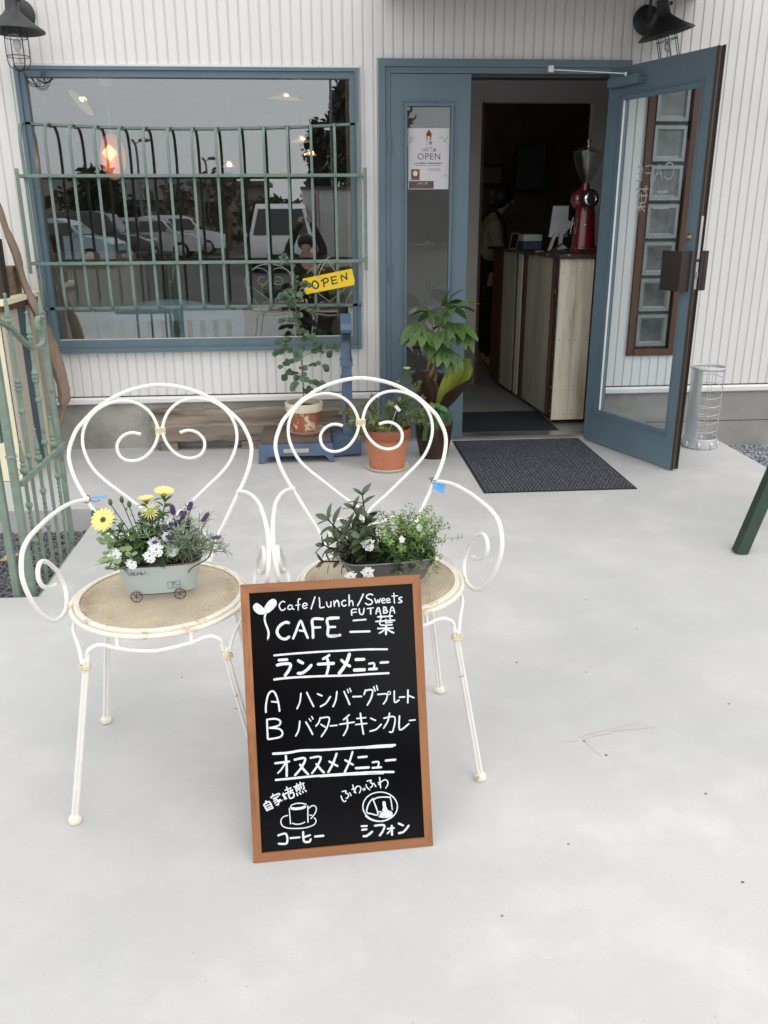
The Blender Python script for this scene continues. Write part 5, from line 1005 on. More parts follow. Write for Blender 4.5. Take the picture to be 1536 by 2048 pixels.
flare('wrapping_flare', 'wrapbrown', math.radians(175), math.radians(268), .078, .135, .305, .545)
flare('wrapping_flare', 'wrapbrown', math.radians(275), math.radians(395), .080, .215, .300, .50, lean=(.02, 0))
flare('lime_paper', 'wraplime', math.radians(262), math.radians(345), .072, .115, .310, .60, lean=(.055, .02))
flare('lime_paper', 'wraplime', math.radians(335), math.radians(420), .076, .20, .310, .585, lean=(.02, .0))
flare('lime_paper', 'wraplime', math.radians(120), math.radians(205), .074, .10, .310, .50)
flare('wrapping_flare', 'wrapbrown', math.radians(20), math.radians(175), .078, .13, .305, .50)
def rib(pts, w, name='ribbon'):
    P = smoothpath(pts, 6); mb = MB()
    for i, p in enumerate(P):
        tt = (P[min(i+1, len(P)-1)]-P[max(i-1, 0)]).normalized(); sd = tt.cross(Vector((0.15, -1, .1))).normalized()
        sd = (sd*.75 + Vector((0, -.5, .15))*.5).normalized() if name == 'bow_loop' else sd
        mb.v += [tuple(p-sd*w/2), tuple(p+sd*w/2)]
    for i in range(len(P)-1): mb.f.append((2*i, 2*i+1, 2*i+3, 2*i+2))
    return mb.build(name, 'ribbon', wp, True)
K_ = Vector((.66, -.475, .295))
for dx, dz in ((-.055, .03), (-.06, -.035), (.05, .03), (.055, -.02), (-.02, .055), (.025, .05), (-.045, .0), (.075, .012)):
    q = K_ + Vector((dx, -.03, dz)); s2 = Vector((-dz, 0, dx))*.45
    rib([K_, (K_+q)/2+s2+Vector((0, -.012, 0)), q+Vector((0, -.012, 0)), (K_+q)/2-s2+Vector((0, -.02, 0)), K_], .026, 'bow_loop')
rib([K_, K_+Vector((-.03, -.02, -.05)), K_+Vector((-.045, -.012, -.11)), K_+Vector((-.05, .0, -.17))], .030)
rib([K_, K_+Vector((.01, -.02, -.05)), K_+Vector((.02, -.018, -.10))], .028)
rib([K_+Vector((.05, 0, 0)), K_+Vector((.09, 0, .0)), K_+Vector((.11, .01, -.06))], .028)
MB().tube(hexp(.082, .297, 14, .3, .02), .008, 6, closed=True, ry=1.2).build('ribbon_band', 'ribbon', wp)
random.seed(3); mb = MB()
for row in range(12):
    mb.box(.722+random.uniform(-.002, .002), .731+random.uniform(0, .006), -.473, -.471, .035+row*.0125, .041+row*.0125)
mb.v = [(x, -.37-.112*((z/.2)*.25+.78)+.0, z) for x, y, z in mb.v]
mb.build('gold_print', 'brass', wp)

# ------------------------------------------------------------------ door mats
def doormat(name, label, x0, x1, y0, y1, z, m, rib_, th=.009):
    t = thing(name, label, 'door mat', ((x0+x1)/2, (y0+y1)/2, z), 'charcoal entrance mats')
    w = .012; MB().box(x0, x1, y0, y1, z, z+th*.5).build('backing', 'matedge', t)
    mb = MB(); nx, ny = int((x1-x0-2*w)/rib_), int((y1-y0-2*w)/rib_*1.0); random.seed(8)
    sx_ = (x1-x0-2*w)/nx; sy_ = (y1-y0-2*w)/ny
    for i in range(nx):
        for j in range(ny):
            cx_ = x0+w+sx_*(i+.5+(.25 if j % 2 else -.25)*.6); cy_ = y0+w+sy_*(j+.5)
            a = .5+.25*random.random() if (i+j) % 2 else -.5; c_, s_ = math.cos(a)*sx_*.42, math.sin(a)*sx_*.34; h = z+th*random.uniform(.8, 1.1); ww = sy_*.22
            mb.add([(cx_-c_, cy_-s_-ww, z+th*.5), (cx_+c_, cy_+s_-ww, z+th*.5), (cx_+c_, cy_+s_+ww, z+th*.5), (cx_-c_, cy_-s_+ww, z+th*.5), (cx_-c_*.7, cy_-s_*.7, h), (cx_+c_*.7, cy_+s_*.7, h)],
                   [(0, 1, 5, 4), (1, 2, 5), (2, 3, 4, 5), (3, 0, 4)])
    mb.build('pile', m, t, kind='stuff'); return t
doormat('door_mat', 'large charcoal ribbed door mat on the patio outside the open door', .850, 1.680, -1.125, -.035, 0.0, 'matnavy', .021)
doormat('door_mat', 'smaller dark mat inside the doorway in front of the counter', .78, 1.592, .115, .70, .022, 'matnavy2', .020, .006)

# ------------------------------------------------------------------ spiral umbrella stand
us = thing('umbrella_stand', 'silver round umbrella stand with a wire spiral beside the open door', 'umbrella stand', (2.385, -.30, 0))
UC = (2.385, -.30, 0); n_ = 40
MB().lathe([(.098, .0), (.104, .006), (.106, .055), (.103, .066), (.097, .064), (.094, .02), (.001, .018)], UC, 8*5).build('base_tray', 'silverpaint', us, True)
mb = MB()
for k in range(8): mb.sphere((UC[0]+.101*math.cos(k*PI/4+.3), UC[1]+.101*math.sin(k*PI/4+.3), .026), .014, 10, 8, sz=1.7)
mb.build('base_boss', 'silverpaint', us, True)
MB().tube([(UC[0]+.101*math.cos(2*PI*k/40), UC[1]+.101*math.sin(2*PI*k/40), .498) for k in range(40)], .0075, 8, closed=True, ry=1.3).build('top_ring', 'silverpaint', us, True)
MB().tube([(UC[0]+.094*math.cos(a*.21), UC[1]+.094*math.sin(a*.21), .07+a*.21/(2*PI)*.0525) for a in range(int(8*2*PI/.21))], .0022, 5).build('wire_spiral', 'silverpaint', us, True)
mb = MB(); vs = []
for a in [math.radians(128+i*10) for i in range(11)]: vs.append((UC[0]+.096*math.cos(a), UC[1]+.096*math.sin(a)))
for z_ in (.066, .490): mb.v += [(x, y, z_) for x, y in vs]
mb.f = [(i, i+1, 12+i, 11+i) for i in range(10)]; mb.build('side_panel', 'silverpaint', us, True)
for a in (math.radians(252), math.radians(262), math.radians(318), math.radians(326), math.radians(80)): MB().tube([(UC[0]+.0965*math.cos(a), UC[1]+.0965*math.sin(a), .05), (UC[0]+.0965*math.cos(a), UC[1]+.0965*math.sin(a), .495)], .0016, 5).build('upright', 'silverpaint', us)

# ------------------------------------------------------------------ dark green folding easel at the right edge (only one leg in view)
ez_ = thing('easel', 'dark green wooden leg slanting into view at the right edge', 'easel', (1.9, -1.9, 0))
def slat(a, b, w, d, side, nm='leg'): MB().bar(a, b, w, d, side).build(nm, 'darkgreenwood', ez_)
slat((1.797, -2.045, .0), (2.215, -1.86, 1.05), .052, .048, (0, 1, 0)); slat((2.90, -2.10, 0), (2.48, -1.90, 1.05), .045, .045, (0, 1, 0))
slat((2.35, -1.50, 0), (2.35, -1.88, 1.05), .045, .045, (1, 0, 0)); slat((2.1, -1.935, .60), (2.6, -1.935, .60), .04, .03, (0, 1, 0), 'tray'); slat((2.17, -1.87, 1.06), (2.53, -1.87, 1.06), .04, .04, (0, 1, 0), 'crossbar')

# ------------------------------------------------------------------ green iron gate standing in the gravel bed
gt = thing('iron_gate', 'faded green wrought iron gate with spear finials standing in the gravel', 'gate', (-1.16, -1.85, -.12))
GXp = -1.16
FN = [(.001, 0), (.0065, .004), (.0065, .010), (.004, .014), (.006, .03), (.0105, .075), (.0115, .085), (.007, .095), (.0125, .10), (.0125, .106), (.008, .110)]
def finial(mb, y, z, x=GXp, k=1.0): mb.lathe([(r*k, -h*k) for r, h in FN][::-1], (x, y, z), 8)
def twist(mb, y, z0, z1, x=GXp, r=.0085):
    n_ = 26; P = [Vector((x, y, z0+(z1-z0)*i/n_)) for i in range(n_+1)]; vs = []
    for i, p in enumerate(P):
        for k in range(4):
            a = PI/4+k*PI/2+i*.45; vs.append(p+Vector((r*math.cos(a), r*math.sin(a), 0)))
    o = len(mb.v); mb.v += [tuple(v) for v in vs]
    for i in range(n_):
        for k in range(4): mb.f.append((o+i*4+k, o+i*4+(k+1) % 4, o+i*4+4+(k+1) % 4, o+i*4+4+k))
    for zz in (z0, z1): mb.sphere((x, y, zz), .0145, 10, 6)
def sq(mb, y, z0, z1, x=GXp, w=.0058): mb.box(x-w, x+w, y-w, y+w, z0, z1)
for nm, y, tip, col in (('A', -1.985, 1.129, .784), ('B', -1.772, 1.04, .778)):
    mb = MB(); finial(mb, y, tip); sq(mb, y, .40, tip-.1); sq(mb, y, -.14, .40)
    mb.lathe([(.008, .055), (.009, .03), (.0155, .012), (.010, .006), (.0155, .002), (.0155, -.006), (.010, -.010), (.0155, -.014), (.0155, -.020), (.009, -.028), (.008, -.06)], (GXp, y, col), 10, cap=False)
    mb.tube([(GXp, y, .78), (GXp, y, .50)], .0095, 8); n0 = len(mb.v); 
    for i in range(0): pass
    twist(mb, y, .50, .68); mb.build('tall_baluster', 'gatepaint', gt)
for y, tip in ((-2.062, .587), (-1.880, .588), (-1.665, .589)):
    mb = MB(); finial(mb, y, tip); mb.sphere((GXp, y, tip-.125), .017, 10, 8); sq(mb, y, .31, tip-.1); twist(mb, y, .17, .32); sq(mb, y, -.14, .165, w=.0055); mb.build('short_baluster', 'gatepaint', gt)
mb = MB(); mb.box(GXp-.010, GXp+.010, -1.596, -1.574, -.16, .985); finial(mb, -1.585, 1.104, k=1.05); mb.build('post', 'gatepaint', gt)
mb = MB(); mb.box(GXp-.014, GXp+.012, -2.183, -2.155, -.16, 1.10); mb.build('post', 'gatepaint', gt)
MB().box(GXp+.008, GXp+.020, -2.150, -1.555, .423, .445).build('rail', 'gatepaint', gt)
MB().box(GXp+.008, GXp+.018, -2.150, -1.60, -.06, -.04).build('rail', 'gatepaint', gt)
def flat(pts, w, t, name='scroll'):
    P = smoothpath(pts, 6); mb = MB()
    for i, p in enumerate(P):
        tt = (P[min(i+1, len(P)-1)]-P[max(i-1, 0)]).normalized(); nn = Vector((1, 0, 0)).cross(tt).normalized()
        mb.v += [tuple(p+Vector((sx*w/2, 0, 0))+nn*sy*t/2) for sx, sy in ((-1, -1), (1, -1), (1, 1), (-1, 1))]
    for i in range(len(P)-1):
        for k in range(4): mb.f.append((i*4+k, i*4+(k+1) % 4, i*4+4+(k+1) % 4, i*4+4+k))
    return mb.build(name, 'gatepaint', gt, True)
flat([(GXp, -2.17, 1.05), (GXp, -2.07, 1.032), (GXp, -1.95, .985), (GXp, -1.84, .925), (GXp, -1.74, .890), (GXp, -1.66, .885), (GXp, -1.612, .90), (GXp, -1.603, .94), (GXp, -1.612, .985), (GXp, -1.632, .998), (GXp, -1.650, .985), (GXp, -1.652, .960), (GXp, -1.640, .945), (GXp, -1.625, .955)], .020, .014)
# the leaf of the same gate that runs off to the left, set at right angles
mb = MB(); mb.box(-1.225, -1.200, -2.20, -2.175, -.16, 1.0); mb.build('latch_post', 'gatepaint', gt)
mb = MB().box(-1.72, -1.226, -2.195, -2.182, .60, .625).box(-1.72, -1.226, -2.195, -2.182, .30, .318); mb.build('rail', 'gatepaint', gt)
for x in (-1.30, -1.42, -1.54): MB().box(x-.008, x+.008, -2.197, -2.181, -.16, .9).build('lower_bar', 'gatepaint', gt)
MB().box(-1.199, -1.186, -2.17, -2.15, .60, .80).build('latch_plate', 'gatepaint', gt)
MB().tube([(GXp+.02*math.cos(a), -2.17+.03*math.sin(a), .545+.004*(a % 3)) for a in [i*.5 for i in range(36)]], .0015, 5).build('binding_wire', 'steel', gt)

# ------------------------------------------------------------------ cream cabinet with boards, timber offcuts on top
cbn = thing('cabinet', 'cream panelled cabinet with a pale top board behind the green gate', 'cabinet', (-1.85, -.35, 0))
CX = -1.642; CF = -.66
for i, (ya, yb, m) in enumerate(((CF, -.44, 'greige'), (-.438, -.30, 'slate'), (-.298, -.19, 'ivory2'), (-.188, -.10, 'greige'))):
    MB().box(CX-.018, CX, ya, yb, .012, .955).build('side_panel', m, cbn)
for i in range(3): MB().box(CX-.020-.15*(i+1), CX-.022-.15*i, CF-.012, CF, .004, .945).build('front_board', 'ivory2', cbn)
MB().box(CX-.50, CX-.02, -.648, -.09, .02, .94).build('carcass', 'slate', cbn)
MB().box(CX-.56, CX+.025, CF-.05, -.06, .958, .985).build('top_board', 'ivory2', cbn)
MB().box(CX-.55, CX+.015, CF-.04, -.07, .925, .9575).build('top_apron', 'woodbrown', cbn)
mb = MB()
for z_ in (.04, .07, .12, .16, .86, .9):
    for x in (CX-.04, CX-.13): mb.lathe([(.0025, 0), (.0025, .001)], (x, CF-.0125, z_), 6, axis=(0, -1, 0))
mb.build('screw', 'screw', cbn)
tag(MB().box(-2.05, -1.640, -.60, -.52, .986, 1.285).build('timber_block', 'wooddark'), 'dark stained thick timber panel standing on the cream cabinet', 'timber block')
tag(MB().box(-1.86, -1.672, -.40, -.22, .986, 1.135).build('timber_block', 'endgrain'), 'squared timber offcut with rough end grain behind the dark panel', 'timber block')
# driftwood
dw = MB(); P = smoothpath([(-1.78, -.30, 1.62), (-1.715, -.30, 1.48), (-1.685, -.30, 1.33), (-1.650, -.30, 1.20), (-1.635, -.30, 1.07), (-1.605, -.29, .95), (-1.575, -.285, .85), (-1.545, -.28, .74), (-1.525, -.27, .62), (-1.512, -.26, .52), (-1.508, -.24, .43), (-1.525, -.22, .33), (-1.56, -.20, .24), (-1.60, -.2, .16), (-1.62, -.2, .0)], 3)
random.seed(2)
def rad(z): return .024 if z > 1.3 else (.034 if z > 1.12 else (.030 if z > .95 else (.038 if z > .8 else (.056 if z > .35 else .024))))
dw.tube(P, [rad(p.z)*random.uniform(.9, 1.12) for p in P], 10, ry=.62)
tag(dw.build('driftwood_branch', 'driftwood', smooth=True), 'bare brown driftwood branch leaning against the wall left of the window', 'branch')

# ------------------------------------------------------------------ flower tub on the left chair
ang = .083
def chl(p, ch=ch1): return chairpt(ch, p)
TC = Vector((-.405, -3.365, .5135)); TE = Vector((math.cos(.09), math.sin(.09), 0)); TN = Vector((-TE.y, TE.x, 0))
def tub(name, label, C, L, Wd, h, flare_, m, medge, soilm):
    t = thing(name, label, 'planter', C); mb = MB(); N_ = 36
    def oval(l, w, z):
        out = []
        for k in range(N_):
            a = 2*PI*k/N_; c, s_ = math.cos(a), math.sin(a); r = w
            x = (l-w)*(1 if c > 0 else -1)*min(1, abs(c)*2.2) + w*abs(c)**.75*(1 if c > 0 else -1); y = w*abs(s_)**.8*(1 if s_ > 0 else -1)
            out.append(C + TE*x + TN*y + Vector((0, 0, z)))
        return out
    R = [(L-.012, Wd-.008, .012), (L-.004, Wd-.002, .016), (L+flare_, Wd+flare_*.7, h), (L+flare_-.003, Wd+flare_*.7-.003, h), (L-.004, Wd-.006, .02)]
    for l, w, z in R: mb.v += [tuple(v) for v in oval(l, w, z)]
    for i in range(len(R)-1):
        for k in range(N_): mb.f.append((i*N_+k, i*N_+(k+1) % N_, (i+1)*N_+(k+1) % N_, (i+1)*N_+k))
    mb.f.append(tuple(range(N_))); mb.build('tub', m, t, True)
    MB().tube(oval(L+flare_, Wd+flare_*.7, h), .0022, 6, closed=True).build('rim_wire', medge, t, True)
    MB().tube(oval(L-.010, Wd-.007, .013), .0018, 6, closed=True).build('foot_wire', medge, t, True)
    o = oval(L+flare_-.006, Wd+flare_*.7-.006, h-.014); s2 = MB(); s2.v = [tuple(v+Vector((0, 0, random.uniform(0, .004)))) for v in o]+[tuple(C+Vector((0, 0, h-.006)))]; s2.f = [(k, (k+1) % N_, N_) for k in range(N_)]
    s2.build('soil', soilm, t)
    return t
tb = tub('flower_tub', 'pale blue enamel wagon tub of flowers on the left chair', TC, .088, .047, .092, .013, 'tin', 'tinedge', 'soil')
def TP(x, y, z): return TC + TE*x + TN*y + Vector((0, 0, z))
for x in (-.058, .045):
    for y in (-.046, .046):
        mb = MB(); c = TP(x, y-.004 if y < 0 else y+.004, .0115)
        mb.tube([c + TE*.0135*math.cos(2*PI*k/20) + Vector((0, 0, .0135*math.sin(2*PI*k/20)+.001)) for k in range(20)], .0014, 5, closed=True)
        for k in range(3): a = k*PI/3+.3; mb.tube([c + TE*.013*math.cos(a)+Vector((0, 0, .013*math.sin(a)+.001)), c - TE*.013*math.cos(a)-Vector((0, 0, .013*math.sin(a)-.001))], .0008, 4)
        mb.sphere(c+Vector((0, 0, .001)), .0025, 6, 4); mb.build('wheel', 'tinedge', tb)
mb = MB(); mb.tube(smoothpath([TP(.070, -.060, .072), TP(.082, -.058, .084), TP(.118, -.03, .094), TP(.128, 0, .112), TP(.118, .03, .096), TP(.085, .05, .085)], 4), .0018, 6)
mb.tube(smoothpath([TP(-.098, -.045, .088), TP(-.118, -.02, .08), TP(-.115, .02, .08), TP(-.085, .05, .085)], 4), .0018, 6); mb.build('handle', 'tinedge', tb, True)
slant = .0091/.078
NT = (-TN*1.0 + Vector((0, 0, -.17))).normalized()
UPT = (Vector((0, 0, 1)) + (-TN)*slant).normalized()
def onface(x, z): return TP(x, -.0455 - slant*(z-.016), z) - TN*.0006
MT3 = lambda x, z: rot3(TE, UPT, TE.cross(UPT), onface(x, z))
text('lettering', '145.Hk71', .0135, MT3(-.048, .0735), 'print_black', tb, ext=.0001)
mb = MB()
def ln(x0, z0, x1, z1, w=.0006): mb.bar(onface(x0, z0), onface(x1, z1), w, .0003, side=TN)
for a in ((.018, .028, .048, .030), (.018, .045, .048, .047), (.018, .028, .018, .045), (.048, .030, .048, .047), (.028, .0285, .028, .0455), (.028, .036, .048, .0375)): ln(*a)
mb.build('label_print', 'print_black', tb); text('lettering', '83', .006, MT3(.033, .0415), 'print_black', tb, ext=.0001)
G1 = 'plants in the pale blue tub'
random.seed(31)
# yellow African daisies
dz = thing('daisy_plant', 'yellow African daisies with dark green leaves in the pale blue tub', 'plant', TP(-.04, .01, .08))
lv = MB(); stem = MB()
def stemleaf(pts, r=.0013, every=2, L=.03, Wd=.008, lv=lv, n=2, m=stem, up=.5):
    P = smoothpath(pts, 5); m.tube(P, r, 5)
    for j in range(2, len(P), every):
        tt = (P[j]-P[j-1]).normalized()
        for q in range(n):
            sd = Matrix.Rotation(random.random()*2*PI, 3, tt) @ tt.orthogonal().normalized()
            d = (tt*up+sd).normalized(); lv.leaf(orient(P[j], d, up=tt), L*random.uniform(.6, 1.1), Wd*random.uniform(.8, 1.2), fold=.3, droop=.2, seg=3)
    return P
def wp_(x, z, y): return Vector((x, y, z))
FY = -3.36
heads = [((-.521, -3.395, .703), (-.2, -.72, .6), .027, 'flower'), ((-.381, -3.36, .764), (.12, -.12, .98), .025, 'cup'), ((-.429, -3.34, .750), (-.05, .05, .99), .021, 'cup'), ((-.412, -3.385, .722), (.05, -.75, .6), .020, 'spider')]
for (p, d, r, kind) in heads:
    p = (p[0], p[1], p[2]+.41*(-3.36-p[1])); p, d = Vector(p), Vector(d).normalized(); b = TP(random.uniform(-.06, -.01), random.uniform(-.01, .02), .08)
    stemleaf([b, (b+p)/2+Vector((random.uniform(-.01, .01), .01, .0)), p-d*.02+Vector((0, 0, -.012)), p-d*.006], r=.0016, every=2, L=.034, Wd=.011)
    f = MB(); nP = 15 if kind != 'spider' else 16; h = d.orthogonal().normalized()
    for layer in (0, 1):
        for k in range(nP):
            a = 2*PI*(k+.5*layer)/nP; dd = (Matrix.Rotation(a, 3, d) @ h); cup = (.18 if kind != 'cup' else .55)+.1*layer
            dd = (dd + d*cup).normalized()
            f.leaf(orient(p+dd*.003+d*.0006*layer, dd, up=d, roll=random.uniform(-.1, .1)), r, .0088 if kind != 'spider' else .0022, fold=.1 if kind != 'spider' else .9, droop=.08, seg=4)
        if kind == 'spider': break
    fo = f.build('flower_head', 'daisyyellow', dz)
    MB().lathe([(.007 if kind == 'flower' else .009, 0), (.0068, .002), (.004, .0038), (.0005, .0042)], p+d*.0015, 14, axis=d).build('flower_eye', 'daisyeye' if kind == 'flower' else 'succlight', fo)
    MB().lathe([(.002, -.006), (.0055, -.001), (.006, .001)], p, 10, axis=d, cap=False).build('calyx', 'daisyleaf', fo)
for p in ((-.553, -3.36, .718), (-.512, -3.35, .742), (-.468, -3.35, .735), (-.487, -3.34, .744), (-.45, -3.33, .70), (-.40, -3.34, .71), (-.53, -3.36, .69)):
    p = Vector(p); b = TP(random.uniform(-.06, .0), random.uniform(-.01, .02), .08); stemleaf([b, (b+p)/2, p], L=.024, Wd=.008, every=3, n=1)
    lv.lathe([(.001, -.004), (.0048, .0), (.0055, .006), (.003, .012), (.0008, .014)], p, 8)
for k in range(34):
    b = TP(random.uniform(-.07, .01), random.uniform(-.02, .03), .08); e = b + Vector((random.uniform(-.055, .05), random.uniform(-.03, .03), random.uniform(.04, .11)))
    stemleaf([b, (b+e)/2+Vector((0, 0, .01)), e], L=.036, Wd=.012, every=3, n=2)
lv.build('foliage', 'daisyleaf', dz, kind='stuff'); stem.build('stem', 'daisyleaf', dz)
# lavender
lvn = thing('lavender_plant', 'French lavender with purple heads and grey green needles in the tub', 'plant', TP(.04, .01, .08))
lv2 = MB(); st2 = MB()
Lh = [(-.364, .728), (-.347, .712), (-.336, .712), (-.318, .734), (-.286, .706), (-.258, .650), (-.43, .703), (-.382, .680), (-.365, .683), (-.352, .665), (-.37, .655), (-.40, .640), (-.355, .690), (-.33, .690), (-.385, .665)]
for i, (x, z) in enumerate(Lh):
    p = Vector((x, FY+random.uniform(-.025, .015) - (.03 if z < .69 else 0), z)); p.z += .41*(FY-p.y); b = TP(random.uniform(.0, .07), random.uniform(-.02, .02), .08)
    if i == 5: b = TP(.08, 0, .09)
    P = stemleaf([b, (b+p)/2+Vector((0, 0, .005)), p+Vector((0, 0, -.012))], r=.001, every=2, L=.026, Wd=.0028, lv=lv2, m=st2, n=4, up=.8)
    d = (P[-1]-P[-2]).normalized(); hd = MB()
    for j in range(6):
        for k in range(6):
            a = k*PI/3+j*.5; o = p + d*(-.012+j*.0040); n0 = Vector((math.cos(a), math.sin(a), .15)); rr = (.0048, .0060, .0064, .0062, .0054, .004)[j]
            hd.sphere(o+n0*rr*.7, .0029, 5, 4)
    ho = hd.build('flower_head', 'lavhead', lvn)
    br_ = MB()
    for k in range(4):
        a = k*PI/2+i; dd = (d*1.2+Vector((math.cos(a), math.sin(a), 0))*.7).normalized(); br_.leaf(orient(p+d*.012, dd, up=d), .013, .0045, fold=.2, droop=.3, seg=2)
    br_.build('bract', 'lavbract', ho)
for k in range(70):
    b = TP(random.uniform(.005, .085), random.uniform(-.03, .035), .085); e = b + Vector((random.uniform(-.05, .06), random.uniform(-.045, .03), random.uniform(.03, .105)))
    if k % 9 == 0: e = b + Vector((random.uniform(.05, .09), random.uniform(-.02, .02), random.uniform(.0, .05)))
    stemleaf([b, (b+e)/2+Vector((0, 0, .008)), e], r=.0009, L=.026, Wd=.0026, lv=lv2, m=st2, every=2, n=4, up=.9)
lv2.build('foliage', 'lavleaf', lvn, kind='stuff'); st2.build('stem', 'lavleaf', lvn)
# candytuft
def whitecluster(parent, p, d, r, n=13, s=.0062):
    p, d = Vector(p), Vector(d).normalized(); f = MB(); h = d.orthogonal().normalized()
    for k in range(n):
        rr = r*math.sqrt((k+.3)/n); a = k*2.4; c = p + (Matrix.Rotation(a, 3, d) @ h)*rr + d*(.35*(r-rr)); nd = (d + (c-p)*18).normalized()
        for q in range(4):
            hh = Matrix.Rotation(q*PI/2+k, 3, nd) @ nd.orthogonal().normalized()
            f.leaf(orient(c, (hh+nd*.25).normalized(), up=nd), s*(1.25 if q < 2 else .8), s*.85, fold=.05, droop=.1, seg=2)
    o = f.build('flower_head', 'whiteflower', parent)
    MB().sphere(p+d*r*.3, r*.22, 6, 4).build('flower_eye', 'succlight', o)
ct = thing('candytuft_plant', 'white candytuft clusters hanging over the front of the blue tub', 'plant', TP(-.03, -.04, .08))
for (x, z, y, r) in ((-.496, .608, -3.425, .015), (-.458, .590, -3.432, .0125), (-.414, .606, -3.43, .014), (-.398, .622, -3.425, .0155), (-.405, .638, -3.41, .0125), (-.366, .618, -3.41, .0115), (-.378, .655, -3.40, .008)):
    whitecluster(ct, (x, y, z+.41*(-3.36-y)), (random.uniform(-.2, .2), -.8, .6), r)
lv3 = MB(); st3 = MB()
for k in range(26):
    b = TP(random.uniform(-.07, .03), -.03, .090); e = b + Vector((random.uniform(-.02, .02), random.uniform(-.030, -.005), random.uniform(.0, .035)))
    stemleaf([b, (b+e)/2+Vector((0, 0, .008)), e], r=.001, L=.018, Wd=.004, lv=lv3, m=st3, every=1, n=3)
lv3.build('foliage', 'finedark', ct, kind='stuff')
# creeping round leaves at the left end
cp = thing('creeper_plant', 'trailing pale green round leaved plant at the left end of the tub', 'plant', TP(-.09, 0, .08))
lv4 = MB(); st4 = MB()
for k in range(44):
    b = TP(random.uniform(-.09, -.05), random.uniform(-.04, .04), .085); e = b + Vector((random.uniform(-.06, .015), random.uniform(-.055, .02), random.uniform(.0, .065)))
    P = smoothpath([b, (b+e)/2+Vector((0, 0, .012)), e], 4); st4.tube(P, .0008, 4)
    for j in range(1, len(P)):
        a = random.random()*2*PI; d = Vector((math.cos(a), math.sin(a)-.4, .3)).normalized()
        lv4.leaf(orient(P[j], d, up=(random.uniform(-.5, .5), -.5, 1)), random.uniform(.012, .020), random.uniform(.013, .020), fold=.1, droop=.1, seg=4)
lv4.build('foliage', 'creeper', cp, kind='stuff'); st4.build('stem', 'creeper', cp)

# ------------------------------------------------------------------ zinc tub on the right chair
TC = Vector((.158, -3.352, .5135)); TE = Vector((math.cos(.12), math.sin(.12), 0)); TN = Vector((-TE.y, TE.x, 0))
def TP(x, y, z): return TC + TE*x + TN*y + Vector((0, 0, z))
t2 = tub('zinc_tub', 'grey zinc tub of mixed greenery behind the chalkboard', TC, .100, .050, .075, .020, 'zinc', 'zinc', 'soil')
mb = MB().tube(smoothpath([TP(-.085, -.060, .045), TP(-.10, -.06, .06), TP(-.135, -.035, .09), TP(-.150, .0, .098), TP(-.13, .03, .09), TP(-.10, .05, .075)], 4), .0017, 6); mb.build('handle', 'zinc', t2, True)
hb = thing('hebe_shrub', 'dark glossy leaved shrub at the left of the zinc tub', 'plant', TP(-.06, 0, .07))
random.seed(5)
dl = MB().leaf(Matrix.Identity(4), 1, .44, fold=.2, droop=.2, seg=5).mesh('leaf', 'darkleaf', True)
sh = MB()
for (x, z, y, k_) in ((.098, .738, -3.33, 1.0), (.012, .690, -3.37, 1.0), (.062, .680, -3.39, .95), (.030, .640, -3.38, .9), (.0, .620, -3.36, .8), (.090, .650, -3.40, .9), (.075, .71, -3.35, .9), (.105, .69, -3.37, .85), (-.002, .585, -3.38, .8)):
    p = Vector((x, y, z)); b = TP(-.06, .0, .06) + Vector((random.uniform(-.02, .02), random.uniform(-.01, .02), 0))
    P = smoothpath([b, (b+p)/2+Vector((random.uniform(-.008, .008), 0, 0)), p], 6); sh.tube(P, .0019, 6); q = 0
    for j in range(3, len(P)):
        if j % 2 and j < len(P)-1 and j > 8: continue
        tt = (P[j]-P[j-1]).normalized(); o = Matrix.Rotation(q*PI/2+random.uniform(-.2, .2), 3, tt) @ tt.orthogonal().normalized(); q += 1
        last = j == len(P)-1
        for s_ in ((1, -1) if not last else (1, -1, .6, -.6)):
            oo = o if abs(s_) == 1 else Matrix.Rotation(PI/2, 3, tt) @ o
            d = (oo*(1 if s_ > 0 else -1) + tt*(.55 if not last else .9)).normalized()
            inst('leaf', dl, hb, orient(P[j], d, up=tt, s=k_*random.uniform(.040, .054)*(.85 if last else 1)))
sh.build('stem', 'darkstem', hb, True)
fg = thing('leafy_herb', 'fine leaved bright green bushy herb at the right of the zinc tub', 'plant', TP(.05, 0, .07))
lv5 = MB(); st5 = MB(); random.seed(6)
for k in range(120):
    b = TP(random.uniform(-.02, .10), random.uniform(-.035, .035), .07); 
    e = b + Vector((random.uniform(-.04, .06), random.uniform(-.06, .04), random.uniform(.01, .11)))
    if k < 14: e = Vector((random.uniform(.22, .33), -3.35+random.uniform(-.03, .03), random.uniform(.60, .70)))
    if 14 <= k < 26: e = Vector((random.uniform(.13, .28), -3.35+random.uniform(-.03, .03), random.uniform(.66, .715)))
    if k == 26: e = Vector((.342, -3.37, .632))
    if 30 < k < 50: e = b + Vector((random.uniform(.02, .06), random.uniform(-.06, -.02), random.uniform(-.05, .0)))
    P = stemleaf([b, (b+e)/2+Vector((0, 0, .012)), e], r=.0008, L=.013, Wd=.0062, lv=lv5, m=st5, every=1, n=2, up=.5)
lv5.build('foliage', 'finegreen', fg, kind='stuff'); st5.build('stem', 'succlight', fg)
lv6 = MB()
for k in range(60):
    b = TP(random.uniform(-.02, .09), random.uniform(-.04, .03), .07); e = b + Vector((random.uniform(-.03, .03), random.uniform(-.04, .02), random.uniform(-.01, .05)))
    stemleaf([b, (b+e)/2+Vector((0, 0, .006)), e], r=.0008, L=.022, Wd=.006, lv=lv6, m=lv6, every=2, n=3)
lv6.build('undergrowth', 'finedark', fg, kind='stuff')
mb = MB()
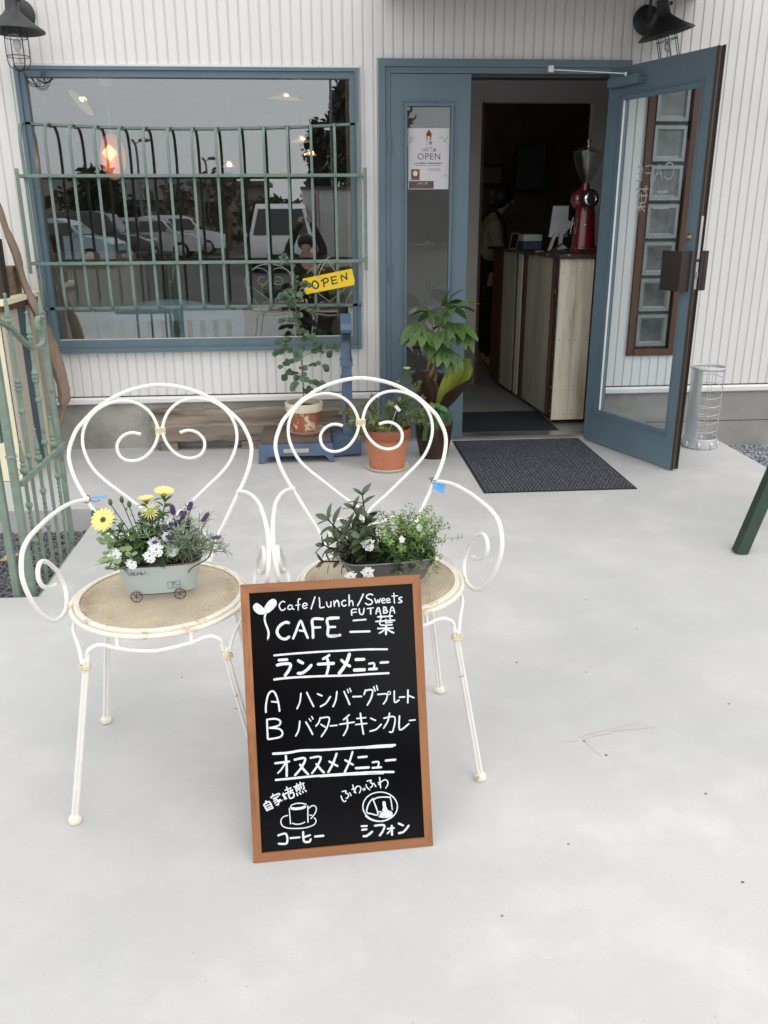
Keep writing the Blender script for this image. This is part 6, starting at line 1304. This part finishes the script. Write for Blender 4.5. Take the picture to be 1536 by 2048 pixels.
for k in range(60):
    p = Vector((.118+random.uniform(-.012, .03), -3.37+random.uniform(-.02, .02), random.uniform(.62, .69))) if k < 30 else Vector((.212+random.uniform(-.012, .016), -3.35+random.uniform(-.02, .02), random.uniform(.68, .72)))
    mb.sphere(p, .0014, 5, 4)
mb.build('seed_head', 'darkstem', fg)
c2 = thing('candytuft_plant', 'white candytuft heads drooping over the rim of the zinc tub', 'plant', TP(-.02, -.05, .07))
for (x, z, y, r) in ((.106, .616, -3.405, .0150), (.104, .540, -3.428, .0135), (.062, .532, -3.43, .0115), (.236, .655, -3.37, .006), (.19, .625, -3.39, .005)): whitecluster(c2, (x, y, z+.41*(-3.354-y)), (random.uniform(-.2, .2), -.8, .6), r, n=13 if r > .01 else 5)

# ------------------------------------------------------------------ inside: counter, grinder, barista
cn = thing('counter', 'patchwork wooden cafe counter with ivory boards just inside the door', 'counter', (1.68, 1.0, .022))
A0, A1 = Vector((1.592, .285)), Vector((1.478, 1.95))
def sidept(t): return A0 + (A1-A0)*t
ts = [0, .075, .100, .43, .465, .50, .56, .60, .80, 1.0]; ms = ['peeling', 'woodbrown', 'woodgrey', 'woodbrown', 'wooddark', 'ivory', 'woodbrown', 'woodgrey', 'woodbrown']
for i, m in enumerate(ms):
    a, b = sidept(ts[i]), sidept(ts[i+1]-.003); n2 = Vector((-1, 0)); dd = .006 if i % 2 else 0.0
    MB().prism([(a.x-dd, a.y), (a.x+.02, a.y), (b.x+.02, b.y), (b.x-dd, b.y)], .06, 1.118, 'xy').build('side_board', m, cn)
for x0, x1 in ((1.578, 1.687), (1.689, 1.800)): 
    f_ = MB().box(x0, x1, .262, .284, .058, 1.116).build('front_board', 'ivory', cn)
mb = MB()
for z_ in (1.10, 1.035, .60, .26, .10):
    for x in (1.60, 1.665, 1.71, 1.78): mb.lathe([(.0035, 0), (.0035, .001)], (x, .2615, z_), 6, axis=(0, -1, 0))
mb.build('screw', 'screw', cn)
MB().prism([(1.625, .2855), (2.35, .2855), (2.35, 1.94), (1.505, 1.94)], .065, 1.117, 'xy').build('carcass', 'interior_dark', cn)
MB().prism([(1.560, .235), (1.822, .235), (1.822, .70), (1.54, .70)], 1.1185, 1.146, 'xy').build('worktop', 'peeling', cn)
MB().prism([(1.515, .702), (2.36, .702), (2.36, 1.98), (1.43, 1.98)], 1.1185, 1.140, 'xy').build('worktop', 'wooddark', cn)
for x, y in ((1.62, .33), (1.78, .33), (1.55, 1.8)): MB().lathe([(.018, -.012), (.018, .012)], (x, y, .042), 12, axis=(1, 0, 0)).build('castor', 'grinder_black', cn)
gk = thing('coffee_grinder', 'tall red commercial coffee grinder with glass hopper on the counter', 'coffee grinder', (1.765, .42, 1.146))
g0 = (1.765, .42, 1.1465)
MB().box(1.695, 1.845, .345, .495, 1.147, 1.178).build('base', 'grinder_red', gk)
MB().box(1.718, 1.812, .3425, .3448, 1.153, 1.172).build('base_plate', 'grinder_black', gk)
MB().lathe([(.082, .0345), (.080, .04), (.076, .05), (.064, .225), (.060, .262), (.052, .285), (.040, .292)], g0, 36).build('body', 'grinder_red', gk, True)
MB().lathe([(.079, .0325), (.079, .0365)], g0, 36).build('trim_ring', 'chrome', gk)
MB().lathe([(.018, 0), (.019, .002), (.010, .004)], (1.765, .3575, 1.325), 20, axis=(0, -1, .1), sx=1.0, sy=.6).build('badge', 'chrome', gk, True)
MB().tube([(1.735, .42, 1.43), (1.765, .42, 1.452)], .03, 12).lathe([(.030, .25), (.028, .34)], (1.755, .42, 1.16), 16).build('neck', 'grinder_red', gk, True)
MB().lathe([(.001, -.06), (.040, -.058), (.058, -.045), (.066, -.01), (.066, .03), (.05, .045)], (1.742, .44, 1.482), 28, axis=(.25, -1, 0)).build('grinding_head', 'grinder_red', gk, True)
MB().lathe([(.058, .0), (.060, .03), (.052, .044), (.046, .046)], (1.770, .395, 1.484), 28, axis=(.12, -1, 0)).build('dial_housing', 'grinder_black', gk, True)
MB().lathe([(.044, .0), (.046, .004), (.040, .010), (.030, .011), (.028, .006), (.001, .006)], (1.776, .350, 1.484), 28, axis=(.12, -1, 0)).build('dial', 'chrome', gk, True)
MB().sphere((1.70, .385, 1.482), .009).build('bolt', 'chrome', gk)
MB().sphere((1.765, .375, 1.425), .016, 10, 6, sx=1.4, sz=.5).build('spout_ring', 'chrome', gk, True)
mb = MB(); fr_ = [(1.668, .36, 1.37), (1.702, .37, 1.365), (1.690, .37, 1.265), (1.655, .36, 1.27)]
for i in range(4): mb.bar(fr_[i], fr_[(i+1) % 4], .005, .008)
mb.build('side_lever', 'chrome', gk)
MB().lathe([(.028, .36), (.026, .395), (.022, .42)], (1.757, .42, 1.16), 18).build('hopper_neck', 'grinder_red', gk, True)
MB().lathe([(.026, .425), (.046, .455), (.074, .515), (.089, .575), (.092, .60)], (1.757, .42, 1.16), 28, cap=False).build('hopper', 'hopperglass', gk, True)
MB().lathe([(.093, .60), (.094, .608), (.072, .612), (.034, .632), (.010, .640), (.008, .648), (.014, .655), (.008, .66), (.014, .67), (.012, .678), (.001, .68)], (1.757, .42, 1.16), 28).build('hopper_lid', 'hopperglass', gk, True)
MB().lathe([(.035, .600), (.038, .606), (.036, .614)], (1.757, .42, 1.16), 24).lathe([(.008, .634), (.007, .646), (.014, .652), (.007, .658), (.014, .667), (.013, .674), (.001, .676)], (1.757, .42, 1.16), 16).build('lid_knob', 'chrome', gk, True)
# tablet, papers and small frames on the counter
tbz = 1.1405
t_ = thing('tablet_stand', 'white tablet screen on a white arm beside the red grinder', 'tablet', (1.76, .95, tbz))
MB().prism([(1.668, 1.235), (1.690, 1.445), (1.80, 1.445), (1.80, 1.235)], .93, .945, 'xz').build('screen', 'whiteplastic', t_)
MB().bar((1.705, .90, 1.26), (1.66, .88, 1.142), .016, .03).build('arm', 'whiteplastic', t_)
MB().prism([(1.72, 1.15), (1.73, 1.28), (1.78, 1.35), (1.83, 1.33), (1.79, 1.29), (1.752, 1.25), (1.748, 1.19), (1.79, 1.16)], .86, .88, 'xz').build('printer', 'whiteplastic', t_)
fb = thing('small_blackboard', 'small wooden framed blackboard propped on the far counter', 'blackboard', (1.50, 1.3, tbz))
MB().prism([(1.462, tbz), (1.482, 1.258), (1.540, 1.258), (1.520, tbz)], 1.30, 1.31, 'xz').build('frame', 'frameoak', fb)
MB().prism([(1.468, tbz+.008), (1.486, 1.250), (1.533, 1.250), (1.515, tbz+.008)], 1.2965, 1.2995, 'xz').build('board', 'boardblack', fb)
tag(MB().box(1.56, 1.70, 1.25, 1.5, tbz, 1.20).build('paper_stack', 'slate'), 'grey blue boxes stacked on the counter behind the tablet', 'box')
tag(MB().box(1.56, 1.70, 1.25, 1.5, 1.2005, 1.245).build('paper_stack', 'whiteplastic'), 'pale box on top of the grey blue boxes on the counter', 'box')
tag(MB().box(1.55, 1.60, .80, .86, tbz, 1.146).build('card_tray', 'paper'), 'small white card lying near the counter edge', 'card')
tag(MB().prism([(1.585, 1.1405), (1.68, 1.20), (1.685, 1.192), (1.60, 1.1405)], .62, .66, 'xz').build('wood_scoop', 'woodbrown'), 'brown wooden scoop lying left of the red grinder', 'scoop')
tag(MB().box(1.64, 1.74, .70, .80, 1.1465-.006+.0, 1.152).build('blue_cloth', 'scaleblue'), 'blue cloth folded beneath the tablet arm', 'cloth')
def picture(x0, z0, x1, z1, y, lab, dz=0.0):
    t = thing('picture', lab, 'picture', ((x0+x1)/2, y, z0)); 
    MB().prism([(x0, z0), (x1, z0), (x1, z1+dz), (x0, z1)], y, y+.03, 'xz').build('frame', 'grinder_black', t)
    MB().prism([(x0+.03, z0+.03), (x1-.03, z0+.03), (x1-.03, z1-.03+dz), (x0+.03, z1-.03)], y-.004, y-.0005, 'xz').build('image', 'print_photo' if dz == 0 else 'slate', t)
picture(2.19, 1.62, 2.56, 2.08, 4.5, 'large dark framed picture on the far wall above the barista', .08)
picture(1.78, 1.68, 2.08, 1.90, 4.5, 'low wide dark picture on the far wall left of the big one')
# barista: one continuous body, clothing as children
def skin_body(name, joints, bones, m, parent, sub=2):
    me = bpy.data.meshes.new(name); me.from_pydata([j[0] for j in joints], bones, []); o = bpy.data.objects.new(name, me); COL.objects.link(o)
    o.modifiers.new('skin', 'SKIN'); sv_ = me.skin_vertices[0].data
    for i, j in enumerate(joints): sv_[i].radius = j[1] if isinstance(j[1], tuple) else (j[1], j[1]); sv_[i].use_root = (i == 0)
    s_ = o.modifiers.new('sub', 'SUBSURF'); s_.levels = sub; s_.render_levels = sub
    bpy.context.view_layer.update(); me2 = bpy.data.meshes.new_from_object(o.evaluated_get(bpy.context.evaluated_depsgraph_get())); bpy.data.objects.remove(o)
    me2.materials.clear(); me2.materials.append(MATS[m]); me2.polygons.foreach_set('use_smooth', [True]*len(me2.polygons))
    r = Vector(parent['_root']); me2.transform(Matrix.Translation(-r)); ob = bpy.data.objects.new(name, me2); COL.objects.link(ob); ob.parent = parent; ob['_root'] = list(r); return ob
BX, BY, BZ = 1.58, 2.60, .022
pr = thing('person', 'barista in a pale shirt and black apron looking down behind the counter', 'person', (BX, BY, BZ))
def J(x, y, z, r): return ((BX+x, BY+y, BZ+z), r)
jt = [J(0, 0, .88, (.10, .08)), J(-.01, 0, 1.08, (.115, .085)), J(.0, 0, 1.26, (.135, .10)), J(.035, 0, 1.36, (.05, .05)), J(.075, 0, 1.41, (.045, .045)), J(.095, 0, 1.47, (.082, .075)), J(.10, 0, 1.53, (.075, .07)),
      J(0, .15, 1.28, .05), J(.03, .20, 1.06, .043), J(.22, .12, .98, .034), J(.30, .10, 1.0, .022), J(0, -.15, 1.28, .05), J(.03, -.20, 1.06, .043), J(.22, -.12, 1.0, .034), J(.30, -.10, 1.02, .022),
      J(0, .09, .78, .06), J(.02, .10, .45, .06), J(0, .10, .06, .04), J(.10, .10, .03, .035), J(0, -.09, .78, .06), J(.02, -.10, .45, .06), J(0, -.10, .06, .04), J(.10, -.10, .03, .035)]
bn = [(0, 1), (1, 2), (2, 3), (3, 4), (4, 5), (5, 6), (2, 7), (7, 8), (8, 9), (9, 10), (2, 11), (11, 12), (12, 13), (13, 14), (0, 15), (15, 16), (16, 17), (17, 18), (0, 19), (19, 20), (20, 21), (21, 22)]
skin_body('body', jt, bn, 'skin', pr)
js = [J(0, 0, .92, (.15, .12)), J(-.01, 0, 1.08, (.145, .115)), J(.0, 0, 1.27, (.155, .115)), J(.02, 0, 1.345, (.06, .06)), J(0, .15, 1.28, .065), J(.03, .20, 1.06, .058), J(.20, .13, .98, .045), J(0, -.15, 1.28, .065), J(.03, -.20, 1.06, .058), J(.20, -.13, 1.0, .045)]
skin_body('shirt', js, [(0, 1), (1, 2), (2, 3), (2, 4), (4, 5), (5, 6), (2, 7), (7, 8), (8, 9)], 'shirt', pr)
skin_body('trousers', [J(.01, 0, .84, (.15, .12)), J(.01, .09, .70, .105), J(.02, .10, .45, .085), J(.01, .10, .10, .075), J(.01, -.09, .70, .105), J(.02, -.10, .45, .085), J(.01, -.10, .10, .075)], [(0, 1), (1, 2), (2, 3), (0, 4), (4, 5), (5, 6)], 'apron', pr)
ja = [J(.02, 0, .55, (.17, .15)), J(.02, 0, .80, (.165, .145)), J(.012, 0, 1.0, (.158, .125)), J(.02, 0, 1.08, (.148, .118))]
skin_body('apron', ja, [(0, 1), (1, 2), (2, 3)], 'apron', pr)
MB().tube(smoothpath([(BX+.12, BY-.10, BZ+1.10), (BX+.09, BY-.12, BZ+1.28), (BX+.0, BY-.10, BZ+1.40), (BX-.10, BY-.07, BZ+1.32), (BX-.15, BY-.06, BZ+1.10)], 5), .018, 6).build('apron_strap', 'apron', pr, True)
hd = MB().sphere((BX+.085, BY, BZ+1.515), .112, 18, 12, sz=1.0); hd.v = [v for v in hd.v]
hd2 = MB(); hd2.v = [(x-.012 if z > BZ+1.47 else x-.035, y, z) for x, y, z in hd.v]; hd2.f = hd.f
hd2.build('hair', 'hair', pr, True)
mb = MB().sphere((BX+.182, BY, BZ+1.47), .016, 8, 6); mb.build('nose', 'skin', pr, True)
for s_ in (-1, 1):
    for q in range(4): MB().tube([(BX+.30, BY+s_*.10+(q-1.5)*.013, BZ+1.015), (BX+.335, BY+s_*.10+(q-1.5)*.015, BZ+1.005), (BX+.36, BY+s_*.10+(q-1.5)*.014, BZ+.985)], [.008, .0075, .006], 6).build('finger', 'skin', pr, True)

# ------------------------------------------------------------------ room behind the big window
pd = thing('pendant_lamp', 'glowing orange paper pendant lamp hanging inside the big window', 'pendant lamp', (-1.335, .9, 2.3))
MB().box(-1.365, -1.295, .865, .935, 2.195, 2.549).build('ceiling_cup', 'whiteplastic', pd)
MB().tube([(-1.33, .9, 2.195), (-1.325, .9, 1.93)], .0035, 6).build('cord', 'whiteplastic', pd)
MB().sphere((-1.325, .9, 1.92), .011).build('lamp_holder', 'whiteplastic', pd)
MB().sphere((-1.327, .9, 1.765), .115, 20, 14, sx=.72, sy=.72, sz=1.25).build('lamp_shade', 'lampshade_orange', pd, True)
mb = MB()
for q in (.016, .031, .046):
    c_ = [(-1.327+a*q, .812-.0, 1.785+b*q*1.0) for a, b in ((1, 0), (0, 1), (-1, 0), (0, -1))]
    for k in range(4): mb.bar(c_[k], c_[(k+1) % 4], .0018, .002, side=(0, 1, 0))
mb.sphere((-1.327, .812, 1.785), .008)
mb.build('glow_weave', 'bulb', pd)
for x, y, z, r, lab, tl in ((-1.88, 2.5, 2.27, .125, 'tilted cream disc lamp seen at the upper left of the window', .9), (-.216, 2.5, 2.30, .14, 'flat cream disc lamp high in the right half of the window', 0.05), (-.10, 3.1, 2.02, .10, 'small cream disc lamp lower down behind the upper grille', .0), (-.02, 3.0, 1.90, .06, 'smallest warm lamp glowing between the grille bars at right', .0), (-.75, 2.9, 1.80, .06, 'faint warm lamp deep in the room near mid window', .0)):
    t = thing('pendant_lamp', lab, 'pendant lamp', (x, y, z)); ax = Vector((math.sin(tl), -.15, math.cos(tl)))
    MB().lathe([(r, 0), (r*.97, .004), (r*.3, .03), (.02, .05)], (x, y, z), 28, axis=ax, cap=False).build('lamp_shade', 'lampshade_cream', t, True)
    MB().sphere((x+.012, y-.04, z+.016), .022, 8, 6).build('bulb', 'bulb', t, True)
    MB().tube([(x, y, z+.05), (x, y, 2.549)], .002, 5).build('cord', 'grinder_black', t)
def glow(name, x, y, z, e, col):
    l = bpy.data.lights.new(name, 'POINT'); l.energy = e; l.color = col; l.shadow_soft_size = .003
    o = bpy.data.objects.new(name, l); COL.objects.link(o); o.location = (x, y, z)
glow('pendant_light', -1.327, .9, 2.02, 5, (1, .72, .45)); glow('pendant_light', -1.327, .70, 1.72, 1.5, (1, .6, .35))
for x, y, z in ((-1.86, 2.45, 2.2), (-.216, 2.45, 2.22), (-.10, 3.05, 1.95)): glow('pendant_light', x, y, z, 2.5, (1, .8, .55))
bn_ = thing('bench', 'pale blue slatted bench back seen low in the window', 'bench', (-.95, .35, .022))
MB().prism([(-1.42, .80)] + [(-1.42+.93*i/12, .80+.085*math.sin(PI*i/12)) for i in range(13)] + [(-.49, .80), (-.49, .755), (-1.42, .755)][0:0] + [(-.49, .755), (-1.42, .755)], .33, .36, 'xz').build('top_rail', 'benchblue', bn_)
for i in range(11): MB().box(-1.40+i*.084, -1.352+i*.084, .337, .353, .48, .754).build('slat', 'benchblue', bn_)
MB().box(-1.42, -.49, .335, .355, .44, .479).build('bottom_rail', 'benchblue', bn_)
for x in (-1.44, -.50): MB().box(x-.022, x+.022, .325, .365, .022, .84).build('leg', 'benchblue', bn_)
MB().box(-1.46, -.46, .37, .75, .40, .43).build('seat', 'bluepaint', bn_)
pl_ = thing('metal_pail', 'galvanised pail behind the glass at the lower right of the window', 'pail', (.04, .38, .56))
MB().lathe([(.075, 0), (.105, .18), (.11, .185), (.10, .18), (.07, .01)], (.045, .38, .58), 24).build('body', 'zinc', pl_, True)
tag(MB().box(-.35, .30, .25, .60, .5, .579).build('window_shelf', 'woodgrey'), 'wooden shelf inside the right end of the window', 'shelf')
vg = thing('driftwood_piece', 'pale twisted driftwood standing inside the right end of the window', 'driftwood', (.17, .3, .58))
MB().tube(smoothpath([(.13, .32, .58), (.12, .33, .72), (.16, .32, .80), (.15, .30, .92), (.20, .3, 1.02), (.19, .3, 1.10)], 4), [.05, .055, .05, .06, .055, .05, .04, .045, .05, .04, .045, .05, .04, .03, .03, .03, .02, .02, .02, .02, .01], 8, ry=.7).build('wood', 'driftwood', vg, True)
ct_ = thing('cupboard', 'grey cupboard with doors dimly seen at the left inside the window', 'cupboard', (-1.7, 1.3, .022))
MB().box(-2.0, -1.30, 1.1, 1.5, .022, 1.10).build('body', 'interior', ct_); MB().box(-2.02, -1.27, 1.06, 1.52, 1.101, 1.14).build('top', 'woodgrey', ct_)
MB().box(-1.98, -1.655, 1.085, 1.099, .06, 1.06).build('door', 'interior', ct_); MB().box(-1.645, -1.32, 1.085, 1.099, .06, 1.06).build('door', 'interior', ct_)

# ------------------------------------------------------------------ what stands behind the camera and shows in the glass
def car(label, x, y, rz, paint, L=3.9, W_=1.66, H=1.48, hood=.78, van=False):
    t = thing('parked_car', label, 'car', (0, 0, 0), 'cars parked across the lane mirrored in the window'); hl = L/2
    prof = [(-hl, .30), (-hl, .62), (-hl+.08, .88), (-hl+.10, .92)] + ([(-hl+.22, H-.10), (-hl+.45, H), (.35, H), (hl-hood-.1, H-.10), (hl-.28, .98), (hl-.03, .80), (hl, .5)] if not van else [(-hl+.05, H-.08), (-hl+.2, H), (hl-.75, H), (hl-.45, H-.12), (hl-.12, 1.0), (hl-.02, .85), (hl, .5)]) + [(hl-.04, .28)]
    if not van: prof = [(-hl, .30), (-hl, .62), (-hl+.06, .90), (-hl+.25, 1.02), (-hl+.55, H-.06), (-hl+1.0, H), (.15, H), (.55, H-.10), (hl-hood-.22, .98), (hl-.35, .88), (hl-.05, .72), (hl, .5), (hl-.04, .28)]
    mb = MB(); n_ = len(prof)
    def wy(z): return W_/2*(1 if z < .95 else 1-.22*(z-.95)/(H-.95))
    rows = [(-1, .985), (-.97, 1), (-.5, 1.0), (.5, 1.0), (.97, 1), (1, .985)]
    for s_, k in rows:
        mb.v += [(px*(k if abs(s_) == 1 else 1), s_*wy(pz), .25+(pz-.25)*(1 if abs(s_) < .99 else .995)) for px, pz in prof]
    for r in range(len(rows)-1):
        for i in range(n_): mb.f.append((r*n_+i, r*n_+(i+1) % n_, (r+1)*n_+(i+1) % n_, (r+1)*n_+i))
    mb.f += [tuple(range(n_)), tuple(range((len(rows)-1)*n_, len(rows)*n_))]
    mb.build('body', paint, t, True)
    top_ = [p for p in prof if p[1] > .97]
    fx = max(p[0] for p in top_); bx = min(p[0] for p in top_)
    gx0, gx1 = bx+.18, fx-.12
    for s_ in (-1, 1):
        for a, b in ((gx0, (gx0+gx1)/2-.05), ((gx0+gx1)/2+.02, gx1)):
            yb_, yt_ = s_*(wy(1.0)+.006), s_*(wy(H-.12)+.006); off = .30 if b == gx1 else .05; o2 = .25 if a == gx0 else .02
            MB().add([(a, yb_, .98), (b, yb_, .98), (b-off, yt_, H-.13), (a+o2, yt_, H-.13)], [(0, 1, 2, 3)]).build('side_window', 'carglass', t)
        for wx in (-hl+.70, hl-.78):
            w_ = MB().lathe([(.30, -.10), (.31, -.08), (.31, .08), (.30, .10)], (wx, s_*(W_/2-.10), .31), 20, axis=(0, 1, 0)).build('wheel', 'tyre', t, True)
            MB().lathe([(.20, 0), (.19, .012), (.05, .02)], (wx, s_*(W_/2+.002), .31), 14, axis=(0, s_, 0)).build('rim', 'silverpaint', w_)
        MB().box(fx-.25, fx-.12, s_*(W_/2+.03)-.06, s_*(W_/2+.03)+.06, .98, 1.08).build('mirror', paint, t)
        MB().sphere((hl-.12, s_*(W_/2-.26), .70), .13, 10, 6, sx=.9, sz=.7).build('headlight', 'lens', t, True)
    i1 = [i for i, p in enumerate(prof) if p[0] == fx][0]; pA, pB = prof[i1], prof[i1-1]
    MB().add([(pA[0]+.004, -wy(pA[1])+.10, pA[1]+.03), (pA[0]+.004, wy(pA[1])-.10, pA[1]+.03), (pB[0]+.01, wy(pB[1])-.10, pB[1]-.02), (pB[0]+.01, -wy(pB[1])+.10, pB[1]-.02)], [(0, 1, 2, 3)]).build('windscreen', 'carglass', t)
    MB().box(hl-.01, hl+.012, -.4, .4, .42, .52).build('grille', 'carglass', t); MB().box(hl+.0125, hl+.016, -.165, .165, .30, .40).build('number_plate', 'contwhite', t)
    t.location = (x, y, -.175); t.rotation_euler = (0, 0, rz); return t
car('light blue car mirrored at the left of the window', -8.1, -23.6, 0.05, 'car_blue')
car('black tall car mirrored behind the light blue one', -7.6, -26.6, 0.03, 'car_dark', H=1.7)
car('silver car mirrored between the black and white ones', -6.2, -29.2, 0.0, 'car_silver')
car('white hatchback mirrored in the middle of the window', -5.6, -32.0, -.05, 'car_white', H=1.55)
car('white van mirrored facing the cafe behind the hanging sign', -.95, -21.5, PI/2, 'car_white', L=4.2, W_=1.75, H=1.85, van=True)
def tree(label, x, y, h, r, m, tr=.12, n=2600, col=True):
    t = thing('tree', label, 'tree', (x, y, -.17)); MB().tube([(x, y, -.2), (x+.1, y, h*.3), (x, y, h*.55)], [tr, tr*.8, tr*.4], 8).build('trunk', 'bark', t, True)
    mb = MB(); cl = [(random.uniform(-1, 1)*r*.75, random.uniform(-1, 1)*r*.75, random.uniform(.18, 1)) for _ in range(26)]
    for k in range(n):
        cx_, cy_, cz_ = random.choice(cl); sc_ = (1-cz_)*.9+.25 if col else 1
        p = Vector((x+cx_*sc_+random.gauss(0, r*.16), y+cy_*sc_+random.gauss(0, r*.16), -.17+h*cz_*.93+random.gauss(0, h*.05))); s_ = random.uniform(.10, .26)*max(1, r/1.8)
        u = Vector((random.gauss(0, 1), random.gauss(0, 1), random.gauss(0, 1))).normalized(); w = u.orthogonal().normalized()
        mb.add([p-u*s_, p+w*s_*.5, p+u*s_, p-w*s_*.5], [(0, 1, 2, 3)])
    mb.build('crown', m, t); return t
random.seed(40)
tree('tallest dark conifer mirrored at the upper right of the window', 1.5, -35, 6.9, 1.3, 'conifer', n=7000)
tree('dark conifer mirrored just left of the tallest one', .1, -36, 5.4, 1.0, 'conifer', n=5000)
tree('broad dark conifer mirrored at the right window edge', 3.2, -34, 6.0, 1.8, 'conifer', n=7000)
tree('rounded dark evergreen mirrored behind the upper left grille', -10.0, -37, 3.6, 1.9, 'conifer', col=False, n=3500)
tree('low brown bush mirrored left of the pale house', -6.6, -36, 2.9, 1.2, 'bareb', col=False, n=500)
tree('thin bare tree mirrored in front of the pale house', -4.0, -36.5, 3.4, 1.2, 'bareb', col=False, n=350)
tree('dark rounded bush mirrored between house and shed', -1.9, -34.5, 2.2, 1.4, 'bush', col=False)
tree('dark evergreen mirrored at the far left window edge', -13.2, -36, 2.6, 1.6, 'bush', col=False)
hs_ = thing('house', 'pale low house mirrored in the middle of the window', 'building', (-4, -41, -.17))
MB().box(-6.0, -2.4, -44, -40, -.17, 2.75).build('wall', 'housewall', hs_); MB().box(-6.2, -2.2, -44.2, -39.7, 2.751, 2.95).build('roof', 'houseroof', hs_)
for x in (-5.4, -3.6): MB().box(x, x+.9, -39.995, -39.9, 1.0, 2.0).build('window', 'carglass', hs_)
h2 = thing('house', 'dark roofed long house mirrored behind the cars', 'building', (-9, -48, -.17))
MB().box(-20, -5, -52, -47, -.17, 2.2).build('wall', 'housewall', h2); MB().prism([(-46.5, 2.201), (-52.5, 2.201), (-49.5, 3.5)], -20.5, -4.6, 'yz').build('roof', 'houseroof', h2)
sdh = thing('shed', 'white panelled shed mirrored beside the hanging sign', 'shed', (.6, -22, -.17))
for i in range(5): MB().box(-.35+i*.5, .13+i*.5, -24.0, -22.2, -.17, 2.1).build('panel', 'contwhite', sdh)
MB().box(-.4, 2.2, -24.1, -22.1, 2.101, 2.18).build('roof', 'houseroof', sdh)
tag(MB().box(.02, .06, -22.19, -22.1, -.17, 2.0).build('banner_pole', 'magenta'), 'thin magenta banner pole mirrored in front of the white shed', 'pole')
bk = tree('long dark hedge mirrored behind everything', 6.5, -38, 3.4, 3.5, 'bush', col=False, n=3500)
for x, y, h in ((-7.2, -33, 4.3), (.75, -31, 7.2), (-5.0, -38, 3.9)):
    t = thing('street_lamp', {-7.2: 'twin headed street lamp mirrored near the glowing pendant', .75: 'tall curved lamp post mirrored before the tallest conifer', -5.0: 'thin lamp post mirrored in front of the pale house'}[x], 'street lamp', (x, y, -.17))
    MB().tube(smoothpath([(x, y, -.17), (x, y, h*.6), (x, y, h*.92), (x-.15, y, h)], 4), .05, 8).build('pole', 'zinc', t, True)
    MB().sphere((x+.35, y, h-.02), .2, 10, 6, sx=1.3, sz=.4).build('lamp_head', 'zinc', t, True); MB().tube([(x, y, h*.97), (x+.35, y, h-.02)], .02, 5).build('arm', 'zinc', t)
# the photographer, seen only as a dark reflection
ph_ = thing('person', 'photographer in dark clothes seen only as a dark mirror image by the sign', 'person', (-.12, -5.95, 0))
def Q(x, y, z, r): return ((-.12+x, -5.95+y, z), r)
jp = [Q(0, -.12, .42, (.15, .13)), Q(0, -.06, .60, (.14, .12)), Q(0, .04, .82, (.15, .12)), Q(0, .10, .93, (.055, .055)), Q(0, .14, .97, (.05, .05)), Q(0, .19, 1.02, (.08, .085)), Q(0, .20, 1.08, (.07, .075)),
      Q(.17, .04, .85, .06), Q(.22, .22, .98, .048), Q(.12, .40, 1.22, .036), Q(.07, .45, 1.30, .024), Q(-.17, .04, .85, .06), Q(-.22, .22, .98, .048), Q(-.10, .40, 1.22, .036), Q(-.03, .45, 1.30, .024),
      Q(.12, -.02, .40, .09), Q(.16, .22, .48, .068), Q(.14, -.04, .08, .045), Q(.15, .10, .04, .04), Q(-.12, -.02, .40, .09), Q(-.16, .22, .48, .068), Q(-.14, -.04, .08, .045), Q(-.15, .10, .04, .04)]
skin_body('body', jp, bn, 'skin', ph_)
jc = [((p[0][0], p[0][1], p[0][2]), tuple(r*1.18 for r in p[1]) if isinstance(p[1], tuple) else p[1]*1.2) for p in jp]
sel = [0, 1, 2, 7, 8, 9, 10, 11, 12, 13, 14, 15, 16, 17, 19, 20, 21]; mp = {o: n for n, o in enumerate(sel)}
skin_body('coat', [jc[i] for i in sel], [(mp[a], mp[b]) for a, b in ((0, 1), (1, 2), (2, 7), (7, 8), (8, 9), (9, 10), (2, 11), (11, 12), (12, 13), (13, 14), (0, 15), (15, 16), (16, 17), (0, 19), (19, 20), (20, 21))], 'coat', ph_)
for s_ in (-1, 1):
    for q in range(4): MB().tube([(-.12+s_*.055+(q-1.5)*.014, -5.49, 1.31), (-.12+s_*.05+(q-1.5)*.014, -5.475, 1.345), (-.12+s_*.035+(q-1.5)*.014, -5.46, 1.365)], [.008, .0078, .006], 6).build('finger', 'skin', ph_, True)
MB().sphere((-.12, -5.80, 1.07), .105, 16, 12, sz=1.0).build('hair', 'hair', ph_, True)
